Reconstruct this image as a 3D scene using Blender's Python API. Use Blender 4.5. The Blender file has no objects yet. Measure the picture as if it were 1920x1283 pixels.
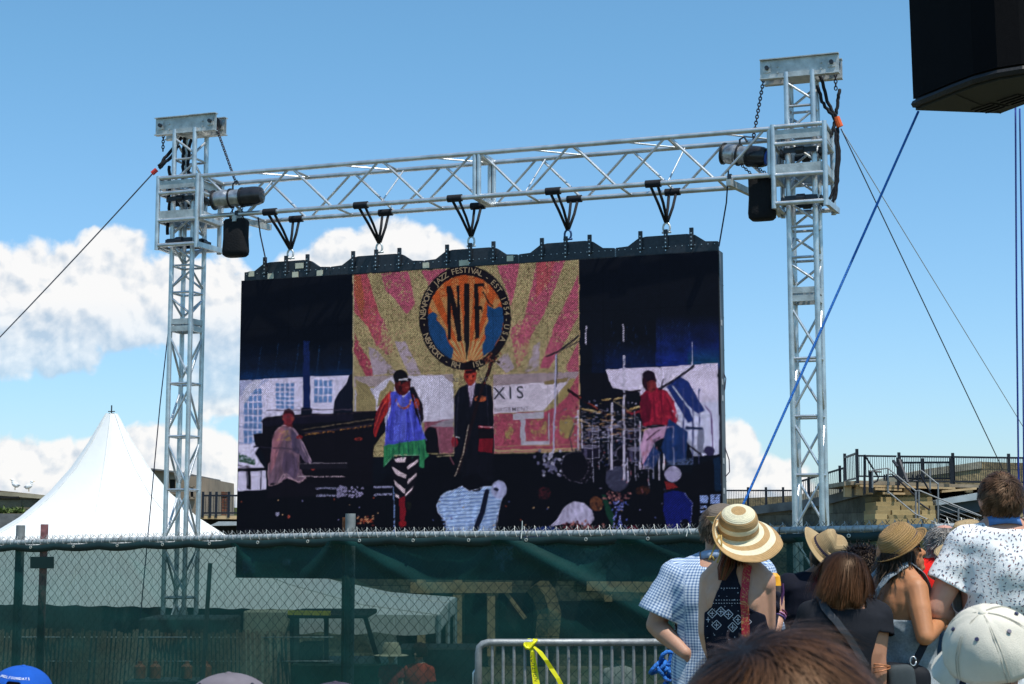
import bpy, bmesh, math, random
import numpy as np
from mathutils import Vector, Matrix, Quaternion, noise
random.seed(7); rng = np.random.default_rng(7)
scene = bpy.context.scene
COL = scene.collection
R = math.radians

# ------------------------------------------------------------------ camera
FPX = 3080.0; PITCH = math.atan((1010 - 641.5) / FPX); CAMZ = 1.62
cam_d = bpy.data.cameras.new('camera'); cam = bpy.data.objects.new('camera', cam_d); COL.objects.link(cam)
cam.location = (0, 0, CAMZ); cam.rotation_euler = (math.pi / 2 + PITCH, 0, 0)
cam_d.sensor_width = 36; cam_d.lens = FPX / 1920 * 36; cam_d.clip_end = 5000; cam_d.clip_start = 0.05
cam_d.dof.use_dof = True; cam_d.dof.focus_distance = 15; cam_d.dof.aperture_fstop = 20
scene.camera = cam
scene.view_settings.view_transform = 'Standard'; scene.view_settings.look = 'None'
scene.view_settings.exposure = 0.0; scene.view_settings.gamma = 1
scene.render.film_transparent = False
world_sampling = 512
scene.cycles.max_bounces = 6; scene.cycles.transparent_max_bounces = 24
scene.cycles.diffuse_bounces = 3; scene.cycles.glossy_bounces = 3

def W(px, py, Y):
    """world point at distance Y in front of the camera seen at photo pixel px, py (used for measuring only)"""
    a = (px - 960) / FPX; b = (641.5 - py) / FPX
    dy = math.cos(PITCH) - b * math.sin(PITCH); dz = math.sin(PITCH) + b * math.cos(PITCH)
    t = Y / dy
    return Vector((a * t, Y, CAMZ + dz * t))
def PROJ(P):
    """world points (n,3) -> photo pixels"""
    P = np.asarray(P, float); x = P[..., 0]; y = P[..., 1]; z = P[..., 2] - CAMZ
    f = y * math.cos(PITCH) + z * math.sin(PITCH); u = -y * math.sin(PITCH) + z * math.cos(PITCH)
    return 960 + FPX * x / f, 641.5 - FPX * u / f

# ------------------------------------------------------------------ sun + sky
SUN_EL = R(65); SUN_AZ = R(138)     # azimuth clockwise from +Y: behind the camera, to the right
sdir = Vector((math.sin(SUN_AZ) * math.cos(SUN_EL), math.cos(SUN_AZ) * math.cos(SUN_EL), math.sin(SUN_EL)))
sun_d = bpy.data.lights.new('sun', 'SUN'); sun_d.energy = 4.9; sun_d.angle = R(0.55); sun_d.color = (1, 0.96, 0.88)
sun = bpy.data.objects.new('sun', sun_d); COL.objects.link(sun)
sun.rotation_euler = sdir.to_track_quat('Z', 'Y').to_euler(); sun.location = (5, -5, 20)

world = bpy.data.worlds.new("World"); scene.world = world; world.use_nodes = True; world.cycles.sampling_method = 'MANUAL'; world.cycles.sample_map_resolution = world_sampling
nt = world.node_tree; nt.nodes.clear(); N = nt.nodes; L = nt.links
def nd(t, **kw):
    n = N.new(t)
    for k, v in kw.items(): setattr(n, k, v)
    return n
def mth(op, a, b=None, c=None, clamp=False):
    n = N.new('ShaderNodeMath'); n.operation = op; n.use_clamp = clamp
    for i, v in enumerate((a, b, c)):
        if v is None: continue
        if isinstance(v, (int, float)): n.inputs[i].default_value = v
        else: L.new(v, n.inputs[i])
    return n.outputs[0]
def mixc(f, a, b):
    n = N.new('ShaderNodeMix'); n.data_type = 'RGBA'
    for i, v in ((0, f), (6, a), (7, b)):
        if isinstance(v, (int, float)): n.inputs[i].default_value = v
        elif isinstance(v, tuple): n.inputs[i].default_value = (*v, 1)
        else: L.new(v, n.inputs[i])
    return n.outputs[2]
sky = nd('ShaderNodeTexSky', sky_type='NISHITA'); sky.sun_disc = False
sky.sun_elevation = SUN_EL; sky.sun_rotation = SUN_AZ; sky.air_density = 1.0; sky.dust_density = 0.6; sky.ozone_density = 2.2
tc = nd('ShaderNodeTexCoord'); sep = nd('ShaderNodeSeparateXYZ'); L.new(tc.outputs['Generated'], sep.inputs[0])
ymax = mth('MAXIMUM', sep.outputs[1], 0.08)
u = mth('DIVIDE', sep.outputs[0], ymax); v = mth('DIVIDE', sep.outputs[2], ymax)
cmb = nd('ShaderNodeCombineXYZ'); L.new(u, cmb.inputs[0]); L.new(v, cmb.inputs[1])
def wnoise(scale, detail, off=(0, 0, 0), rough=0.55, dist=0.0):
    a = nd('ShaderNodeVectorMath', operation='ADD'); L.new(cmb.outputs[0], a.inputs[0]); a.inputs[1].default_value = off
    n = nd('ShaderNodeTexNoise'); n.noise_dimensions = '2D'; n.inputs['Scale'].default_value = scale; n.inputs['Detail'].default_value = detail
    n.inputs['Roughness'].default_value = rough; n.inputs['Distortion'].default_value = dist
    L.new(a.outputs[0], n.inputs['Vector']); return n.outputs[0]
# cumulus banks: azimuth / elevation tangents of their centres, half sizes, strength
def az(px, py):
    p = W(px, py, 1.0); return p.x, (p.z - CAMZ)
CL = [(205, 475, 62, 52), (95, 560, 150, 95), (215, 560, 140, 90), (330, 570, 110, 85), (60, 640, 130, 60), (425, 590, 90, 125), (420, 690, 70, 90),
      (640, 485, 75, 50), (745, 465, 90, 50), (560, 530, 70, 60), (830, 480, 60, 40),
      (60, 880, 160, 62), (260, 850, 120, 50), (400, 880, 80, 70), (420, 950, 80, 60),
      (1375, 855, 45, 62), (1440, 905, 75, 48), (1370, 935, 60, 40), (1395, 830, 25, 30)]
def bank(lst):
    acc = None
    for (px, py, rx, ry) in lst:
        cx, cy = az(px, py)
        dx = mth('DIVIDE', mth('SUBTRACT', u, cx), rx / FPX); dy = mth('DIVIDE', mth('SUBTRACT', v, cy), ry / FPX)
        d = mth('SQRT', mth('ADD', mth('MULTIPLY', dx, dx), mth('MULTIPLY', dy, dy)))
        b = mth('SUBTRACT', 1.0, d)
        acc = b if acc is None else mth('SMOOTH_MAX', acc, b, 0.25)
    return mth('MULTIPLY', acc, 1.9)
bk = bank(CL)
def billow(off):
    n = wnoise(20, 8, (3.1 + off[0], 1.7 + off[1], 0), 0.58, 0.15)
    ad = nd('ShaderNodeVectorMath', operation='ADD'); L.new(cmb.outputs[0], ad.inputs[0]); ad.inputs[1].default_value = (off[0], off[1], 0)
    wv = nd('ShaderNodeVectorMath', operation='SCALE'); wn = nd('ShaderNodeTexNoise'); wn.noise_dimensions = '2D'; wn.inputs['Scale'].default_value = 60; L.new(ad.outputs[0], wn.inputs['Vector']); L.new(wn.outputs['Color'], wv.inputs[0]); wv.inputs['Scale'].default_value = .012
    a2 = nd('ShaderNodeVectorMath', operation='ADD'); L.new(ad.outputs[0], a2.inputs[0]); L.new(wv.outputs[0], a2.inputs[1]); acc = n
    for sc, w in ((38, .30), (85, .17), (190, .05)):
        vo = nd('ShaderNodeTexVoronoi'); vo.voronoi_dimensions = '2D'; vo.feature = 'SMOOTH_F1'; vo.inputs['Scale'].default_value = sc; vo.inputs['Smoothness'].default_value = .35; L.new(a2.outputs[0], vo.inputs['Vector'])
        acc = mth('ADD', acc, mth('MULTIPLY', mth('SUBTRACT', .45, vo.outputs['Distance']), w))
    return acc
n1 = billow((0, 0)); n2 = billow((.0035, .0055)); n3 = wnoise(9, 3, (8, 2, 0)); n4 = wnoise(60, 4, (1, 4, 0), 0.6)
dens = mth('ADD', mth('ADD', bk, 0.46), mth('MULTIPLY', mth('SUBTRACT', n1, 0.5), 2.4))
dens = mth('ADD', dens, mth('MULTIPLY', mth('SUBTRACT', n4, 0.5), 0.35))
alpha = nd('ShaderNodeMapRange', interpolation_type='SMOOTHSTEP'); L.new(dens, alpha.inputs[0]); alpha.inputs[1].default_value = 0.08; alpha.inputs[2].default_value = 0.68
# soft relief of the clouds: side turned to the sun brighter, bellies greyer
rel = mth('MULTIPLY', mth('SUBTRACT', n1, n2), 3.4)
# bellies: where the bank continues above, i.e. low inside the bank
def low(cy, h):
    _, e = az(960, cy)
    return mth('MULTIPLY', mth('SUBTRACT', e, v), FPX / h, clamp=True)
belly = mth('MULTIPLY', low(560, 140), mth('SUBTRACT', 1.0, low(735, 45)))
belly2 = mth('MULTIPLY', low(860, 90), 0.45)
shade = mth('ADD', mth('MULTIPLY', mth('ADD', belly, belly2), 0.75), mth('MULTIPLY', mth('SUBTRACT', n3, 0.5), 0.7))
lit = mth('SUBTRACT', mth('ADD', 0.92, rel), shade, clamp=True)
ccol = mixc(lit, (0.52, 0.62, 0.74), (0.98, 0.97, 0.96))
haze_f = mth('MULTIPLY', low(700, 500), 0.5)
skyc = nd('ShaderNodeVectorMath', operation='SCALE'); L.new(sky.outputs[0], skyc.inputs[0]); skyc.inputs['Scale'].default_value = 0.145
tint = nd('ShaderNodeVectorMath', operation='MULTIPLY'); L.new(skyc.outputs[0], tint.inputs[0]); tint.inputs[1].default_value = (0.72, 1.08, 1.15)
af = mth('MULTIPLY', alpha.outputs[0], mth('SUBTRACT', 0.97, mth('MULTIPLY', belly, 0.35)))
af = mth('MULTIPLY', af, mth('GREATER_THAN', sep.outputs[1], 0.1))
hz = mth('MULTIPLY', low(1010, 900), 1.0); hz = mth('SUBTRACT', 1.0, mth('MULTIPLY', mth('SUBTRACT', v, 0.0), 3.2), None, True)
tint2 = nd('ShaderNodeVectorMath', operation='MULTIPLY'); L.new(skyc.outputs[0], tint2.inputs[0]); tint2.inputs[1].default_value = (0.80, 0.95, 1.16)
skyf = mixc(hz, tint.outputs[0], tint2.outputs[0])
tot = mixc(af, skyf, ccol)
bg = nd('ShaderNodeBackground'); bg.inputs[1].default_value = 1.0; L.new(tot, bg.inputs[0])
wo = nd('ShaderNodeOutputWorld'); L.new(bg.outputs[0], wo.inputs[0])

# ------------------------------------------------------------------ helpers
def srgb(r, g, b):
    f = lambda c: (c / 255 / 12.92) if c / 255 <= 0.04045 else ((c / 255 + 0.055) / 1.055) ** 2.4
    return (f(r), f(g), f(b))
MATS = {}
def mat(name, col, rough=0.6, metal=0.0, vary=0.12, scale=8.0, bump=0.0, bscale=40.0, spec=0.4, sub=0.0, stretch=None):
    """principled material with procedural mottling and bump"""
    if name in MATS: return MATS[name]
    m = bpy.data.materials.new(name); m.use_nodes = True; t = m.node_tree; b = t.nodes['Principled BSDF']
    b.inputs['Roughness'].default_value = rough; b.inputs['Metallic'].default_value = metal
    b.inputs['Specular IOR Level'].default_value = spec
    if sub: b.inputs['Subsurface Weight'].default_value = sub; b.inputs['Subsurface Radius'].default_value = (0.02, 0.008, 0.004); b.inputs['Subsurface Scale'].default_value = 0.6
    co = t.nodes.new('ShaderNodeTexCoord'); mp = t.nodes.new('ShaderNodeMapping')
    if stretch: mp.inputs['Scale'].default_value = stretch
    t.links.new(co.outputs['Object'], mp.inputs[0])
    n = t.nodes.new('ShaderNodeTexNoise'); n.inputs['Scale'].default_value = scale; n.inputs['Detail'].default_value = 6
    t.links.new(mp.outputs[0], n.inputs['Vector'])
    r = t.nodes.new('ShaderNodeValToRGB'); r.color_ramp.elements[0].position = 0.3; r.color_ramp.elements[1].position = 0.7
    r.color_ramp.elements[0].color = (*[c * (1 - vary) for c in col], 1); r.color_ramp.elements[1].color = (*[min(1, c * (1 + vary)) for c in col], 1)
    t.links.new(n.outputs[0], r.inputs[0]); t.links.new(r.outputs[0], b.inputs['Base Color'])
    if bump:
        n2 = t.nodes.new('ShaderNodeTexNoise'); n2.inputs['Scale'].default_value = bscale; n2.inputs['Detail'].default_value = 5
        t.links.new(mp.outputs[0], n2.inputs['Vector'])
        bp = t.nodes.new('ShaderNodeBump'); bp.inputs['Strength'].default_value = bump; bp.inputs['Distance'].default_value = 0.02
        t.links.new(n2.outputs[0], bp.inputs['Height']); t.links.new(bp.outputs[0], b.inputs['Normal'])
    MATS[name] = m; return m
def matc(name, rough=0.6, spec=0.3, bump=0.0, bscale=200, sub=0.0, mul=1.0):
    """principled material that takes its colour from the mesh colour attribute 'Col' (the thing's own pattern)"""
    if name in MATS: return MATS[name]
    m = bpy.data.materials.new(name); m.use_nodes = True; t = m.node_tree; b = t.nodes['Principled BSDF']
    b.inputs['Roughness'].default_value = rough; b.inputs['Specular IOR Level'].default_value = spec
    if sub: b.inputs['Subsurface Weight'].default_value = sub; b.inputs['Subsurface Radius'].default_value = (0.02, 0.008, 0.004)
    a = t.nodes.new('ShaderNodeAttribute'); a.attribute_name = 'Col'
    co = t.nodes.new('ShaderNodeTexCoord'); n = t.nodes.new('ShaderNodeTexNoise'); n.inputs['Scale'].default_value = bscale; n.inputs['Detail'].default_value = 4
    t.links.new(co.outputs['Object'], n.inputs['Vector'])
    mx = t.nodes.new('ShaderNodeMix'); mx.data_type = 'RGBA'; mx.blend_type = 'MULTIPLY'; mx.inputs[0].default_value = 0.25
    t.links.new(a.outputs['Color'], mx.inputs[6]); t.links.new(n.outputs[0], mx.inputs[7]); t.links.new(mx.outputs[2], b.inputs['Base Color'])
    if bump:
        bp = t.nodes.new('ShaderNodeBump'); bp.inputs['Strength'].default_value = bump; bp.inputs['Distance'].default_value = 0.01
        t.links.new(n.outputs[0], bp.inputs['Height']); t.links.new(bp.outputs[0], b.inputs['Normal'])
    MATS[name] = m; return m

def tag(o, label=None, cat=None, group=None, kind=None):
    if label: o['label'] = label
    if cat: o['category'] = cat
    if group: o['group'] = group
    if kind: o['kind'] = kind
    return o
def thing(name, loc, label, cat, group=None):
    o = bpy.data.objects.new(name, None); COL.objects.link(o); o.location = loc; o.empty_display_size = 0.2
    o['_l'] = 1; del o['_l']
    return tag(o, label, cat, group)
def setparent(o, p):
    o.parent = p
    q = p; T = Vector((0, 0, 0))
    while q is not None and q.type == 'EMPTY' and q.parent is None:
        T = Vector(q.location); break
    if p.type == 'EMPTY': o.matrix_parent_inverse = Matrix.Translation(-T)
def link(name, me, m, parent=None):
    o = bpy.data.objects.new(name, me); COL.objects.link(o)
    if m is not None:
        for mm in (m if isinstance(m, (list, tuple)) else [m]): me.materials.append(mm)
    if parent is not None: setparent(o, parent)
    return o
def frame_of(d):
    d = d.normalized(); a = Vector((0, 0, 1)) if abs(d.z) < 0.9 else Vector((1, 0, 0))
    x = d.cross(a).normalized(); y = d.cross(x).normalized(); return x, y
class MB:
    """mesh collector"""
    def __init__(s): s.v = []; s.f = []; s.c = []; s.cur = None; s.mi = []; s.m = 0
    def add(s, vs, fs):
        k = len(s.v); s.v += [tuple(p) for p in vs]; s.f += [tuple(i + k for i in f) for f in fs]
        s.c += [s.cur] * len(fs); s.mi += [s.m] * len(fs)
    def tube(s, a, b, r, n=8, r2=None, cap=True):
        a = Vector(a); b = Vector(b); 
        if (b - a).length < 1e-6: return
        x, y = frame_of(b - a); r2 = r if r2 is None else r2
        vs = []
        for p, q in ((a, r), (b, r2)):
            for i in range(n):
                t = 2 * math.pi * i / n; vs.append(p + x * (q * math.cos(t)) + y * (q * math.sin(t)))
        fs = [(i, (i + 1) % n, n + (i + 1) % n, n + i) for i in range(n)]
        if cap: fs += [tuple(range(n))[::-1], tuple(range(n, 2 * n))]
        s.add(vs, fs)
    def path(s, pts, r, n=6, rf=None, cap=True):
        pts = [Vector(p) for p in pts]; m = len(pts); vs = []
        px = None
        for i, p in enumerate(pts):
            d = (pts[min(i + 1, m - 1)] - pts[max(i - 1, 0)]).normalized()
            if px is None: x, y = frame_of(d)
            else:
                x = (px - d * px.dot(d)).normalized(); y = d.cross(x).normalized()
            px = x; rr = r if rf is None else r * rf(i / (m - 1))
            for k in range(n):
                t = 2 * math.pi * k / n; vs.append(p + x * (rr * math.cos(t)) + y * (rr * math.sin(t)))
        fs = []
        for i in range(m - 1):
            for k in range(n): fs.append((i * n + k, i * n + (k + 1) % n, (i + 1) * n + (k + 1) % n, (i + 1) * n + k))
        if cap: fs += [tuple(range(n))[::-1], tuple(range((m - 1) * n, m * n))]
        s.add(vs, fs)
    def box(s, c, size, ux=(1, 0, 0), uy=None, uz=(0, 0, 1)):
        c = Vector(c); ux = Vector(ux).normalized(); uz = Vector(uz).normalized(); uy = uz.cross(ux).normalized() if uy is None else Vector(uy)
        a, b, d = [k / 2 for k in size]
        vs = [c + ux * (i * a) + uy * (j * b) + uz * (k * d) for k in (-1, 1) for j in (-1, 1) for i in (-1, 1)]
        s.add(vs, [(0, 2, 3, 1), (4, 5, 7, 6), (0, 1, 5, 4), (2, 6, 7, 3), (0, 4, 6, 2), (1, 3, 7, 5)])
    def bar(s, a, b, w, h, up=(0, 0, 1)):
        a = Vector(a); b = Vector(b); d = (b - a); l = d.length; d.normalize(); up = Vector(up)
        if abs(d.dot(up)) > 0.99: up = Vector((0, 1, 0))
        sd = d.cross(up).normalized(); up = sd.cross(d).normalized()
        s.box((a + b) / 2, (l, w, h), d, -sd, up)
    def prism(s, pts, off):
        """closed polygon pts extruded by vector off"""
        n = len(pts); off = Vector(off); vs = [Vector(p) for p in pts] + [Vector(p) + off for p in pts]
        s.add(vs, [tuple(range(n))[::-1], tuple(range(n, 2 * n))] + [(i, (i + 1) % n, n + (i + 1) % n, n + i) for i in range(n)])
    def loft(s, rings, cap=True, close=True):
        n = len(rings[0]); vs = [p for r in rings for p in r]; fs = []
        for i in range(len(rings) - 1):
            for k in range(n if close else n - 1): fs.append((i * n + k, i * n + (k + 1) % n, (i + 1) * n + (k + 1) % n, (i + 1) * n + k))
        if cap: fs += [tuple(range(n))[::-1], tuple(range((len(rings) - 1) * n, len(rings) * n))]
        s.add(vs, fs)
    def ell(s, c, r, M=None, nu=14, nv=10):
        c = Vector(c); rings = []
        for i in range(1, nv):
            a = math.pi * i / nv; ring = []
            for k in range(nu):
                t = 2 * math.pi * k / nu; p = Vector((r[0] * math.sin(a) * math.cos(t), r[1] * math.sin(a) * math.sin(t), r[2] * math.cos(a)))
                if M is not None: p = M @ p
                ring.append(c + p)
            rings.append(ring)
        s.loft(rings)
    def build(s, name, m, parent=None, smooth=False, bevel=0.0, recalc=True):
        me = bpy.data.meshes.new(name); me.from_pydata(s.v, [], s.f)
        if any(c is not None for c in s.c):
            at = me.color_attributes.new('Col', 'FLOAT_COLOR', 'CORNER'); buf = []
            for f, c in zip(s.f, s.c): buf += list((*(c or (0.5, 0.5, 0.5)), 1.0)) * len(f)
            at.data.foreach_set('color', buf)
        if any(s.mi): me.polygons.foreach_set('material_index', s.mi)
        if recalc:
            bm = bmesh.new(); bm.from_mesh(me); bmesh.ops.recalc_face_normals(bm, faces=bm.faces); bm.to_mesh(me); bm.free()
        if smooth:
            me.polygons.foreach_set('use_smooth', [True] * len(me.polygons))
            if smooth != 'all': me.set_sharp_from_angle(angle=R(40))
        me.update(); o = link(name, me, m, parent)
        if bevel:
            b = o.modifiers.new('bevel', 'BEVEL'); b.width = bevel; b.segments = 2; b.limit_method = 'ANGLE'
        return o
def copy_tree(o, parent=None, off=Vector((0, 0, 0))):
    c = o.copy(); COL.objects.link(c)
    if parent is not None: c.parent = parent
    else: c.location = Vector(o.location) + off
    for ch in list(o.children): copy_tree(ch, c)
    return c
def chain_mb(mb, pts, link_len=0.034, r=0.005):
    """chain of oval links along a polyline"""
    P = [Vector(p) for p in pts]; k = 0
    for a, b in zip(P[:-1], P[1:]):
        d = b - a; n = max(1, int(d.length / (link_len * 0.8))); dn = d.normalized(); x, y = frame_of(dn)
        for i in range(n):
            c = a + d * ((i + .5) / n); s_ = x if k % 2 else y; k += 1
            ring = [c + dn * (math.cos(t) * link_len * .55) + s_ * (math.sin(t) * link_len * .36) for t in [2 * math.pi * j / 8 for j in range(8)]]
            ring.append(ring[0]); mb.path(ring, r, 4, cap=False)

M_alu = mat('aluminium', (0.56, 0.58, 0.60), 0.40, 0.8, 0.22, 7, 0.12, 60)
M_aluplate = mat('aluminium_plate', (0.48, 0.49, 0.48), 0.5, 0.55, 0.25, 9, 0.15, 40)
M_galv = mat('galvanised', (0.58, 0.60, 0.60), 0.42, 0.35, 0.22, 24, 0.15, 80)
M_black = mat('black_plastic', (0.008, 0.008, 0.010), 0.55, 0, 0.3, 20, 0.2, 90)
M_web = mat('black_webbing', (0.006, 0.007, 0.012), 0.8, 0, 0.3, 30, 0.4, 120)
M_steel = mat('dark_steel', (0.035, 0.04, 0.05), 0.45, 0.5, 0.2, 30)
M_chain = mat('rusty_chain', (0.06, 0.045, 0.05), 0.5, 0.6, 0.4, 30)
M_iron = mat('black_iron', (0.010, 0.012, 0.02), 0.5, 0.2, 0.2, 20)
M_wood = mat('weathered_wood', (0.33, 0.25, 0.16), 0.8, 0, 0.3, 14, 0.2, 50, stretch=(1, 1, 6))
M_tape = mat('pale_tape', (0.55, 0.53, 0.42), 0.7, 0, 0.1, 20)
# ------------------------------------------------------------------ ground
def gz(x, y):
    t = min(1, max(0, (y - 12.5) / 10)); t = t * t * (3 - 2 * t); return -1.6 * t
def make_ground():
    xs = sorted(set([-900, -300, -120, -60] + [i * 2.5 - 30 for i in range(25)] + [60, 120, 300, 900]))
    ys = sorted(set([-60, -20, -8] + [i * 1.0 - 4 for i in range(34)] + [35, 40, 50, 70, 100, 160, 400, 1500, 4000]))
    vs = [(x, y, gz(x, y) + (0.03 * noise.noise(Vector((x * .4, y * .4, 0))) if y < 60 else 0)) for y in ys for x in xs]
    n = len(xs); fs = [(j * n + i, j * n + i + 1, (j + 1) * n + i + 1, (j + 1) * n + i) for j in range(len(ys) - 1) for i in range(n - 1)]
    me = bpy.data.meshes.new('ground'); me.from_pydata(vs, [], fs); me.polygons.foreach_set('use_smooth', [True] * len(fs))
    m = bpy.data.materials.new('grass_ground'); m.use_nodes = True; t = m.node_tree; b = t.nodes['Principled BSDF']; b.inputs['Roughness'].default_value = 0.95
    co = t.nodes.new('ShaderNodeTexCoord')
    n1 = t.nodes.new('ShaderNodeTexNoise'); n1.inputs['Scale'].default_value = 0.35; n1.inputs['Detail'].default_value = 8
    n2 = t.nodes.new('ShaderNodeTexNoise'); n2.inputs['Scale'].default_value = 30; n2.inputs['Detail'].default_value = 6
    t.links.new(co.outputs['Object'], n1.inputs['Vector']); t.links.new(co.outputs['Object'], n2.inputs['Vector'])
    r = t.nodes.new('ShaderNodeValToRGB'); r.color_ramp.elements[0].color = (0.045, 0.07, 0.02, 1); r.color_ramp.elements[1].color = (0.20, 0.17, 0.11, 1)
    r.color_ramp.elements[0].position = 0.4; r.color_ramp.elements[1].position = 0.62
    mm = t.nodes.new('ShaderNodeMath'); mm.operation = 'MULTIPLY_ADD'; mm.inputs[1].default_value = 0.4
    t.links.new(n2.outputs[0], mm.inputs[0]); 
    m2 = t.nodes.new('ShaderNodeMath'); m2.operation = 'MULTIPLY'; m2.inputs[1].default_value = 0.6; t.links.new(n1.outputs[0], m2.inputs[0]); t.links.new(m2.outputs[0], mm.inputs[2])
    t.links.new(mm.outputs[0], r.inputs[0]); t.links.new(r.outputs[0], b.inputs['Base Color'])
    bp = t.nodes.new('ShaderNodeBump'); bp.inputs['Distance'].default_value = 0.04; t.links.new(n2.outputs[0], bp.inputs['Height']); t.links.new(bp.outputs[0], b.inputs['Normal'])
    o = link('ground', me, m); tag(o, kind='structure')
make_ground()

# ------------------------------------------------------------------ stone material for the fort
def stone(name, col, rough=0.9, sx=1.0, contrast=0.35, mortar=(0.10, 0.085, 0.06), bw=0.9, bh=0.42):
    if name in MATS: return MATS[name]
    m = bpy.data.materials.new(name); m.use_nodes = True; t = m.node_tree; b = t.nodes['Principled BSDF']; b.inputs['Roughness'].default_value = rough
    ge = t.nodes.new('ShaderNodeNewGeometry'); se = t.nodes.new('ShaderNodeSeparateXYZ'); t.links.new(ge.outputs['Position'], se.inputs[0])
    ad = t.nodes.new('ShaderNodeMath'); ad.operation = 'MULTIPLY_ADD'; ad.inputs[1].default_value = -0.6; t.links.new(se.outputs[1], ad.inputs[0]); t.links.new(se.outputs[0], ad.inputs[2])
    cb = t.nodes.new('ShaderNodeCombineXYZ'); t.links.new(ad.outputs[0], cb.inputs[0]); t.links.new(se.outputs[2], cb.inputs[1])
    br = t.nodes.new('ShaderNodeTexBrick'); br.inputs['Scale'].default_value = 1.0; br.inputs['Brick Width'].default_value = bw; br.inputs['Row Height'].default_value = bh
    br.inputs['Mortar Size'].default_value = 0.012; br.inputs['Mortar Smooth'].default_value = 0.3; br.inputs['Bias'].default_value = -0.1
    br.inputs['Color1'].default_value = (*[c * (1 - contrast) for c in col], 1); br.inputs['Color2'].default_value = (*[min(1, c * (1 + contrast)) for c in col], 1); br.inputs['Mortar'].default_value = (*mortar, 1)
    t.links.new(cb.outputs[0], br.inputs['Vector'])
    n = t.nodes.new('ShaderNodeTexNoise'); n.inputs['Scale'].default_value = 1.6; n.inputs['Detail'].default_value = 9; n.inputs['Roughness'].default_value = 0.65; t.links.new(ge.outputs['Position'], n.inputs['Vector'])
    r = t.nodes.new('ShaderNodeValToRGB'); r.color_ramp.elements[0].position = 0.32; r.color_ramp.elements[0].color = (0.42, 0.41, 0.42, 1); r.color_ramp.elements[1].position = 0.66; r.color_ramp.elements[1].color = (1.1, 1.1, 1.08, 1)
    t.links.new(n.outputs[0], r.inputs[0])
    mx = t.nodes.new('ShaderNodeMix'); mx.data_type = 'RGBA'; mx.blend_type = 'MULTIPLY'; mx.inputs[0].default_value = 1; t.links.new(br.outputs[0], mx.inputs[6]); t.links.new(r.outputs[0], mx.inputs[7]); t.links.new(mx.outputs[2], b.inputs['Base Color'])
    n2 = t.nodes.new('ShaderNodeTexNoise'); n2.inputs['Scale'].default_value = 7; n2.inputs['Detail'].default_value = 8; t.links.new(ge.outputs['Position'], n2.inputs['Vector'])
    bp = t.nodes.new('ShaderNodeBump'); bp.inputs['Distance'].default_value = 0.08; bp.inputs['Strength'].default_value = 0.6
    sm = t.nodes.new('ShaderNodeMath'); sm.operation = 'MULTIPLY_ADD'; sm.inputs[1].default_value = -0.6; t.links.new(br.outputs['Fac'], sm.inputs[0]); t.links.new(n2.outputs[0], sm.inputs[2])
    t.links.new(sm.outputs[0], bp.inputs['Height']); t.links.new(bp.outputs[0], b.inputs['Normal'])
    MATS[name] = m; return m
M_st_tan = stone('tan_granite', (0.36, 0.27, 0.14))
M_st_grey = stone('grey_slate_block', (0.17, 0.16, 0.125), bw=1.0, bh=0.45)
M_st_left = stone('brown_ashlar', (0.25, 0.20, 0.13), bw=1.3, bh=0.4)
M_cap = mat('weathered_coping', (0.13, 0.13, 0.13), 0.9, 0, 0.4, 2, 0.5, 10)
M_shadow = mat('opening_shade', (0.012, 0.012, 0.012), 0.95)  # near-black colour stands in for the shade in openings and recesses
M_plaster = mat('tan_render', (0.23, 0.18, 0.13), 0.9, 0, 0.2, 2, 0.3, 12)
M_brick = stone('red_brick', (0.22, 0.07, 0.04), bw=0.22, bh=0.075, contrast=0.3)
M_lumber = mat('new_lumber', (0.50, 0.34, 0.18), 0.8, 0, 0.2, 6, 0.1, 40)

def slab(name, pts_px, Y0, Y1, m, parent=None, lab=None, cat=None, dz=0.0, group=None, parts=None):
    """solid block whose front outline is measured from the photograph at distance Y0 and which is Y1-Y0 deep"""
    mb = MB(); front = [W(x, y, Y0 + (0 if len(p) < 1 else p[0])) for x, y, *p in pts_px]
    mb.prism(front, (0, Y1 - Y0, 0)); o = mb.build(name, m, parent)
    if lab: tag(o, lab, cat, group)
    return o
# far parapets (own distances, full thickness)
P = thing('stone_parapet', W(1700, 1000, 52), 'long tan stone rampart wall behind the iron railing at right, highest at the far right', 'stone wall')
def down(poly, zbase, Y):
    """outline from the crest line down to a base height"""
    a = [W(x, y, Y) for x, y in poly]; b = [Vector((a[-1].x, Y, zbase)), Vector((a[0].x, Y, zbase))]; return a + b
mb = MB(); mb.prism(down([(1348, 936), (1420, 933), (1500, 929), (1560, 916), (1640, 902), (1700, 889), (1747, 879), (1800, 872), (1841, 866), (1900, 868), (2100, 870)], -1.6, 52), (0, 3, 0)); mb.build('wall', M_st_tan, P)
mb = MB()
for a, b in zip([(1500, 928), (1560, 915), (1640, 901), (1700, 888), (1747, 878), (1800, 871)], [(1560, 915), (1640, 901), (1700, 888), (1747, 878), (1800, 871), (1841, 865)]):
    p = W(*a, 51.95); q = W(*b, 51.95); mb.prism([p, q, q - Vector((0, 0, .22)), p - Vector((0, 0, .22))], (0, 2.2, 0))
mb.build('coping', mat('lichen_coping', (0.28, 0.25, 0.19), 0.9, 0, 0.4, 1.5, 0.5, 8), P)

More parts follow.
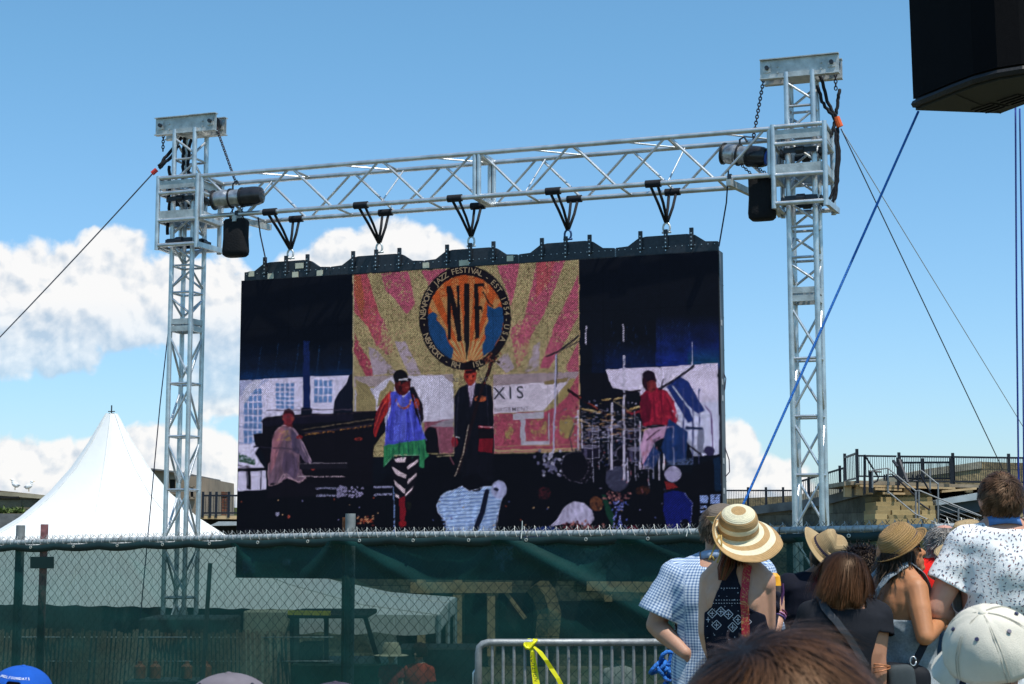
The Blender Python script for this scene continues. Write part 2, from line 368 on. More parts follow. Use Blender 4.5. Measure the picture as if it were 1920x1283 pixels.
# shaded wall with dark coping that leads from the truss up to the steps
def make_scarp():
    Pn = thing('scarp_wall', W(1500, 1010, 40), 'low grey block wall with sloping dark coping running up behind the right truss tower', 'stone wall')
    A = W(1352, 972, 46); B = W(1500, 955, 43.5); C = W(1560, 944, 42); D = W(1610, 931, 40.4); E = W(1658, 925, 39)
    pts = [A, B, C, D, E]; n = Vector((0.45, 1, 0)).normalized() * 1.2
    for k, (p, q) in enumerate(zip(pts[:-1], pts[1:])):
        pass
    mb = MB(); top = [Vector(p) for p in pts]; bot = [Vector((p.x, p.y, -1.6)) for p in pts]
    rings = []
    for t, b in zip(top, bot): rings.append([t, b, b + n, t + n])
    mb.loft(rings); mb.build('wall', M_st_grey, Pn)
    mb = MB(); rings = []
    for i, t in enumerate(top):
        o = Vector((-0.05, -0.16, 0)); h = Vector((0, 0, 0.22)); j = Vector((0, 0, 0.05 * math.sin(i * 3.1)))
        rings.append([t + o + h + j, t + o, t + n, t + n + h + j])
    mb.loft(rings); mb.build('coping', M_cap, Pn)
make_scarp()

# flight of stone steps beside it, sunlit
def make_steps():
    P_ = thing('stone_steps', W(1700, 1000, 38), 'sunlit stack of rough tan stone steps between the grey wall and the dark opening', 'stone steps')
    mb = MB(); rs = random.Random(4)
    core = MB()
    for r in range(26):
        y = 925 + r * 8.0; xa = 1640 if r > 1 else 1655; xb = 1748 + r * 1.6
        Y = 39.0 - r * 0.30; zt = W(1700, y, Y).z; zb = zt - 0.12
        x = W(xa + rs.uniform(-4, 6), y, Y).x; xe = W(xb, y, Y).x; core.box(((x + xe) / 2, Y + .25, (zt - .16 - 1.6) / 2), (xe - x - .06, .32, zt - .16 + 1.6))
        while x < xe:
            w = rs.uniform(.28, .8); w = min(w, xe - x + .01); yy = Y + rs.uniform(-.06, .1)
            c = Vector((x + w / 2, yy + .6, zt - .08 + rs.uniform(-.01, .01)))
            mb.cur = tuple(np.array((0.40, 0.30, 0.15)) * rs.uniform(.72, 1.2)); mb.box(c, (w - .025, 1.2, .17)); x += w
    core.build('core', M_st_grey, P_)
    mb.build('step_block', matc('step_stone', 0.9, 0.2, 0.6, 9), P_, bevel=0.015)
    # irregular quoins at the left edge
    mb = MB()
    for r in range(14):
        y = 928 + r * 9; w = rs.uniform(22, 55); c = W(1640 + w / 2 - (r % 2) * 12, y, 39.3)
        mb.cur = tuple(np.array((0.30, 0.24, 0.13)) * rs.uniform(.6, 1.2)); mb.box(c, (w / 3080 * 39, .7, .12))
    mb.build('quoin', matc('step_stone'), P_, bevel=0.01)
make_steps()

# dark covered passage right of the steps
P_ = thing('covered_passage', W(1800, 1000, 41), 'dark shaded opening under a pale sloping roof slab right of the stone steps', 'building')
mb = MB(); 
a = W(1756, 938, 38.4); b = W(1835, 924, 38.4); c = W(1990, 910, 38.4)
top = [a, b, c]
mb.prism([a, b, c, c - Vector((0, 0, .16)), b - Vector((0, 0, .16)), a - Vector((0, 0, .12))], (0, 6, 0)); mb.build('roof_slab', mat('pale_slab', (0.38, 0.42, 0.44), 0.7, 0, 0.2, 2), P_)
mb = MB(); q = Vector((0, 0.3, 0))
mb.prism([a - Vector((0, 0, .13)) + q, b - Vector((0, 0, .17)) + q, c - Vector((0, 0, .17)) + q, c - Vector((0, 0, .45)) + q, b - Vector((0, 0, .45)) + q, a - Vector((0, 0, .3)) + q], (0, .15, 0)); mb.build('fascia', mat('dark_fascia', (0.04, 0.06, 0.08), 0.6), P_)
mb = MB(); mb.prism([Vector((a.x, 44.2, a.z - .3)), Vector((c.x, 44.2, c.z - .3)), Vector((c.x, 44.2, -1.6)), Vector((a.x, 44.2, -1.6))], (0, .4, 0)); mb.build('back_wall', M_shadow, P_)  # the passage's shade is painted as a near-black wall
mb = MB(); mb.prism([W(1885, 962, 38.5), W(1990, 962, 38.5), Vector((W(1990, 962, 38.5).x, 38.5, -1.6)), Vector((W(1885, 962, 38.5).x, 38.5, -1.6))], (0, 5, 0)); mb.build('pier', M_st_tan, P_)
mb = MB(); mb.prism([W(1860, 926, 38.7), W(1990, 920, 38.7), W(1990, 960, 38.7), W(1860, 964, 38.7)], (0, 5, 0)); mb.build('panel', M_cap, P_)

# railings ---------------------------------------------------------------
def railing(name, lab, A, B, h, nbar, posts, m=M_iron, group='black iron railings on the rampart', rb=0.012, rp=0.032, zA=0, low=0.08):
    """A, B: deck level end points; vertical bars between two rails, square posts at fractions"""
    A = Vector(A); B = Vector(B); up = Vector((0, 0, h)); t_ = thing(name, A, lab, 'railing', group)
    mb = MB(); mb.bar(A + up, B + up, .045, .045); mb.bar(A + Vector((0, 0, low)), B + Vector((0, 0, low)), .04, .04); mb.build('rail', m, t_)
    mb = MB()
    for i in range(1, nbar):
        p = A.lerp(B, i / nbar); mb.tube(p + Vector((0, 0, low)), p + up, rb * .72, 5)
    mb.build('baluster', m, t_)
    for f in posts:
        mb = MB(); p = A.lerp(B, f); mb.box(p + Vector((0, 0, h / 2 + .03)), (rp * 2, rp * 2, h + .14)); mb.build('post', m, t_)
    return t_
railing('railing', 'long thin black railing on the low wall between screen and right tower', W(1350, 958, 49), W(1490, 958, 49), .6, 44, (0.06, .38, .62, .85), rb=.01)
railing('railing', 'black railing climbing to the timber deck just left of its corner post', W(1490, 958, 47), W(1586, 932, 44), .78, 26, (.3, .62, .9), rb=.012)
railing('railing', 'tall black railing at the left corner of the timber deck', W(1585, 908, 41), W(1608, 903, 38.5), .66, 8, (0, 1), rb=.012)
railing('railing', 'black railing along the back of the timber deck left of the stair gate', W(1608, 899, 42), W(1682, 900, 42), .6, 18, (), rb=.01)
railing('railing', 'long black railing across the rampart in the middle of the deck', W(1687, 908, 40.5), W(1788, 909, 40.5), .68, 30, (0, 1.0), rb=.011)
railing('railing', 'black railing behind the tall man, right end of the rampart', W(1788, 909, 40.45), W(1990, 912, 40.45), .68, 60, (.52,), rb=.011)
railing('railing', 'short black railing rising across the timber deck to its corner post', W(1692, 904, 39.3), W(1784, 904, 38.6), .46, 22, (.42, 1), rb=.011)
# timber deck
D = thing('timber_deck', W(1700, 950, 40), 'raw timber deck on short posts above the stone steps', 'deck')
mb = MB(); mb.prism([W(1583, 903, 38.7), W(1612, 901, 38.7), W(1790, 908, 38.7), W(1990, 912, 38.7), W(1990, 917, 38.7), W(1790, 914, 38.7), W(1612, 908, 38.7), W(1583, 911, 38.7)], (0, 3.8, 0)); mb.build('deck_board', mat('deck_grey', (0.30, 0.24, 0.17), .85, 0, .25, 3), D)
for k, (xa, ya, xb, yb) in enumerate([(1612, 911, 1690, 913), (1640, 917, 1690, 919), (1655, 925, 1696, 926), (1690, 913, 1790, 916), (1765, 922, 1830, 916)]):
    mb = MB(); mb.bar(W(xa, ya, 38.55), W(xb, yb, 38.55), .12, .05); mb.build('joist', M_lumber, D)
for x, y0, y1 in [(1589, 905, 932), (1610, 905, 929), (1629, 908, 927), (1700, 915, 928), (1816, 912, 924), (1657, 912, 920)]:
    mb = MB(); mb.bar(W(x, y0, 38.9), W(x, y1, 38.9), .16, .16, (0, 1, 0)); mb.build('post', M_lumber, D)
mb = MB(); mb.prism([W(1585, 912, 41.8), W(1830, 915, 41.8), W(1830, 934, 41.8), W(1585, 934, 41.8)], (0, .3, 0)); mb.build('under_deck_shade', mat('deck_shade', (0.13, 0.07, 0.035), .9), D)  # dark brown sheet painted as the shade under the deck
# stair gate and galvanised handrails
G = thing('stair_gate', W(1688, 925, 38.6), 'dense dark steel gate posts in the middle of the timber deck', 'gate')
mb = MB()
for k in range(5): mb.bar(W(1682 + k * 2.2, 858 + k, 38.5 + k * .15), W(1684 + k * 2.4, 918, 38.5 + k * .15), .04, .04, (0, 1, 0))
mb.build('gate_bar', M_iron, G)
mb = MB(); mb.bar(W(1686, 862, 38.4), W(1702, 905, 38.0), .05, .05); mb.bar(W(1675, 864, 38.4), W(1683, 876, 38.2), .05, .05); mb.build('hand_rail', M_iron, G)
M_dull = mat('dull_zinc', (.20, .21, .22), .6, .2, .2, 20)
H_ = thing('handrail', W(1720, 985, 37.5), 'pale galvanised handrail stepping down from the timber deck to the right', 'handrail')
mb = MB()
pth = [[(1636, 882), (1665, 878), (1717, 921), (1724, 920), (1840, 968)], [(1665, 922), (1718, 965), (1765, 985)], [(1727, 882), (1759, 908), (1759, 950)]]
for pl in pth:
    pp = [W(x, y, 37.6 - .004 * (x - 1636)) for x, y in pl]
    mb.path(pp, .019, 6)
mb.build('rail', M_dull, H_)
mb = MB()
for x, y0, y1 in [(1665, 878, 926), (1636, 882, 915), (1717, 921, 985), (1723, 920, 985), (1797, 952, 990), (1759, 905, 985), (1744, 880, 918)]:
    mb.tube(W(x, y0, 37.55), W(x, y1, 37.55), .02, 6)
mb.build('post', M_dull, H_)
mb = MB()
for k in range(7): mb.tube(W(1762, 940 + k * 8, 37.9), W(1836, 968 + k * 8, 37.3), .008, 4)
mb.build('cable', M_dull, H_)
B_ = thing('stair_rail', W(1645, 925, 37.9), 'bent dark stair rails in front of the timber deck, left of the gate', 'handrail')
mb = MB()
for pl in [[(1621, 853), (1647, 895), (1645, 902), (1636, 906)], [(1630, 884), (1652, 885)], [(1658, 890), (1658, 901), (1662, 902), (1662, 890), (1672, 889), (1716, 930), (1716, 938), (1745, 958)], [(1711, 890), (1711, 902), (1721, 902), (1721, 890), (1725, 890), (1745, 925)]]:
    mb.path([W(x, y, 38.0) for x, y in pl], .022, 6)
mb.build('rail', M_iron, B_)
mb = MB()
for x, y0, y1 in [(1621, 853, 926), (1631, 882, 924), (1635, 884, 924), (1720, 892, 936), (1758, 952, 985)]: mb.tube(W(x, y0, 38.05), W(x, y1, 38.05), .03, 6)
mb.build('post', M_iron, B_)

# left background ---------------------------------------------------------
Pl = thing('stone_parapet', W(40, 960, 50), 'brown stone wall with two gulls on top behind the tent at far left', 'stone wall')
mb = MB(); mb.prism(down([(-60, 918), (0, 920), (76, 929), (140, 934), (300, 945)], -1.6, 50), (0, 3, 0)); mb.build('wall', M_st_left, Pl)
mb = MB(); mb.prism([W(-60, 918, 49.9), W(300, 945, 49.9), W(300, 952, 49.9), W(-60, 925, 49.9)], (0, 3.2, 0)); mb.build('coping', mat('left_coping', (0.34, .29, .2), .9, 0, .3, 2), Pl)
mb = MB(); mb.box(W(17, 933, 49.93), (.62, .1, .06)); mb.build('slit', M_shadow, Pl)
mb = MB(); mb.prism([W(-60, 962, 46), W(45, 964, 46), W(60, 972, 46), Vector((W(60, 972, 46).x, 46, -1.6)), Vector((W(-60, 962, 46).x, 46, -1.6))], (0, 2.5, 0)); mb.build('ledge', M_cap, Pl)
mb = MB(); rs = random.Random(3)
for i in range(900):
    c = W(rs.uniform(-40, 46), 963 - abs(rs.gauss(0, 4)) * (1 if rs.random() < .5 else .5), 46 + rs.uniform(.1, 1.0)); a = rs.uniform(0, 6.28); d = Vector((math.cos(a), math.sin(a), rs.uniform(.2, 1.4))) * rs.uniform(.04, .14)
    s_ = Vector((-math.sin(a), math.cos(a), 0)) * .03; mb.add([c - s_, c + s_, c + d], [(0, 1, 2)])
o = mb.build('grass', mat('wall_grass', (0.09, 0.13, 0.03), .9, 0, .4, 6), None, recalc=False); tag(o, 'green grass growing along the ledge under the far left wall', 'grass', kind='stuff')
for k, (gx, gy, lab) in enumerate([(28, 919, 'white gull standing at the left on the far left stone wall'), (54, 922, 'white gull with grey wings standing nearer the tent on the stone wall')]):
    c = W(gx, gy, 51); t_ = thing('gull', c, lab, 'gull', 'gulls on the stone wall')
    mb = MB(); f = -1 if k == 0 else 1
    mb.ell(c + Vector((-.01 * f, 0, .16)), (.125, .075, .078), Matrix.Rotation(-.45 * f, 3, 'Y')); mb.ell(c + Vector((.065 * f, 0, .235)), (.05, .045, .07)); mb.ell(c + Vector((.085 * f, 0, .305)), (.05, .04, .042)); mb.build('body', mat('gull_white', (.78, .78, .78), .7), t_, smooth='all')
    mb = MB(); mb.tube(c + Vector((.12 * f, 0, .32)), c + Vector((.18 * f, 0, .31)), .014, 5, .003); mb.build('beak', mat('gull_beak', (.5, .3, .05), .5), t_)
    mb = MB(); mb.ell(c + Vector((-.05 * f, 0, .165)), (.12, .065, .035), Matrix.Rotation(-.25 * f, 3, 'Y')); mb.build('wing', mat('gull_grey', (.3, .32, .34), .7), t_, smooth='all')
    for s in (-.02, .02): mb = MB(); mb.tube(c + Vector((0, s, -.0)), c + Vector((0, s, .11)), .008, 5); mb.build('leg', mat('gull_beak', (.5, .3, .05), .5), t_)

Bd = thing('stone_building', W(330, 1000, 44), 'tan flat roofed building with dark windows behind the left truss tower', 'building')
mb = MB(); mb.prism([W(284, 880, 44), W(300, 881, 44), W(332, 886, 44), W(332, 893, 44), W(368, 893, 44), W(368, 985, 44), W(284, 985, 44)], (0, 6, 0)); mb.build('wall', M_plaster, Bd)
mb = MB(); mb.prism([W(283, 878, 43.8), W(334, 884, 43.8), W(334, 887, 43.8), W(283, 881, 43.8)], (0, 6.4, 0)); mb.build('roof', M_cap, Bd)
for (x0, y0, x1, y1) in [(316, 897, 331, 925), (355, 912, 365, 934), (300, 935, 314, 955)]:
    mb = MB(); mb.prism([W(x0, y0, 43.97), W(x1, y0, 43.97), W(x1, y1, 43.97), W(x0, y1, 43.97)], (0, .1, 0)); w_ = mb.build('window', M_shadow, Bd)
    mb = MB()
    for a, b in [((x0, y0), (x1, y0)), ((x1, y0), (x1, y1)), ((x1, y1), (x0, y1)), ((x0, y1), (x0, y0))]: mb.bar(W(*a, 43.93), W(*b, 43.93), .06, .06)
    f = mb.build('frame', M_plaster, None); f.parent = w_
Dk = thing('timber_deck', W(410, 985, 42), 'timber deck edge below the short railing left of the big screen', 'deck')
mb = MB(); mb.prism([W(372, 966, 42), W(560, 968, 42), W(560, 975, 42), W(372, 973, 42)], (0, 4, 0)); mb.build('deck_board', M_lumber, Dk)
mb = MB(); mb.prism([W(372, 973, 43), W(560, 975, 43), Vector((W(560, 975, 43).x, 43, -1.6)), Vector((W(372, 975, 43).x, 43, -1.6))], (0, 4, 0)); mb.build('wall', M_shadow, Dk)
mb = MB(); mb.prism([W(392, 986, 41), W(410, 978, 41), W(520, 978, 41), W(520, 984, 41), W(408, 986, 41)], (0, 1, 0)); o = mb.build('box_lid', mat('pale_lid', (.4, .42, .43), .5), None); tag(o, 'pale flat lid below the timber deck left of the screen', 'lid')
railing('railing', 'black railing in front of the brick chimney left of the screen', W(380, 968, 42), W(560, 968, 42), .52, 36, (0, .075, .14, .27), rb=.01, rp=.03)
Ch = thing('brick_chimney', W(412, 990, 48), 'red brick chimney behind the short railing left of the screen', 'chimney')
mb = MB(); mb.box(W(412, 965, 48), (.46, .46, 1.3)); mb.build('stack', M_brick, Ch)
mb = MB(); mb.box(W(411, 926.5, 48), (.36, .4, .12)); mb.box(W(412, 929.5, 48), (.5, .5, .05)); mb.build('cap', M_brick, Ch)
mb = MB(); mb.prism([W(370, 951, 53), W(600, 954, 53), Vector((W(600, 954, 53).x, 53, -1.6)), Vector((W(370, 951, 53).x, 53, -1.6))], (0, 2, 0)); o = mb.build('grass_bank', mat('bank', (.10, .12, .04), .9, 0, .3, 2), None); tag(o, kind='structure')

# casemate front seen dimly through the windscreen
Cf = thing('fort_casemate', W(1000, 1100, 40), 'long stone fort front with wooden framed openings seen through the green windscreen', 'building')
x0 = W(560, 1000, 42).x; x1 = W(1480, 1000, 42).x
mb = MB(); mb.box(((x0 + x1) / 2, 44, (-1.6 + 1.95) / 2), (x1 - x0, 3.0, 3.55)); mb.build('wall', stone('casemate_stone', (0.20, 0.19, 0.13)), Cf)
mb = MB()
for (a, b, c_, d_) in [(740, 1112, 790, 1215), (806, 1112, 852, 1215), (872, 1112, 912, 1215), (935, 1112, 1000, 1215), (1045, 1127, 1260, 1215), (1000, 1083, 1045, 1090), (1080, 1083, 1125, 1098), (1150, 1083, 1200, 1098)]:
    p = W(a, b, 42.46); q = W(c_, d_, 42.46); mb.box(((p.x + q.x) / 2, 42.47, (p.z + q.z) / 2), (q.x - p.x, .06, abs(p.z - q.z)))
mb.build('opening', M_shadow, Cf)  # dark panels painted as the shade inside the openings
for (a, b, w) in [((770, 1102), (960, 1102), .26), ((1100, 1098), (1270, 1103), .26), ((790, 1085), (790, 1230), .20), ((858, 1085), (858, 1230), .22), ((921, 1110), (921, 1230), .2), ((1140, 1080), (1140, 1128), .2), ((1208, 1080), (1208, 1130), .2), ((940, 1100), (985, 1160), .1)]:
    mb = MB(); mb.bar(W(*a, 42.2), W(*b, 42.2), w, w); mb.build('timber', M_lumber, Cf)
mb = MB(); mb.path([W(1025, 1200, 42.3), W(1030, 1150, 42.3), W(1020, 1115, 42.3), W(1005, 1095, 42.3)], .35, 6); mb.build('arch_rib', M_st_tan, Cf)

# ------------------------------------------------------------------ tent
def make_tent():
    ap = W(209, 775, 29.0); zc = W(400, 1140, 27).z       # eave height
    T = thing('peaked_tent', (ap.x, 29.0, gz(0, 29)), 'white high peaked marquee tent with a spiked tip behind the fence', 'tent')
    half = W(832, 1150, 27.2).x - ap.x                     # half side
    # right profile measured: (px from centre, py)
    prof = [(10, 776), (18, 790), (40, 830), (70, 877), (110, 925), (160, 970), (212, 1004), (300, 1050), (400, 1088), (520, 1122), (622, 1150)]
    R0 = prof[-1][0]; rr = [p[0] / R0 for p in prof]; zz = [W(209, p[1], 29.0 - 1.0 * p[0] / R0).z for p in prof]
    zz[-1] = zc
    n = 72; rings = []
    for r, z in zip(rr, zz):
        ring = []
        for k in range(n):
            t = 2 * math.pi * k / n
            # blend circle to square towards the eave
            c, s = math.cos(t), math.sin(t); q = 1 / max(abs(c), abs(s)); f = (1 - r) * 1.0 + r * q
            rad = half * r * (f if r > .05 else 1)
            fold = 1 + 0.012 * math.cos(8 * t) * (1 - r)
            zd = z - .0 + 0.10 * r * (q - 1) * -1
            ring.append(Vector((ap.x + rad * c * fold, 29.0 + rad * s * fold * .62, zd)))
        rings.append(ring)
    top = rings[0]
    mb = MB(); mb.loft(rings, cap=False)
    m = bpy.data.materials.new('tent_vinyl'); m.use_nodes = True; t_ = m.node_tree; b = t_.nodes['Principled BSDF']
    b.inputs['Base Color'].default_value = (.88, .88, .87, 1); b.inputs['Roughness'].default_value = .45
    tr = t_.nodes.new('ShaderNodeBsdfTranslucent'); tr.inputs[0].default_value = (.85, .85, .82, 1); mx = t_.nodes.new('ShaderNodeMixShader'); mx.inputs[0].default_value = .18
    nn = t_.nodes.new('ShaderNodeTexNoise'); nn.inputs['Scale'].default_value = 1.3; nn.inputs['Detail'].default_value = 6
    co = t_.nodes.new('ShaderNodeTexCoord'); t_.links.new(co.outputs['Object'], nn.inputs['Vector']); bp = t_.nodes.new('ShaderNodeBump'); bp.inputs['Strength'].default_value = .25; bp.inputs['Distance'].default_value = .1
    t_.links.new(nn.outputs[0], bp.inputs['Height']); t_.links.new(bp.outputs[0], b.inputs['Normal'])
    t_.links.new(b.outputs[0], mx.inputs[1]); t_.links.new(tr.outputs[0], mx.inputs[2]); t_.links.new(mx.outputs[0], t_.nodes['Material Output'].inputs[0])
    mb.build('roof', m, T, smooth='all')
    mb = MB()
    for k in range(0, n, 9): mb.path([rings[j][k] + Vector((0, 0, .006)) for j in range(len(rings))], .010, 5)
    mb.build('seam', mat('seam_tape', (.70, .70, .68), .5), T)
    # scalloped valance hanging from the eave
    mb = MB(); e = rings[-1]; pts = []
    for k in range(n):
        a = e[k]; b2 = e[(k + 1) % n]
        for j in range(6): pts.append(a.lerp(b2, j / 6))
    N_ = len(pts); dn = [p - Vector((0, 0, .26 + .05 * abs(math.sin(math.pi * i / 6)))) for i, p in enumerate(pts)]
    mb.loft([pts, dn], cap=False); mb.build('valance', m, T)
    mb = MB(); mb.tube(ap + Vector((0, 0, -.12)), ap + Vector((0, 0, .0)), .085, 10, .05); mb.tube(ap, ap + Vector((0, 0, .14)), .012, 6); mb.tube(ap + Vector((-.06, 0, .03)), ap + Vector((.06, 0, .03)), .010, 6); mb.build('tip', M_steel, T)
    # poles at corners and sides, gathered curtain at the right corner
    for k in range(0, n, 9):
        p = e[k]; mb = MB(); mb.tube((p.x, p.y, gz(p.x, p.y)), (p.x, p.y, p.z), .04, 8); mb.build('pole', M_alu, T)
    mb = MB(); c0 = W(700, 1150, 26.2)
    rings = []
    for i in range(8):
        y = 1150 + i * 16; x = 700 + 38 * (i / 7) ** 1.2 ; w = .30 * (1 - .6 * i / 7); c = W(x, y, 26.0); rings.append([c + Vector((w * math.cos(a) * (1 + .15 * math.sin(5 * a)), w * .6 * math.sin(a), 0)) for a in [2 * math.pi * k / 20 for k in range(20)]])
    mb.loft(rings); mb.build('curtain', m, T, smooth=True)
    # dark sheet added as the shade inside the tent below the eave
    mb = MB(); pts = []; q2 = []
    mdk = mat('tent_shade', (.04, .06, .06), .8)
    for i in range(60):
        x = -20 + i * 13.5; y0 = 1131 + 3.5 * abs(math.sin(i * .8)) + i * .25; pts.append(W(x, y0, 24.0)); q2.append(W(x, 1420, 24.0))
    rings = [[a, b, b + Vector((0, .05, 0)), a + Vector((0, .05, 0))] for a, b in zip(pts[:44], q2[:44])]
    mb.loft(rings); mb.build('side_panel', mdk, T)  # not a tent wall: its dark colour is the shade under the roof
make_tent()
# ------------------------------------------------------------------ truss frame
TL = Vector((-0.1999 * 22.9, 22.9, 0)); TR = Vector((0.1809 * 20.0, 20.0, 0))
U = (TR - TL).normalized(); V = Vector((-U.y, U.x, 0)); LD = (TR - TL).length; Z = Vector((0, 0, 1))
def TP(base, a, b, z): return Vector((base.x, base.y, 0)) + U * a + V * b + Z * z
S = 0.325; h = S / 2; SL = 0.315
GZL = gz(TL.x, TL.y); GZR = gz(TR.x, TR.y)
ZT = (W(385, 327, TL.y - .4).z + W(1450, 238, TR.y - .2).z) / 2      # top of the horizontal beam
ZTOP_L = W(365, 246, TL.y).z; ZTOP_R = W(1507, 140, TR.y).z
def tower(name, base, g, zj, ztop, lab):
    t = thing(name, (base.x, base.y, g), lab, 'truss tower', 'truss towers of the screen frame')
    for a, b in ((-h, -h), (h, -h), (h, h), (-h, h)):
        mb = MB(); mb.tube(TP(base, a, b, g + .1), TP(base, a, b, ztop), .034, 12); mb.build('chord', M_alu, t, smooth=True)
    for zc in (zj - .05, zj + .05, ztop - .03, g + .13):
        mb = MB()
        for (a, b, c, d) in ((-h, -h, h, -h), (h, -h, h, h), (h, h, -h, h), (-h, h, -h, -h)):
            mb.bar(TP(base, a, b, zc), TP(base, c, d, zc), .035, .075 if abs(zc - zj) < .1 else .06)
        mb.build('joint_frame', M_aluplate, t)
    def lace(z0, z1, n, flip):
        p = (z1 - z0) / n
        for i in range(n + 1):
            z = z0 + i * p; r = MB(); dgn = MB()
            for fi, (a, b, c, d) in enumerate(((-h, -h, h, -h), (h, -h, h, h), (h, h, -h, h), (-h, h, -h, -h))):
                if 0 < i < n: r.tube(TP(base, a, b, z), TP(base, c, d, z), .0175, 8)
                if i < n:
                    m_ = .07
                    lo, hi = z + m_ , z + p - m_
                    if (i + fi + flip) % 2: lo, hi = hi, lo
                    dgn.tube(TP(base, a, b, lo), TP(base, c, d, hi), .0165, 8)
            if r.v: r.build('rung', M_alu, t, smooth=True)
            if dgn.v: dgn.build('brace', M_alu, t, smooth=True)
    lace(g + .2, zj - .08, 8, 0); lace(zj + .08, ztop - .06, 7, 1)
    mb = MB(); mb.box(TP(base, 0, 0, g + .06), (.9, .9, .04), U); mb.box(TP(base, 0, 0, g + .045), (1.3, .12, .09), U); mb.box(TP(base, 0, 0, g + .047), (.12, 1.3, .092), U); mb.build('base_plate', M_galv, t)
    for a, b in ((.6, 0), (-.6, 0), (0, .6), (0, -.6)):
        mb = MB(); mb.tube(TP(base, a, b, g - .02), TP(base, a, b, g + .22), .02, 8); mb.tube(TP(base, a, b, g), TP(base, a, b, g + .015), .07, 10); mb.build('jack_foot', M_galv, t, smooth=True)
    return t
tower('truss_tower', TL, GZL, W(350, 612, TL.y).z, ZTOP_L, 'left aluminium truss tower in front of the white tent')
tower('truss_tower', TR, GZR, W(1515, 555, TR.y).z, ZTOP_R, 'right aluminium truss tower behind the straw fedora')

def head(base, ztop, lab):
    t = thing('head_beam', (base.x, base.y, ztop), lab, 'tower head', 'head beams on the truss towers')
    for b in (-.14, .14):
        for part in (0,):
            mb = MB(); hl = .49; zb = ztop - .06; H = .245; o = -.0 
            mb.box(TP(base, 0, b, zb + H / 2), (hl * 2, .010, H - .02), U)
            mb.box(TP(base, 0, b, zb + H), (hl * 2, .09, .012), U); mb.box(TP(base, 0, b, zb), (hl * 2, .09, .012), U)
            for e in (-.40, .40): mb.box(TP(base, e, b - .012, zb + H * .55), (.09, .018, .11), U)
            for e in (-.27, .27):
                for zz in (.07, .15): mb.tube(TP(base, e, b - .02, zb + zz), TP(base, e, b, zb + zz), .012, 6)
            mb.build('channel_beam', M_aluplate, t)
    for e in (-.40, .40):
        mb = MB(); mb.tube(TP(base, e, -.20, ztop + .075), TP(base, e, .20, ztop + .075), .026, 12); mb.build('axle', M_steel, t, smooth=True)
        mb = MB(); mb.tube(TP(base, e, -.03, ztop + .075), TP(base, e, .03, ztop + .075), .085, 20); mb.build('sheave', M_steel, t, smooth=True)
    mb = MB(); mb.box(TP(base, .0, 0, ztop - .04), (.36, .34, .05), U); mb.build('mount_plate', M_aluplate, t)
    return t
head(TL, ZTOP_L, 'double channel head beam on the left, lower looking truss tower')
head(TR, ZTOP_R, 'double channel head beam on top of the right truss tower')

def sleeve(base, lab):
    t = thing('sleeve_block', (base.x, base.y, ZT - 1), lab, 'sleeve block', 'sleeve blocks riding on the towers'); z1 = ZT; z0 = ZT - 1.0
    cs = ((-SL, -SL), (SL, -SL), (SL, SL), (-SL, SL))
    for a, b in cs:
        mb = MB(); mb.tube(TP(base, a, b, z0 - .03), TP(base, a, b, z1 + .02), .033, 12); mb.build('post', M_alu, t, smooth=True)
    mb = MB(); pl = MB()
    for i in range(4):
        a, b = cs[i]; c, d = cs[(i + 1) % 4]
        for z in (z1 - .01, z1 - .23, z1 - .62, z0 + .03): mb.tube(TP(base, a, b, z), TP(base, c, d, z), .029, 10)
        for z in (z1 - .11, z1 - .54): pl.bar(TP(base, a, b, z), TP(base, c, d, z), .014, .115)
    mb.build('cross_tube', M_alu, t, smooth=True); pl.build('plate', M_aluplate, t)
    for z in (z1 - .3, z0 + .1):
        for s in (-1, 1):
            for axis in (0, 1):
                mb = MB(); a, b = ((s * (h + .075), 0) if axis == 0 else (0, s * (h + .075)))
                p = TP(base, a, b, z); d = (V if axis == 0 else U) * .05; mb.tube(p - d, p + d, .05, 14)
                mb.bar(p - (V if axis == 0 else U) * .2, p + (V if axis == 0 else U) * .2, .03, .06); mb.build('guide_wheel', M_steel, t, smooth=True)
    for a in (-SL, SL):
        mb = MB(); mb.bar(TP(base, a, -SL, z0 + .02), TP(base, a * 1.15, SL * 1.1, z0 + .02), .05, .07); mb.build('foot_bar', M_alu, t)
    return t
sleeve(TL, 'square sleeve block around the left tower carrying the cross beam')
sleeve(TR, 'square sleeve block around the right tower carrying the cross beam')

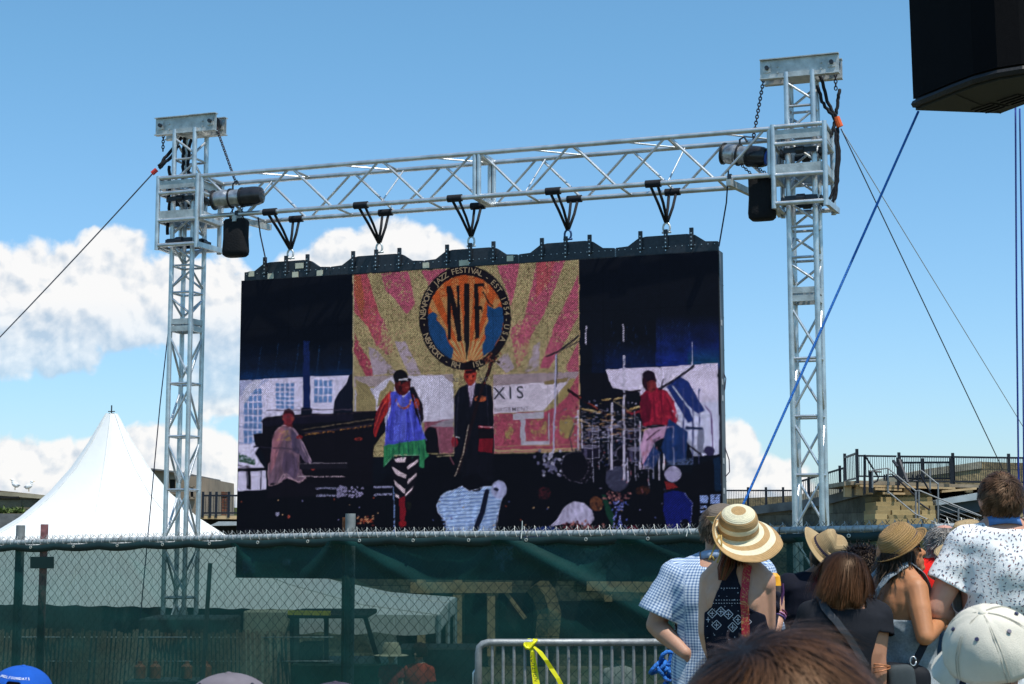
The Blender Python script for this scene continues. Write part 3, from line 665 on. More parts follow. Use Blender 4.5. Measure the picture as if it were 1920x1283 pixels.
# cross beam ---------------------------------------------------------------
def beam():
    t = thing('cross_beam', TP(TL, LD / 2, 0, ZT), 'long aluminium truss beam spanning between the two towers above the screen', 'truss beam')
    A0 = SL + .05; A1 = LD - SL - .05; mid = (A0 + A1) / 2 + .12; bf, bb = -.285, .285; zt = ZT - .02; zb = ZT - .60
    for b in (bf, bb):
        for z in (zt, zb):
            mb = MB(); x0 = A0 + (.55 if (z == zb and b == bb) else 0); x1 = A1 - (.45 if (z == zb and b == bb) else 0)
            mb.tube(TP(TL, x0, b, z), TP(TL, x1, b, z), .033, 12); mb.build('chord', M_alu, t, smooth=True)
    mb = MB()
    for (s0, s1) in ((A0 + .03, mid - .035), (mid + .035, A1 - .03)):
        n = 6; p = (s1 - s0) / n
        for i in range(n):
            for b, fl in ((bf, 0), (bb, 1)):
                za, zc = (zt, zb) if (i + fl) % 2 == 0 else (zb, zt)
                mb.tube(TP(TL, s0 + i * p + .03, b, za), TP(TL, s0 + (i + 1) * p - .03, b, zc), .018, 8)
        for i in range(n + 1):
            a = s0 + i * p
            if i % 2 == 0: mb.tube(TP(TL, a, bf, zt), TP(TL, a, bb, zt), .018, 8)
            if i % 2 == 1: mb.tube(TP(TL, a, bf, zb), TP(TL, a, bb, zb), .018, 8)
            if i in (1, 3, 5) : mb.tube(TP(TL, a, bf, zt), TP(TL, min(a + p, s1), bb, zt), .011, 8)
            if i in (1, 4): mb.tube(TP(TL, a, bf, zb), TP(TL, a + .1, bb, zt), .011, 8)
    mb.build('lacing', M_alu, t, smooth=True)
    for a in (A0, mid - .03, mid + .03, A1):
        mb = MB()
        for b in (bf, bb): mb.tube(TP(TL, a, b, zt), TP(TL, a, b, zb), .030, 10)
        for z in (zt, zb): mb.bar(TP(TL, a, bf, z), TP(TL, a, bb, z), .05, .06)
        mb.build('end_frame', M_alu, t, smooth=True)
    for a in (SL + .62, LD - SL - .55):
        mb = MB(); mb.bar(TP(TL, a, bf - .1, zb - .075), TP(TL, a + .15, bb + .1, zb - .075), .06, .08); mb.build('hoist_bar', M_aluplate, t)
        mb = MB(); mb.box(TP(TL, a, bf, zb - .0), (.05, .075, .09), U); mb.build('clamp', M_steel, t)
beam()

# chain hoists ---------------------------------------------------------------
def hoist(p0, p1, bag_c, bag_w, bag_h, lab, blue):
    """horizontal motor from p0 to p1 with a hanging chain bag"""
    t = thing('chain_hoist', (p0 + p1) / 2, lab, 'chain hoist', 'chain hoists at the beam ends'); d = (p1 - p0).normalized(); L_ = (p1 - p0).length
    mb = MB(); x, y = frame_of(d); prof = [(0, .06), (.02, .10), (.12, .125), (.30, .13), (.32, .118), (.55, .118), (.57, .135), (.80, .135), (.88, .13), (.97, .11), (1, .06)]
    rings = [[p0 + d * (L_ * f) + x * (r * math.cos(a)) + y * (r * math.sin(a)) for a in [2 * math.pi * k / 20 for k in range(20)]] for f, r in prof]
    mb.loft(rings[:6]); mb.build('motor_cover', mat('hoist_silver', (.35, .36, .38), .3, .7, .35, 14, .2), t, smooth=True)
    mb = MB(); mb.loft(rings[5:]); mb.build('gear_case', mat('hoist_black', (.02, .02, .025), .25, 0, .3, 10), t, smooth=True)
    mb = MB()
    for f in (.0, .33, .56):
        q = p0 + d * (L_ * f + .02); mb.tube(q, q + d * .02, .14, 20)
    mb.build('flange', M_black, t, smooth=True)
    mb = MB(); q = p0.lerp(p1, .4); mb.path([q + Z * .1, q + Z * .2, q + d * .06 + Z * .24, q + d * .1 + Z * .18], .014, 6); mb.build('hook', M_steel, t, smooth=True)
    mb = MB(); c = p1.lerp(p0, .02) + d * .01 + Z * .01 - V * .0; 
    if blue:
        mb.tube(p1 - d * .02 - V * .0, p1 + d * .006, .1, 20, .085); mb.build('end_sticker', mat('blue_sticker', (.02, .09, .45), .4), t, smooth=True)
        mb = MB(); mb.tube(p1 + d * .004, p1 + d * .010, .045, 12); mb.build('red_emblem', mat('red_sticker', (.45, .04, .03), .4), t, smooth=True)
    rings = []
    for f, s in ((0, .88), (.06, 1), (.5, 1.02), (.85, 1.04), (.95, 1.0), (1, .82)):
        ring = []
        for k in range(24):
            a = 2 * math.pi * k / 24; cs, sn = math.cos(a), math.sin(a); q = (abs(cs) ** 4 + abs(sn) ** 4) ** -.25
            ring.append(bag_c + U * (bag_w / 2 * s * q * cs * (1 + .03 * math.sin(f * 9))) + V * (.11 * s * q * sn) - Z * (bag_h * f))
        rings.append(ring)
    mb = MB(); mb.loft(rings); mb.build('chain_bag', mat('bag_cloth', (.004, .004, .006), .9, 0, .2, 20, .3), t, smooth='all')
    for e in (-1, 1):
        mb = MB(); chain_mb(mb, [bag_c + U * (e * bag_w * .3), (p0 + p1) / 2 + U * (e * .06) - Z * .1], .04, .006); mb.build('chain', M_chain, t)
    return t
yl = TL.y - .55; yr = TR.y + .05
hoist(W(398, 376, yl), W(494, 366, yl - .2), W(443, 412, yl), .34, .52, 'left chain hoist, silver and black motor in the beam by the left tower', False)
hoist(W(1353, 288, yr + .3), W(1440, 296, yr), W(1428, 330, yr), .32, .56, 'right chain hoist with round blue and red sticker at the right tower', True)
def onething(mb, name, m, lab, cat, group=None, smooth=False):
    o = mb.build(name, m, None, smooth=smooth); tag(o, lab, cat, group); return o
CG = 'lifting chains of the towers'
mb = MB(); chain_mb(mb, [TP(TL, .42, -.05, ZTOP_L + .05), W(443, 345, yl)], .05, .0075); onething(mb, 'lifting_chain', M_chain, 'rusty chain from the left head beam down to the left hoist', 'chain', CG)
mb = MB(); chain_mb(mb, [TP(TL, -.42, -.05, ZTOP_L + .05), TP(TL, -.42, -.05, ZTOP_L - .27)], .05, .0075); onething(mb, 'lifting_chain', M_chain, 'short chain at the outer end of the left head beam', 'chain', CG)
mb = MB(); chain_mb(mb, [TP(TR, -.45, -.05, ZTOP_R + .05), W(1412, 262, yr)], .05, .0075); onething(mb, 'lifting_chain', M_chain, 'long chain from the right head beam down to the right hoist', 'chain', CG)
mb = MB(); chain_mb(mb, [TP(TR, .43, -.05, ZTOP_R + .05), TP(TR, .43, -.05, ZTOP_R - .25)], .05, .0075); onething(mb, 'lifting_chain', M_chain, 'short chain at the outer end of the right head beam', 'chain', CG)
# black slings and cable bundles on the towers
def bundle(lists, r, lab, name='cable_bundle', m=None, cat='cable', seed=1):
    mb = MB(); rs = random.Random(seed)
    for pts in lists:
        q = [Vector(p) for p in pts]; s = []
        for i in range(len(q) - 1):
            for k in range(6):
                t = k / 6; p = q[i].lerp(q[i + 1], t); s.append(p + Vector((rs.gauss(0, r * .25), rs.gauss(0, r * .25), rs.gauss(0, r * .2))))
        s.append(q[-1]); mb.path(s, r, 7)
    return onething(mb, name, m or M_web, lab, cat, smooth='all')
Yt = TR.y
bundle([[W(1536, 138, Yt), W(1552, 190, Yt), W(1568, 222, Yt)], [W(1532, 160, Yt), W(1545, 195, Yt), W(1566, 226, Yt)], [W(1575, 168, Yt), W(1571, 190, Yt), W(1568, 215, Yt)],
        [W(1568, 222, Yt), W(1560, 250, Yt), W(1552, 262, Yt)]], .022, 'black slings hanging beside the top of the right tower', 'sling', seed=3)
bundle([[W(1569, 240, Yt), W(1574, 290, Yt), W(1571, 340, Yt), W(1566, 372, Yt), W(1558, 382, Yt), W(1548, 374, Yt)], [W(1565, 240, Yt), W(1569, 290, Yt), W(1566, 350, Yt), W(1553, 378, Yt)],
        [W(1571, 238, Yt), W(1571, 290, Yt), W(1568, 350, Yt), W(1562, 380, Yt)]], .017, 'black cable bundle looped down the outer side of the right sleeve block', seed=4)
Yq = TL.y
bundle([[W(342, 258, Yq), W(315, 290, Yq), W(297, 312, Yq)], [W(336, 272, Yq), W(318, 298, Yq), W(298, 316, Yq)], [W(345, 258, Yq), W(344, 300, Yq), W(343, 340, Yq)], [W(357, 262, Yq), W(352, 300, Yq), W(354, 330, Yq)],
        [W(318, 312, Yq), W(318, 345, Yq), W(317, 400, Yq), W(314, 440, Yq)], [W(326, 360, Yq), W(326, 400, Yq), W(321, 440, Yq)]], .024, 'black slings pulled out to the left of the left tower head', 'sling', seed=5)
mb = MB(); mb.path([W(294, 318, Yq), W(285, 326, Yq)], .035, 8); onething(mb, 'ratchet', mat('red_tag', (.45, .03, .02), .5), 'red tensioner where the left guy wire meets its sling', 'tensioner')
mb = MB(); mb.path([W(1568, 220, Yt), W(1571, 228, Yt), W(1575, 238, Yt)], .042, 10); onething(mb, 'ratchet', mat('orange_tag', (.8, .12, .02), .5), 'orange tensioner beside the right tower', 'tensioner')
def wire(lab, pts, r, m, name='guy_wire', cat='wire', group=None, sag=0.0):
    mb = MB(); q = [Vector(p) for p in pts]; s = []
    for a, b in zip(q[:-1], q[1:]):
        for k in range(10): t = k / 10; p = a.lerp(b, t); p.z -= sag * 4 * t * (1 - t); s.append(p)
    s.append(q[-1]); mb.path(s, r, 6); return onething(mb, name, m, lab, cat, group, smooth='all')
M_wire = mat('wire_rope', (.10, .11, .14), .5, .6, .2, 40); M_rope_l = mat('pale_rope', (.45, .47, .5), .8, 0, .2, 60); M_rope_b = mat('blue_rope', (.018, .15, .52), .75, 0, .35, 90, .5, 150)
g0 = W(-160, 795, 27); wire('thin guy wire running down to the left from the left tower', [W(286, 326, Yq), g0 , g0 + (g0 - W(286, 326, Yq)) * 1.2], .010, M_wire, sag=.05)
a = W(1577, 242, Yt); b = W(1880, 880, 24.5); wire('dark guy wire from the right tower, nearer of two', [a, b, b + (b - a) * .85], .0085, M_wire)
b = W(1912, 790, 26); wire('pale guy rope from the right tower, upper of two', [a, b, b + (b - a) * 1.15], .0065, M_rope_l)
wire('thin dark rope hanging down beside the left tower in front of the tent', [W(318, 600, TL.y + .3), W(300, 760, TL.y + .25), W(275, 1030, TL.y + .1), W(262, 1170, TL.y + .1), W(240, 1440, TL.y + .1)], .008, mat('navy_rope', (.01, .015, .06), .8), 'rope', 'rope')

# ------------------------------------------------------------------ LED wall
SA = W(453, 529, 22.75); SB = W(1346, 469, 20.30)          # top corners of the lit face
SU = (Vector((SB.x, SB.y, 0)) - Vector((SA.x, SA.y, 0))); SWID = SU.length; SU.normalize(); SV = Vector((-SU.y, SU.x, 0))
ZS1 = (SA.z + SB.z) / 2; ZS0 = (W(443, 1083, 22.75).z + W(1352, 1090, 20.3).z) / 2; SH = ZS1 - ZS0
SO = Vector((SA.x, SA.y, 0))
def SP(a, z, b=0.0): return SO + SU * a + SV * b + Z * z
def SCR(px, py, off=0.003):
    """point on the screen's face for a place measured in the photograph"""
    d = W(px, py, 1.0) - Vector((0, 0, CAMZ)); o = Vector((0, 0, CAMZ)); q = SO - SV * off
    t = (q - o).dot(SV) / d.dot(SV); return o + d * t
LED = thing('led_wall', SP(SWID / 2, ZS0), 'huge black LED video wall showing a band on stage', 'video screen')
mb = MB(); mb.box(SP(SWID / 2, (ZS0 + ZS1) / 2, .11), (SWID + .02, .20, SH + .02), SU)
mb.build('cabinet', mat('led_cabinet', (.012, .013, .017), .6, 0, .2, 3), LED)
mb = MB()
for i in range(1, 10): mb.box(SP(SWID + .012, ZS0 + SH * i / 10, .11), (.006, .2, .012), SU)
mb.box(SP(SWID + .011, (ZS0 + ZS1) / 2, .11), (.005, .19, SH), SU)
mb.build('side_panel', mat('led_side', (.10, .11, .13), .5, .3, .2, 2), LED)
mb = MB()
for f in (.08, .27, .36, .55, .6, .78): mb.box(SP(SWID + .017, ZS0 + SH * f, .06), (.01, .05, .07), SU)
mb.build('latch', mat('latch_pale', (.35, .36, .38), .5), LED)

# picture shown on the wall -------------------------------------------------
NX, NY = 620, 424
gx, gyy = np.meshgrid((np.arange(NX) + .5) / NX, (np.arange(NY) + .5) / NY)
PW = np.stack([SO.x + SU.x * gx * SWID, SO.y + SU.y * gx * SWID, ZS1 - gyy * SH], -1)
PX, PY = PROJ(PW)
IMG = np.zeros((NY, NX, 3))
_w = lambda k: (lambda n: n)(k)
def C8(c): return np.array(c, float) / 255
IMG[:] = C8((9, 13, 24))
RND = rng.random((NY, NX)); RND2 = rng.random((NY // 2 + 1, NX // 2 + 1)).repeat(2, 0).repeat(2, 1)[:NY, :NX]
def smoothn(k):
    a = rng.random((NY // k + 3, NX // k + 3)); yi = np.arange(NY) / k; xi = np.arange(NX) / k; y0 = yi.astype(int); x0 = xi.astype(int); fy = (yi - y0)[:, None]; fx = (xi - x0)[None, :]
    return (a[y0][:, x0] * (1 - fy) * (1 - fx) + a[y0 + 1][:, x0] * fy * (1 - fx) + a[y0][:, x0 + 1] * (1 - fy) * fx + a[y0 + 1][:, x0 + 1] * fy * fx)
SN = smoothn(9) * .6 + smoothn(4) * .4
PX = PX + (smoothn(9) - .5) * 1.8 + (smoothn(2) - .5) * .6; PY = PY + (smoothn(9) - .5) * 1.8 + (smoothn(2) - .5) * .6
def mpoly(pts):
    m = np.zeros((NY, NX), bool); n = len(pts)
    for i in range(n):
        x1, y1 = pts[i]; x2, y2 = pts[(i + 1) % n]
        if y1 == y2: continue
        c = ((PY >= min(y1, y2)) & (PY < max(y1, y2))); xi = x1 + (PY - y1) * (x2 - x1) / (y2 - y1); m ^= c & (PX < xi)
    return m
def mell(cx, cy, rx, ry, rot=0):
    dx, dy = PX - cx, PY - cy; c, s = math.cos(rot), math.sin(rot); return ((dx * c + dy * s) / rx) ** 2 + ((-dx * s + dy * c) / ry) ** 2 < 1
def mline(pts, w):
    m = np.zeros((NY, NX), bool)
    for (x1, y1), (x2, y2) in zip(pts[:-1], pts[1:]):
        dx, dy = x2 - x1, y2 - y1; t = np.clip(((PX - x1) * dx + (PY - y1) * dy) / (dx * dx + dy * dy + 1e-9), 0, 1); m |= (PX - x1 - t * dx) ** 2 + (PY - y1 - t * dy) ** 2 < (w / 2) ** 2
    return m
def put(m, c, a=1.0, prob=1.0, rn=None):
    if prob < 1: m = m & ((RND if rn is None else rn) < prob)
    IMG[m] = IMG[m] * (1 - a) + C8(c) * a
def poly(p, c, a=1, prob=1): put(mpoly(p), c, a, prob)
def line(p, c, w=2.2, a=1, prob=1): put(mline(p, w), c, a, prob)
def elli(cx, cy, rx, ry, c, a=1, prob=1, rot=0): put(mell(cx, cy, rx, ry, rot), c, a, prob)
# blue stage light at the foot of the black drapes
for (x0, x1, y0, y1, c, p) in [(446, 663, 640, 712, (8, 32, 78), .55), (446, 663, 690, 712, (10, 48, 110), .75), (1135, 1350, 640, 692, (12, 30, 96), .7), (1230, 1350, 590, 686, (16, 36, 130), .95), (1290, 1350, 650, 684, (12, 70, 96), .8), (1110, 1135, 630, 700, (10, 26, 80), .5)]:
    m = mpoly([(x0, y0), (x1, y0), (x1, y1), (x0, y1)]); g = np.clip((PY - y0) / (y1 - y0), 0, 1) * p * (0.5 + SN); IMG[m] = IMG[m] * (1 - g[m][:, None]) + C8(c) * g[m][:, None]
# left white wall with windows
poly([(446, 714), (560, 707), (662, 704), (662, 776), (500, 782), (500, 820), (478, 850), (498, 880), (500, 918), (443, 922)], (196, 194, 236))
poly([(446, 714), (505, 712), (470, 735), (447, 745)], (140, 150, 200), .8)
for (x0, y0, x1, y1, k) in [(456, 728, 492, 832, 8), (516, 718, 553, 768, 6), (588, 712, 624, 756, 3)]:
    for i in range(k):
        for j in range(4):
            a = x0 + (x1 - x0) * j / 4 + 1; b = x0 + (x1 - x0) * (j + 1) / 4 - 1.2; c = y0 + (y1 - y0) * i / k + 1; d = y0 + (y1 - y0) * (i + 1) / k - 1.4
            poly([(a, c), (b, c), (b, d), (a, d)], (82, 122, 188))
poly([(455, 735), (463, 722), (480, 712), (492, 714), (470, 740), (457, 760)], (178, 180, 214))
for y in (775, 800, 830): line([(447, y), (474, y + 2)], (110, 130, 190), 1.6)
poly([(447, 850), (480, 862), (478, 872), (447, 866)], (30, 70, 50), 1, .7); poly([(447, 872), (470, 875), (470, 882), (447, 882)], (40, 30, 40), 1, .6)
poly([(569, 640), (580, 640), (582, 780), (568, 780)], (14, 30, 84)); poly([(564, 765), (585, 765), (585, 782), (564, 782)], (10, 14, 30))
poly([(662, 700), (655, 704), (648, 722), (634, 738), (627, 752), (624, 785), (662, 785)], (14, 18, 36))
# banner
ban = mpoly([(661, 516), (1085, 486), (1087, 846), (925, 853), (662, 858)])
dif = SN * .5 + .75; tan_ = C8((150, 138, 100))
IMG[ban] = tan_ * (0.92 + 0.16 * RND[ban][:, None])
sp = ban & (RND < .14); IMG[sp] = C8((108, 94, 62)); sp = ban & (RND > .95); IMG[sp] = C8((140, 96, 86))
def ray(pts, c=(158, 70, 98), p=1.0):
    m = mpoly(pts) & ban; k = (SN * .6 + .2 + (RND2 - .5) * .5 + (RND - .5) * .35); mm = m & (k < .3 + .5 * p); IMG[mm] = C8(c) * (.88 + .24 * RND[mm][:, None]); m2 = m & ~mm & (RND < .35); IMG[m2] = C8((160, 95, 85))
ray([(663, 516), (688, 514), (704, 566), (716, 600), (714, 640), (706, 650), (690, 612), (664, 585)], (160, 66, 82), 1.1); ray([(663, 516), (676, 516), (684, 560), (680, 600), (666, 560)], (150, 74, 56), 1)
ray([(714, 513), (765, 509), (772, 535), (778, 570), (762, 590), (740, 560), (724, 545)], p=.9); ray([(690, 570), (720, 600), (740, 660), (725, 665), (700, 640)], p=.35)
ray([(790, 508), (836, 505), (828, 520), (806, 540)]); ray([(665, 622), (676, 650), (696, 680), (700, 706), (686, 706), (664, 660)], (150, 55, 80), .9)
ray([(932, 499), (974, 494), (966, 540), (958, 575), (948, 540)], p=1); ray([(1006, 493), (1060, 489), (1040, 540), (1020, 590), (985, 650), (970, 640), (990, 570)], p=.85); ray([(1006, 493), (1040, 490), (1030, 530), (1005, 560)], (160, 68, 80), 1)
ray([(1086, 512), (1086, 590), (1060, 640), (1030, 690), (1012, 692), (1040, 610)], p=1); ray([(1086, 640), (1086, 700), (1070, 700), (1060, 690)], p=.9); ray([(955, 620), (975, 600), (1000, 600), (990, 660), (970, 690)], p=.25)
for pts in ([(690, 650), (704, 655), (745, 700), (700, 704)], [(740, 640), (760, 640), (790, 702), (766, 703)], [(930, 680), (950, 660), (965, 690), (950, 700)], [(1000, 650), (1012, 640), (1010, 695), (985, 698)]):
    m = mpoly(pts) & ban & (SN + RND * .4 > .5); IMG[m] = C8((150, 136, 156))
# white band with sponsor lettering and the lower banner
put(mpoly([(663, 706), (850, 702), (850, 722), (663, 726)]) & ban, (146, 132, 142)); poly([(700, 728), (722, 712), (740, 705), (830, 704), (850, 720), (850, 788), (700, 800)], (186, 184, 216))
poly([(665, 730), (700, 728), (706, 775), (665, 780)], (158, 156, 186)); poly([(668, 712), (690, 722), (704, 750), (704, 780), (668, 780)], (132, 120, 84)); poly([(706, 764), (712, 735), (722, 728), (730, 712), (740, 720), (738, 740), (718, 756)], (134, 122, 86))
poly([(925, 703), (1086, 697), (1086, 722), (925, 728)], (140, 124, 138)); poly([(925, 724), (1066, 714), (1046, 738), (1020, 770), (925, 776)], (188, 180, 208)); poly([(1020, 715), (1066, 708), (1064, 716), (1022, 722)], (120, 104, 70))
poly([(1030, 764), (1062, 722), (1070, 710), (1086, 712), (1086, 770)], (140, 124, 80))
ray([(925, 776), (1022, 772), (1040, 765), (1062, 745), (1086, 700), (1086, 843), (925, 850)], (150, 60, 86), 1.0); ray([(795, 792), (850, 786), (850, 850), (800, 850)], (128, 68, 92), 1.4)
poly([(800, 800), (830, 790), (850, 786), (850, 800)], (136, 128, 150))
for c, rx, ry in (((1010, 800), 16, 20), ((955, 812), 8, 12), ((1062, 800), 14, 24)):
    m = mell(*c, rx, ry) & (SN + RND * .3 > .5); IMG[m] = C8((140, 122, 76))
poly([(962, 776), (1020, 772), (1020, 784), (962, 788)], (158, 156, 180)); poly([(976, 786), (985, 786), (985, 828), (1030, 826), (1030, 834), (976, 836)], (158, 156, 180)); line([(1028, 776), (1030, 832)], (150, 146, 170), 2.5); line([(925, 838), (1086, 833)], (150, 110, 90), 2); line([(925, 846), (1086, 841)], (168, 150, 110), 3)
line([(662, 518), (664, 858)], (170, 160, 130), 2); line([(1085, 488), (1087, 845)], (176, 150, 110), 2)
for y in (590, 650, 716): put(mline([(448, y), (1348, y - 40)], 1) & ban, (120, 105, 62), .35)
# round emblem
ring = mell(872, 596, 86, 98, .0); inner = mell(873, 598, 71, 82)
put(ring, (20, 16, 24)); put(inner, (176, 74, 30))
ang = np.arctan2(PX - 876, 690 - PY); rays = (np.sin(ang * 34) > .15)
m = inner & rays; IMG[m] = C8((170, 118, 70)) ; m = inner & (PY > 640) & (np.sin(ang * 34) > -.5); IMG[m] = C8((168, 140, 92)); m = inner & rays & (PY < 560) & (RND < .5); IMG[m] = C8((176, 74, 30))
put(mpoly([(800, 590), (806, 588), (812, 584), (820, 590), (818, 600), (824, 606), (834, 618), (840, 640), (850, 655), (848, 672), (840, 674), (815, 655), (803, 625)]) & inner, (20, 62, 116))
put(mpoly([(944, 580), (936, 575), (926, 580), (914, 572), (912, 590), (916, 602), (908, 618), (910, 635), (904, 650), (906, 668), (925, 655), (940, 625), (944, 600)]) & inner, (20, 62, 116)); line([(906, 548), (915, 566), (924, 576)], (24, 20, 24), 2.4)
for pts in ([(837, 538), (846, 536), (862, 598), (866, 640), (859, 642), (846, 575)], [(838, 545), (844, 545), (846, 636), (840, 638)], [(856, 536), (861, 536), (864, 618), (859, 616)], [(870, 532), (881, 532), (880, 640), (875, 676), (871, 640)], [(889, 532), (897, 531), (899, 634), (891, 636)], [(889, 532), (908, 531), (909, 542), (906, 537), (889, 538)], [(889, 574), (904, 574), (904, 588), (901, 580), (889, 580)]): poly(pts, (22, 18, 22))
# piano, stage floor, black riser
poly([(446, 770), (446, 782), (500, 776), (500, 768), (700, 764), (716, 792), (700, 860), (446, 1083)], (12, 13, 22), 0)
for pts in ([(492, 786), (516, 780), (720, 770), (724, 806), (690, 850), (560, 870), (480, 838), (474, 815), (492, 812)], [(478, 820), (560, 812), (700, 820), (700, 910), (520, 914), (500, 870)]): poly(pts, (13, 11, 20))
poly([(440, 924), (440, 1100), (1360, 1100), (1360, 890), (1240, 885), (1120, 850), (1020, 850), (800, 852), (700, 910)], (8, 9, 17))
poly([(443, 880), (498, 876), (498, 882), (470, 884), (470, 918), (462, 918), (462, 884), (443, 886)], (10, 10, 18)); line([(489, 882), (489, 918)], (60, 60, 84), 2)
poly([(488, 790), (560, 780), (660, 776), (664, 788), (560, 795), (500, 800)], (18, 16, 34))
for i in range(70):
    t = i / 70; elli(575 + 120 * t + random.uniform(-3, 3), 815 - 17 * t + random.uniform(-2, 2), 2, 1.2, random.choice([(150, 105, 50), (120, 70, 34), (60, 35, 30)]))
# pianist
poly([(512, 822), (519, 806), (531, 799), (549, 801), (559, 812), (564, 830), (562, 852), (563, 876), (572, 897), (558, 905), (540, 897), (524, 905), (505, 913), (502, 890), (508, 862)], (104, 80, 104))
poly([(512, 822), (519, 806), (531, 799), (534, 812), (524, 840), (516, 870), (506, 890), (508, 862)], (146, 92, 112)); poly([(546, 806), (558, 814), (564, 832), (560, 852), (548, 846)], (70, 60, 92)); poly([(534, 846), (556, 858), (560, 884), (552, 900), (540, 897), (528, 876)], (80, 64, 94))
poly([(558, 816), (568, 832), (581, 858), (588, 872), (580, 878), (570, 864), (556, 842)], (84, 70, 100)); line([(559, 815), (570, 834), (584, 864)], (178, 150, 180), 1.5); elli(587, 878, 4.5, 4, (140, 44, 40))
for (p_, q_) in (((530, 815), (518, 850)), ((540, 812), (532, 860)), ((548, 850), (556, 892)), ((524, 880), (512, 906)), ((538, 870), (530, 898))): line([p_, q_], (62, 50, 76), 1.4, .8)
for i in range(26): elli(528 + random.uniform(-8, 16), 812 + random.uniform(-6, 14), 2.2, .9, (168, 130, 70), .8)
line([(505, 911), (524, 903), (531, 889), (542, 896), (560, 905), (573, 896)], (190, 156, 176), 1.6); line([(504, 868), (502, 890), (505, 912)], (178, 140, 160), 1.4); line([(520, 805), (531, 798), (549, 800)], (190, 150, 160), 1.5)
poly([(531, 800), (533, 790), (548, 790), (549, 802)], (92, 28, 36)); elli(541, 782, 11.5, 14, (104, 30, 42)); poly([(530, 778), (534, 768), (544, 766), (552, 773), (552, 781), (544, 775), (536, 776)], (44, 14, 24)); elli(549, 785, 3, 4, (138, 52, 48)); elli(531, 785, 2.2, 3.6, (126, 44, 44))
poly([(507, 906), (530, 904), (560, 904), (600, 908), (604, 930), (500, 934)], (14, 12, 22)); elli(562, 820, 6, 3.5, (126, 24, 28)); elli(672, 823, 8, 3, (150, 40, 34), 1, .7)
line([(566, 806), (604, 800), (660, 792), (700, 786)], (96, 84, 70), 2.2, 1, .9); line([(572, 812), (640, 804), (700, 795)], (40, 34, 50), 3); line([(476, 838), (560, 842), (560, 850)], (40, 38, 64), 1.6)
poly([(560, 868), (650, 866), (652, 878), (562, 880)], (22, 20, 32)); line([(562, 870), (650, 868)], (120, 112, 130), 1.5, 1, .85)
# flight case rails
for (x0, x1, y0, y1) in ((592, 650, 914, 918), (592, 650, 928, 932), (700, 736, 912, 916), (700, 736, 926, 930)): poly([(x0, y0), (x1, y0 - 1), (x1, y1 - 1), (x0, y1)], (132, 134, 180), 1, .8)
for i in range(60): elli(random.choice([random.uniform(632, 650), random.uniform(655, 682)]), random.uniform(912, 932), 2, 2, (120, 116, 160))
line([(738, 914), (740, 998)], (110, 140, 210), 2.4, 1, .8)
# singer
poly([(700, 812), (704, 776), (718, 748), (733, 733), (740, 740), (728, 770), (714, 796), (704, 822)], (150, 28, 30)); poly([(704, 780), (716, 752), (724, 760), (712, 788), (702, 815)], (96, 16, 30))
poly([(734, 735), (745, 733), (756, 745), (770, 733), (776, 742), (784, 770), (788, 792), (800, 828), (721, 836), (724, 800), (732, 770)], (58, 66, 196)); m = mpoly([(750, 745), (760, 745), (762, 826), (740, 828)]); put(m, (80, 92, 216), .8)
for x in (742, 766, 780): line([(x, 770), (x - 4, 830)], (38, 44, 150), 1.8)
poly([(720, 836), (801, 823), (804, 856), (796, 862), (796, 878), (788, 878), (786, 856), (760, 852), (738, 854), (722, 874), (719, 876)], (36, 118, 76)); line([(749, 828), (748, 852)], (14, 60, 60), 1.8); line([(765, 826), (766, 852)], (14, 60, 60), 1.8); line([(785, 826), (786, 876)], (14, 60, 60), 1.8); line([(722, 872), (740, 853), (786, 854)], (120, 180, 150), 1.4)
elli(755, 722, 15, 19, (66, 16, 22)); elli(751, 707, 13, 13, (14, 12, 18)); poly([(747, 711), (770, 709), (770, 714), (748, 714)], (190, 190, 214)); elli(767, 712, 4, 2.5, (14, 10, 18)); elli(760, 726, 8, 9, (108, 26, 26), .8)
for i in range(46):
    a = math.pi * (.08 + .84 * random.random()); elli(757 + 14 * math.cos(a), 744 + 22 * math.sin(a), 2, 2, random.choice([(176, 92, 60), (150, 60, 80), (170, 140, 130), (150, 40, 30)]))
poly([(768, 728), (776, 724), (792, 760), (794, 786), (788, 798), (778, 770)], (20, 12, 22)); elli(781, 756, 5, 9, (150, 46, 30)); elli(773, 732, 3, 6, (14, 14, 26))
poly([(735, 856), (786, 854), (784, 880), (774, 924), (762, 940), (748, 930), (738, 898), (733, 872)], (14, 12, 22))
for pts in ([(738, 860), (761, 857), (761, 867), (744, 868)], [(785, 860), (784, 866), (764, 882), (763, 876)], [(734, 875), (762, 890), (762, 898), (742, 890)], [(781, 886), (780, 894), (764, 909), (764, 902)], [(738, 900), (760, 918), (760, 926), (742, 912)], [(775, 912), (772, 920), (760, 932), (760, 926)], [(741, 925), (748, 928), (750, 935), (742, 932)]): poly(pts, (196, 176, 196))
poly([(748, 934), (759, 930), (761, 960), (756, 990), (750, 990), (750, 962)], (120, 16, 30)); elli(755, 982, 8, 6, (130, 16, 24)); elli(767, 948, 5, 8, (30, 34, 26), 1, .6)
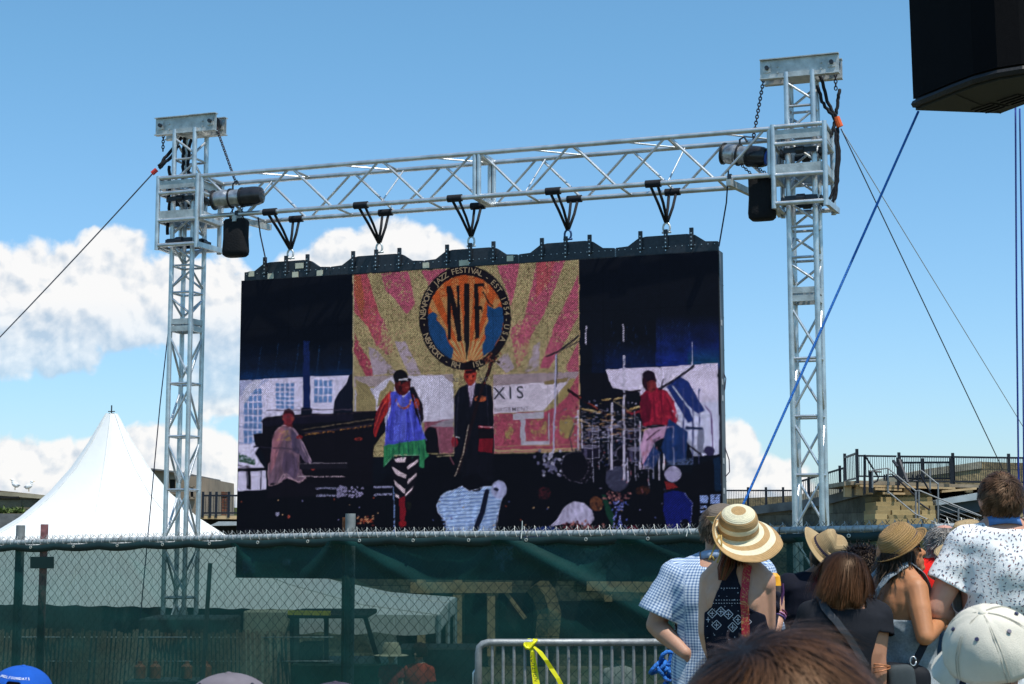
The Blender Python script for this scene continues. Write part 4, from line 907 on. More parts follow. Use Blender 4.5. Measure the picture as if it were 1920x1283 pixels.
# bassist and double bass
poly([(852, 745), (860, 728), (872, 722), (910, 718), (922, 726), (925, 760), (927, 850), (925, 900), (870, 900), (852, 852)], (12, 13, 24)); poly([(877, 716), (892, 716), (890, 740), (884, 762), (880, 745)], (176, 160, 200)); elli(882, 702, 12, 21, (140, 36, 30)); poly([(868, 692), (872, 680), (884, 676), (896, 682), (898, 696), (892, 690), (870, 694)], (18, 10, 16)); poly([(868, 694), (872, 680), (884, 675), (897, 682), (899, 698), (894, 693)], (16, 9, 14)); poly([(872, 695), (893, 693), (892, 699), (873, 700)], (34, 10, 16)); elli(885, 712, 7, 8, (176, 60, 40), .7)
elli(901, 748, 11, 6, (170, 78, 44), 1, .85); elli(853, 829, 6, 10, (130, 16, 30)); line([(856, 819), (862, 820)], (200, 200, 220), 2); poly([(897, 798), (924, 800), (924, 850), (897, 846)], (110, 14, 30)); poly([(897, 804), (925, 804), (925, 822), (897, 822)], (14, 10, 18)); line([(898, 800), (924, 802)], (180, 130, 150), 2)
line([(858, 885), (869, 850), (900, 740), (922, 680)], (24, 14, 20), 6); line([(853, 892), (868, 852), (879, 798)], (176, 160, 150), 2, 1, .8); line([(833, 830), (850, 870)], (110, 60, 80), 2.4)
for i in range(50): elli(922 + random.gauss(0, 8), 672 + random.gauss(0, 7), 1.8, 1.8, random.choice([(40, 20, 22), (150, 84, 54), (110, 40, 30), (16, 10, 16)]))
for i in range(40): t = random.random(); elli(921 - t * 12, 680 + t * 40, 1.6, 1.6, random.choice([(120, 40, 30), (20, 12, 18), (60, 20, 24)]))
poly([(796, 812), (806, 800), (818, 804), (824, 850), (800, 850)], (12, 12, 20)); line([(820, 856), (850, 854)], (150, 140, 110), 2.5, 1, .8); line([(796, 800), (818, 796)], (120, 60, 80), 1.6)
# microphone stands over the banner
line([(1042, 666), (1040, 770), (1036, 875)], (150, 150, 190), 3.4); line([(1044, 666), (1044, 760)], (26, 26, 40), 1.4); line([(1026, 668), (1046, 660), (1084, 630)], (22, 20, 30), 3); line([(1046, 660), (1086, 640)], (50, 40, 50), 2)
line([(1066, 732), (1084, 744), (1110, 762), (1144, 782)], (26, 12, 20), 5); line([(1086, 744), (1120, 766)], (150, 54, 40), 2.2)
# right white wall, stage
poly([(1135, 693), (1240, 688), (1346, 681), (1348, 852), (1318, 855), (1240, 760), (1150, 735)], (202, 194, 234)); poly([(1260, 760), (1348, 752), (1349, 852), (1300, 856)], (184, 192, 236), .8)
poly([(1135, 700), (1150, 728), (1176, 732), (1200, 736), (1204, 770), (1140, 770), (1090, 750), (1088, 700)], (11, 12, 22))
# drum kit clutter
rs = random.Random(11)
for i in range(460):
    x = rs.gauss(1140, 44); y = rs.gauss(815, 38)
    if 1078 < x < 1222 and 752 < y < 918: elli(x, y, rs.uniform(.8, 2.6), rs.uniform(.8, 2.2), rs.choice([(120, 116, 160), (80, 78, 116), (150, 146, 184), (14, 12, 22), (14, 12, 22), (14, 12, 22), (14, 12, 22), (60, 60, 90), (120, 50, 60), (26, 40, 90), (90, 80, 60)]))
for (cx, cy, rx, ry) in ((1160, 888, 22, 26), (1110, 850, 22, 20), (1175, 850, 20, 15), (1130, 800, 18, 9), (1180, 800, 16, 8), (1090, 880, 20, 26)):
    elli(cx, cy, rx, ry, (12, 10, 20)); put(mell(cx, cy, rx + 1.5, ry + 1.5) & ~mell(cx, cy, rx - .6, ry - .6), (120, 116, 150), 1, .42)
for (tx, ty, tw_, th) in ((1112, 806, 15, 16), (1148, 800, 14, 15), (1186, 806, 14, 16), (1106, 838, 17, 20), (1192, 842, 16, 22)):
    poly([(tx - tw_, ty), (tx + tw_, ty), (tx + tw_ * .92, ty + th), (tx - tw_ * .92, ty + th)], (20, 16, 34)); poly([(tx - tw_ * .7, ty), (tx - tw_ * .35, ty), (tx - tw_ * .3, ty + th), (tx - tw_ * .62, ty + th)], (62, 58, 92)); elli(tx, ty, tw_, 3.6, (132, 128, 160)); elli(tx, ty, tw_ - 2, 2.2, (74, 72, 100)); line([(tx - tw_ * .92, ty + th), (tx, ty + th + 2.5), (tx + tw_ * .92, ty + th)], (120, 118, 150), 1.6)
for (tx, ty, tw_, ro) in ((1108, 770, 20, .2), (1150, 748, 23, -.12), (1196, 764, 17, -.2), (1086, 788, 14, .3), (1214, 806, 13, -.1)): elli(tx, ty, tw_, 2.3, (150, 120, 74), 1, 1, ro); elli(tx, ty - .8, tw_ * .5, 1, (196, 176, 130), 1, 1, ro)
elli(1158, 898, 22, 24, (34, 36, 60)); put(mell(1158, 898, 22, 24) & (((PX + PY) % 5) < 2), (74, 76, 110))
for x, y0, y1, w in ((1099, 612, 645, 3), (1169, 608, 640, 3), (1170, 668, 900, 4.4), (1147, 756, 880, 4.4), (1177, 860, 905, 3), (1200, 790, 880, 3.2), (1236, 850, 900, 3), (1084, 770, 850, 2.5), (1091, 785, 840, 2.5), (1298, 642, 690, 2.2)):
    line([(x, y0), (x, y1)], (176, 172, 206), w, 1, .93)
line([(1239, 736), (1248, 800), (1244, 880)], (186, 182, 206), 3.2)
line([(1075, 850), (1068, 820), (1080, 786), (1100, 770)], (60, 50, 60), 2); line([(1120, 770), (1160, 740), (1200, 732)], (14, 10, 20), 4)
for i in range(90): elli(rs.gauss(1030, 14), rs.gauss(868, 12), 3, 3, rs.choice([(150, 150, 184), (90, 90, 130), (12, 12, 22)]))
elli(1078, 875, 26, 28, (11, 10, 20)); put(mell(1078, 875, 27, 29) & ~mell(1078, 875, 25, 27), (110, 100, 130), 1, .4)
# drummer
poly([(1202, 742), (1214, 730), (1230, 726), (1250, 734), (1264, 752), (1270, 790), (1262, 800), (1232, 796), (1206, 800), (1200, 770)], (138, 18, 46)); poly([(1202, 745), (1214, 735), (1222, 760), (1218, 790), (1204, 795)], (86, 10, 34)); line([(1232, 780), (1262, 782)], (170, 30, 56), 4)
elli(1217, 714, 13, 19, (34, 12, 26)); elli(1222, 724, 9, 11, (110, 34, 40)); elli(1216, 704, 12, 9, (22, 12, 26)); poly([(1208, 806), (1256, 798), (1264, 806), (1262, 825), (1240, 822), (1226, 830), (1214, 870), (1206, 880), (1200, 838)], (172, 132, 176)); line([(1212, 826), (1236, 806)], (40, 20, 40), 1.8); line([(1226, 828), (1240, 818)], (60, 30, 60), 2)
poly([(1206, 872), (1224, 836), (1240, 850), (1226, 880)], (24, 44, 100)); poly([(1254, 786), (1270, 796), (1290, 810), (1286, 866), (1250, 866), (1240, 840)], (20, 44, 102)); poly([(1200, 868), (1220, 870), (1222, 880), (1200, 880)], (150, 148, 190), 1, .5)
line([(1240, 730), (1243, 712)], (20, 12, 22), 2); line([(1236, 730), (1260, 716), (1300, 687)], (22, 18, 34), 4)
poly([(1276, 706), (1290, 716), (1322, 770), (1308, 776), (1290, 760), (1300, 790), (1290, 794), (1260, 742), (1250, 726)], (22, 40, 112)); line([(1262, 724), (1290, 764)], (176, 180, 206), 3); line([(1262, 770), (1282, 800)], (180, 180, 210), 3.4)
for x in (1282, 1299, 1311): line([(x, 730), (x, 870)], (60, 66, 120), 2.4); 
poly([(1285, 800), (1318, 802), (1318, 806), (1285, 806)], (30, 40, 80)); poly([(1308, 806), (1320, 804), (1320, 850), (1308, 852)], (110, 116, 150)); line([(1322, 762), (1334, 776), (1336, 840)], (80, 50, 110), 2); elli(1330, 846, 10, 9, (40, 36, 76)); line([(1292, 836), (1314, 852)], (20, 16, 30), 3)
poly([(1250, 864), (1298, 858), (1300, 872), (1250, 872)], (70, 90, 140), 1, .6)
poly([(1300, 875), (1350, 855), (1352, 930), (1290, 930)], (9, 10, 18)); poly([(1338, 860), (1350, 856), (1352, 920), (1340, 922)], (12, 34, 66))
# audience in front of the stage
poly([(826, 930), (836, 922), (852, 918), (866, 912), (880, 922), (898, 920), (908, 912), (930, 912), (944, 920), (938, 950), (930, 975), (926, 1004), (838, 1004), (836, 978), (820, 960), (818, 946)], (150, 180, 232)); st = mpoly([(826, 930), (866, 912), (908, 912), (944, 920), (926, 1004), (838, 1004), (818, 946)]) & ((PY + .08 * PX + 5 * SN) % 7 < 2.4); IMG[st] = C8((92, 122, 188))
line([(913, 922), (904, 960), (888, 1004)], (14, 18, 40), 9); poly([(866, 905), (872, 892), (896, 888), (908, 900), (904, 914), (892, 922), (878, 920)], (8, 8, 16)); elli(936, 918, 15, 17, (142, 148, 196)); elli(930, 918, 5, 3, (20, 24, 50))
poly([(1026, 990), (1044, 975), (1058, 950), (1076, 940), (1096, 944), (1110, 958), (1114, 974), (1104, 988), (1080, 982), (1050, 984)], (162, 158, 200))
for i in range(120):
    x = rs.gauss(1078, 22); y = rs.gauss(990, 5); elli(x, y, 2.4, 2.4, rs.choice([(120, 40, 50), (150, 90, 90), (60, 20, 30), (20, 10, 20)]))
poly([(940, 1000), (1030, 986), (1050, 992), (1050, 1010), (940, 1010)], (20, 40, 110)); elli(1118, 945, 12, 14, (100, 56, 36), 1, .8); poly([(1128, 928), (1134, 928), (1154, 975), (1150, 990), (1136, 965)], (14, 52, 40))
for i in range(110): elli(rs.gauss(1162, 6), rs.uniform(940, 992), 1.8, 2.6, rs.choice([(60, 76, 170), (110, 116, 190), (10, 10, 24), (10, 10, 24)]))
for i in range(60): elli(rs.gauss(1158, 14), rs.gauss(932, 4), 2.4, 2, rs.choice([(150, 96, 100), (90, 50, 60), (12, 10, 20)]))
elli(1186, 998, 13, 12, (90, 12, 34)); elli(1262, 889, 16, 15, (156, 152, 190)); put(mell(1262, 889, 16, 15) & (((PX - PY) % 4) < 1.6), (120, 116, 170)); poly([(1246, 902), (1262, 906), (1272, 915), (1250, 918)], (120, 26, 30)); elli(1020, 925, 12, 12, (80, 26, 36), 1, .5); elli(1205, 920, 14, 8, (70, 34, 24), 1, .5)
poly([(1244, 926), (1262, 920), (1284, 924), (1297, 942), (1294, 1000), (1250, 990), (1243, 960)], (12, 20, 104)); line([(1284, 924), (1298, 945), (1294, 1000)], (100, 110, 190), 1.6, 1, .7); elli(1284, 985, 9, 12, (8, 8, 20))
for (x, y, w, h2) in ((1312, 928, 16, 16), (1332, 928, 18, 17), (1312, 948, 14, 14), (1330, 950, 18, 12)):
    m = mpoly([(x, y), (x + w, y), (x + w, y + h2), (x, y + h2)]) & (SN + RND * .25 > .36); IMG[m] = C8((120, 146, 214))
for i in range(46): elli(rs.uniform(450, 1340), rs.uniform(930, 1000), 1.6, 1.6, rs.choice([(90, 90, 140), (150, 60, 40), (60, 70, 130), (150, 120, 90)]))
for i in range(30): elli(rs.gauss(684, 9), rs.gauss(975, 4), 2.4, 2, rs.choice([(150, 60, 40), (160, 110, 80), (90, 30, 24)]))
elli(520, 964, 4, 4, (130, 130, 170)); elli(542, 969, 3, 3, (150, 60, 50)); elli(470, 998, 14, 6, (30, 34, 50), 1, .6)
# what shows through the windscreen lower down: a few lit shapes
for (x0, y0, x1, y1, c) in ((455, 1050, 478, 1075, (40, 60, 110)), (530, 1048, 545, 1060, (60, 90, 120)), (925, 1024, 962, 1050, (40, 80, 120)), (938, 1030, 946, 1072, (50, 90, 130))): poly([(x0, y0), (x1, y0), (x1, y1), (x0, y1)], c, 1, .6)
put(mell(1112, 1075, 72, 50), (54, 84, 96), 1, .5)
for (p_, q_) in (((740, 745), (731, 825)), ((752, 762), (750, 826)), ((762, 765), (768, 824)), ((772, 752), (786, 822)), ((735, 790), (727, 832))): line([p_, q_], (40, 46, 158), 1.5, .9)
for (p_, q_) in (((745, 748), (738, 826)), ((768, 768), (776, 822))): line([p_, q_], (92, 104, 228), 1.8, .9)
for x in (730, 738, 757, 774, 794): line([(x, 834), (x - 1, 860)], (20, 84, 60), 1.5)
line([(704, 800), (714, 768), (730, 740)], (176, 52, 44), 2.4, .9); line([(774, 740), (786, 768)], (110, 34, 30), 2); elli(751, 728, 3, 5, (40, 10, 18)); elli(764, 727, 3.5, 1.6, (150, 60, 60)); elli(749, 719, 2.5, 4, (96, 34, 34))
line([(861, 730), (856, 790), (854, 840)], (34, 34, 54), 2); line([(912, 722), (916, 800)], (30, 30, 48), 2); line([(876, 718), (882, 764)], (60, 50, 74), 1.8); line([(893, 718), (884, 762)], (50, 44, 66), 1.8); elli(877, 706, 2, 2.6, (60, 14, 18)); elli(888, 706, 2, 2.6, (60, 14, 18)); line([(879, 714), (887, 714)], (80, 16, 22), 1.6); line([(883, 702), (884, 710)], (190, 84, 60), 1.8)
for (p_, q_) in (((1214, 742), (1212, 790)), ((1238, 740), (1246, 790)), ((1252, 748), (1262, 784)), ((1226, 746), (1228, 790))): line([p_, q_], (84, 10, 34), 1.8, .9)
line([(1250, 740), (1262, 760), (1266, 784)], (184, 40, 66), 2.2); line([(1204, 770), (1184, 776), (1180, 772)], (120, 24, 40), 4); elli(1178, 772, 4, 3, (120, 48, 44)); line([(1180, 770), (1150, 752)], (170, 150, 120), 1.4); elli(1214, 718, 2, 2, (90, 34, 36)); elli(1226, 730, 4, 1.4, (70, 14, 22))
# posterised pale rims where lit shapes meet the dark
def rim(pts, c, w=1.5, prob=.75): put(mline(pts, w), c, 1, prob)
rim([(505, 912), (530, 903), (536, 888), (560, 906), (574, 898)], (186, 150, 170)); rim([(512, 818), (520, 803), (534, 798), (549, 803), (562, 822), (568, 842), (582, 868)], (170, 140, 170)); rim([(512, 820), (505, 880), (503, 908)], (150, 110, 140))
rim([(733, 735), (728, 770), (724, 800), (721, 836)], (110, 120, 220)); rim([(776, 742), (784, 770), (790, 800), (800, 826)], (110, 120, 220)); rim([(826, 930), (852, 918), (866, 912), (880, 922), (908, 912), (930, 912), (944, 920), (938, 950), (926, 1004)], (180, 186, 230)); rim([(818, 946), (820, 960), (836, 978), (838, 1004)], (180, 186, 230))
rim([(852, 745), (851, 800), (852, 850)], (120, 110, 150), 1.4, .6); rim([(922, 726), (925, 760), (927, 850)], (150, 120, 130), 1.4, .6); rim([(820, 800), (826, 850)], (120, 110, 110)); rim([(1206, 800), (1226, 806), (1262, 800)], (190, 150, 190)); rim([(1264, 752), (1272, 790)], (170, 60, 90)); rim([(448, 884), (464, 884), (464, 918)], (140, 140, 180))
line([(560, 893), (646, 894)], (160, 140, 160), 2.4, 1, .85); line([(496, 786), (700, 772)], (60, 46, 62), 1.6, 1, .6); line([(500, 770), (662, 768)], (70, 60, 80), 1.5)
for i in range(60):
    x = rs.gauss(1190, 34); y = rs.gauss(868, 20); 
    if x < 1250: line([(x, y), (x + rs.uniform(-3, 3), y + rs.uniform(-7, 7))], rs.choice([(150, 150, 190), (90, 90, 130), (40, 60, 120), (170, 90, 110)]), 1.3)
for i in range(120): x = rs.gauss(1130, 34); y = rs.uniform(768, 830); line([(x, y), (x + rs.uniform(3, 9), y + rs.uniform(-1, 1))], rs.choice([(160, 156, 190), (110, 110, 140), (150, 110, 70)]), 1.4)
for x, y0, y1 in ((1110, 790, 905), (1122, 800, 880), (1190, 770, 900), (1215, 850, 915), (1224, 840, 900), (1262, 800, 880), (1140, 800, 870)): line([(x, y0), (x + 2, y1)], (140, 140, 176), 1.8, 1, .8)
for x in (490, 522, 560, 600, 640): line([(x, 640 + (x % 37)), (x - 8, 706)], (24, 64, 120), 1.6, .7, .6)
for i in range(70): x = rs.uniform(1120, 1345); y = rs.uniform(600, 684); line([(x, y), (x + rs.uniform(-4, 4), y + rs.uniform(4, 14))], (26, 60, 130), 1.2, .6, .6)
# camera softness and uneven light of the live picture
sh_v = smoothn(16) * .45 + smoothn(7) * .35 + smoothn(3) * .2
IMG *= (.88 + .24 * sh_v)[..., None]
for (x0, x1, y0, y1, k) in ((720, 805, 730, 880, .5), (850, 928, 690, 900, .5), (500, 585, 770, 912, .45), (1198, 1272, 700, 880, .5), (818, 946, 905, 1004, .35), (1024, 1116, 938, 990, .35)):
    m = (PX > x0) & (PX < x1) & (PY > y0) & (PY < y1); fold_ = np.sin(PX * .55 + 6 * smoothn(12)) * .5 + np.sin(PX * .23 + PY * .12 + 5 * smoothn(10)) * .5; IMG[m] *= (1 + k * .30 * fold_[m])[:, None]
B_ = IMG.copy()
for dy_, dx_ in ((0, 1), (0, -1), (1, 0), (-1, 0)): B_ += np.roll(IMG, (dy_, dx_), (0, 1)) * .34
IMG = np.clip(B_ / 2.36, 0, 1)
# pixel structure of the wall: tile joints and the slight lattice of lit rows
gi, gj = np.indices((NY, NX)); lum = 0.56 + 0.44 * (((gi + gj) % 3) > 0); IMG *= (lum * (0.80 + .34 * RND))[..., None]; g_ = IMG.mean(-1, keepdims=True); IMG = IMG * .88 + g_ * .12
lin = np.where(IMG <= .04045, IMG / 12.92, ((np.clip(IMG, 0, 1) + .055) / 1.055) ** 2.4)
for c in range(1, 9): lin[:, int(NX * c / 9)] *= .72
for r in range(1, 6): lin[int(NY * r / 6), :] *= .72
def led_mesh():
    xs = np.linspace(0, SWID, NX + 1); zs = np.linspace(ZS1, ZS0, NY + 1); X, Zz = np.meshgrid(xs, zs)
    vs = np.stack([SO.x + SU.x * X, SO.y + SU.y * X, Zz], -1).reshape(-1, 3)
    idx = np.arange((NY + 1) * (NX + 1)).reshape(NY + 1, NX + 1)
    f = np.stack([idx[1:, :-1], idx[1:, 1:], idx[:-1, 1:], idx[:-1, :-1]], -1).reshape(-1, 4)
    me = bpy.data.meshes.new('screen_face'); me.vertices.add(len(vs)); me.vertices.foreach_set('co', vs.ravel().astype(np.float32))
    me.loops.add(f.size); me.loops.foreach_set('vertex_index', f.ravel().astype(np.int32)); me.polygons.add(len(f)); me.polygons.foreach_set('loop_start', np.arange(0, f.size, 4, dtype=np.int32))
    me.update(); me.validate()
    at = me.color_attributes.new('Col', 'FLOAT_COLOR', 'CORNER'); c = np.concatenate([lin.reshape(-1, 3), np.ones((NY * NX, 1))], 1).repeat(4, 0); at.data.foreach_set('color', c.ravel().astype(np.float32))
    m = bpy.data.materials.new('led_picture'); m.use_nodes = True; t = m.node_tree; b = t.nodes['Principled BSDF']; b.inputs['Base Color'].default_value = (.0022, .003, .005, 1); b.inputs['Roughness'].default_value = .8; b.inputs['Specular IOR Level'].default_value = .05
    a = t.nodes.new('ShaderNodeAttribute'); a.attribute_name = 'Col'; t.links.new(a.outputs['Color'], b.inputs['Emission Color']); b.inputs['Emission Strength'].default_value = 1.0
    link('screen_face', me, m, LED)
led_mesh()
# lettering that the picture carries
def glyph(ch, cache={}):
    if ch not in cache:
        cu = bpy.data.curves.new('g', 'FONT'); cu.body = ch; cu.size = 1; cu.align_x = 'CENTER'; cu.align_y = 'CENTER'; cu.resolution_u = 3; cu.offset = 0.008
        o = bpy.data.objects.new('g', cu); COL.objects.link(o); dg = bpy.context.evaluated_depsgraph_get(); me = bpy.data.meshes.new_from_object(o.evaluated_get(dg))
        cache[ch] = ([tuple(v.co) for v in me.vertices], [tuple(p.vertices) for p in me.polygons]); bpy.data.objects.remove(o); bpy.data.curves.remove(cu); bpy.data.meshes.remove(me)
    return cache[ch]
def emit(name, col, s=1.0):
    m = bpy.data.materials.new(name); m.use_nodes = True; b = m.node_tree.nodes['Principled BSDF']; b.inputs['Base Color'].default_value = (.01, .01, .01, 1); b.inputs['Emission Color'].default_value = (*col, 1); b.inputs['Emission Strength'].default_value = s; return m
mb = MB()
def letters(mb, chars, place, size):
    for ch, (x, y, rot) in zip(chars, place):
        if ch == ' ': continue
        vs, fs = glyph(ch); c, s = math.cos(rot), math.sin(rot)
        mb.add([SCR(x + size * (p[0] * c + p[1] * s), y + size * (p[0] * s - p[1] * c)) for p in vs], fs)
def arc(txt, a0, a1, size, flip=False, skip=()):
    n = len(txt); pl = []
    for i in range(n):
        a = R(a0 + (a1 - a0) * i / max(1, n - 1)); x = 872 + 78.5 * math.sin(a); y = 597 - 90 * math.cos(a); pl.append((x, y, a + (math.pi if flip else 0)))
    letters(mb, ''.join(' ' if i in skip else ch for i, ch in enumerate(txt)), pl, size)
arc('NEWPORT JAZZ FESTIVAL', -88, 22, 15); arc('-', 32, 32, 14); arc('EST 1954', 42, 84, 14); arc('-', 92, 92, 14); arc('USA', 100, 116, 14); arc('-', -98, -98, 14)
arc('NEWPORT', 248, 216, 15, True); arc('-', 206, 206, 13, True); arc('RH', 196, 190, 15, True); arc('ISL', 168, 158, 14, True)
mb.build('ring_lettering', emit('ring_letter_light', srgb(118, 103, 82)), LED, recalc=False)
mb = MB(); letters(mb, 'XIS', [(936, 739, -.03), (957, 738, -.03), (975, 737, -.03)], 33); letters(mb, 'NAGEMENT', [(931 + i * 8.2, 769 - i * .3, -.03) for i in range(8)], 11); letters(mb, 'RESEN', [(851 + i * 6.5, 713, 0) for i in range(5)][:2], 10); letters(mb, 'BY', [(902, 713, 0), (910, 712, 0)], 12)
mb.build('sponsor_lettering', emit('sponsor_dark', srgb(30, 26, 48)), LED, recalc=False)

# header bars along the top, shackles and slings ---------------------------------
jx = [455, 617, 793, 970, 1152, 1347]
def aof(px): 
    p = SCR(px, 500); return (p - SO).dot(SU)
HB = None
for k in range(5):
    a0, a1 = aof(jx[k]) + .01, aof(jx[k + 1]) - .01; w = a1 - a0; t = thing('header_bar', SP((a0 + a1) / 2, ZS1), ['leftmost black header bar on the screen top, patched with pale tape', 'second header bar from the left on the screen top', 'middle header bar on the screen top, two pale tape patches', 'fourth header bar from the left on the screen top', 'rightmost header bar on the screen top'][k], 'header bar', 'header bars along the screen top')
    out = [(0, .012), (0, .13), (.12, .14), (.22, .23), (.30, .25), (.70, .25), (.78, .23), (.88, .14), (1, .13), (1, .012)]
    mb = MB(); mb.prism([SP(a0 + w * f, ZS1 + z, .03) for f, z in out], SV * .07); mb.build('plate', M_steel, t, bevel=.004)
    for f in (.25, .5, .75):
        mb = MB(); mb.box(SP(a0 + w * f, ZS1 + .20, .015), (.05, .03, .24), SU); 
        mb.build('lug', M_steel, t)
        mb = MB()
        for j in range(5): mb.tube(SP(a0 + w * f, ZS1 + .05 + j * .05, -.006), SP(a0 + w * f, ZS1 + .05 + j * .05, .0), .009, 6)
        mb.build('pin', M_alu, t)
    mb = MB()
    for j in range(16): mb.tube(SP(a0 + w * (j + .5) / 16, ZS1 + .10, .022), SP(a0 + w * (j + .5) / 16, ZS1 + .10, .03), .006, 5)
    mb.build('bolt', M_alu, t)
    for px, dz in {0: ((470, .10), (506, .05), (552, .05), (560, .17), (598, .05)), 2: ((797, .06), (868, .06), (872, .06)), 3: (), 1: (), 4: ()}[k] + (((955, .08),) if k == 2 else ()):
        a = aof(px); mb = MB(); mb.box(SP(a, ZS1 + dz, .024), (.13 if px in (868, 560) else .09, .012, .075), SU); mb.build('tape_patch', M_tape, t)
slx = [(540, 'leftmost'), (707, 'second from left'), (880, 'middle'), (1062, 'fourth from left'), (1248, 'rightmost')]
for k, (px, w_) in enumerate(slx):
    zp = ZS1 + .30; a = aof(px); p = SP(a, zp, .06)
    # beam position above the pick point
    ab = (p - Vector((TL.x, TL.y, 0))).dot(U); fr = TP(TL, ab - .09, -.285, ZT - .60); bk_ = TP(TL, ab + .02, .285, ZT - .60)
    t = thing('web_sling', (p.x, p.y, p.z), w_ + ' black web sling hanging in a V between cross beam and screen', 'sling', 'black slings carrying the screen')
    mb = MB(); top = p + Z * .12
    for e in (fr, bk_):
        for s in (-1, 1):
            o_ = U * (.03 * s); dirv = (e - top); x = dirv.cross(Vector((0, 1, 0))).normalized()
            q = [top + o_ * .4, top.lerp(e, .5) + o_ * 1.1 + U * .01, e + o_ * 1.6]; mb.path(q, .020, 6)
    mb.build('strap', M_web, t, smooth='all')
    mb = MB()
    for e in (fr, bk_): mb.tube(e - U * .10, e + U * .10, .050, 12)
    mb.build('wrap', M_web, t, smooth=True)
    mb = MB(); ring_ = [p + Z * (.05 + .065 * math.cos(x)) + U * (.045 * math.sin(x)) for x in [2 * math.pi * j / 14 for j in range(15)]]; mb.path(ring_, .014, 7, cap=False); mb.tube(p - U * .06 - Z * .01, p + U * .06 - Z * .01, .014, 8)
    mb.build('shackle', M_galv if k != 3 else mat('blue_steel', (.03, .08, .2), .4, .5), t, smooth='all')
M_ctrl = mat('dark_control_cable', (.01, .012, .03), .7)
wire('dark control cable hanging from the left hoist to the screen corner', [W(484, 408, TL.y - .6), W(488, 440, 22.6), W(501, 500, 22.5)], .010, M_ctrl, 'control_cable', 'cable')
wire('dark control cable hanging from the right hoist to the screen corner', [W(1366, 318, TR.y + .3), W(1362, 380, 20.4), W(1348, 462, 20.3)], .010, M_ctrl, 'control_cable', 'cable')
wire('loop of cable hanging off the right edge of the screen', [W(1353, 690, 20.45), W(1361, 710, 20.45), W(1359, 730, 20.45), W(1353, 740, 20.45), W(1356, 830, 20.45), W(1367, 862, 20.45), W(1368, 885, 20.45), W(1354, 901, 20.45)], .007, mat('loop_cable', (.05, .03, .06), .6), 'cable_loop', 'cable')

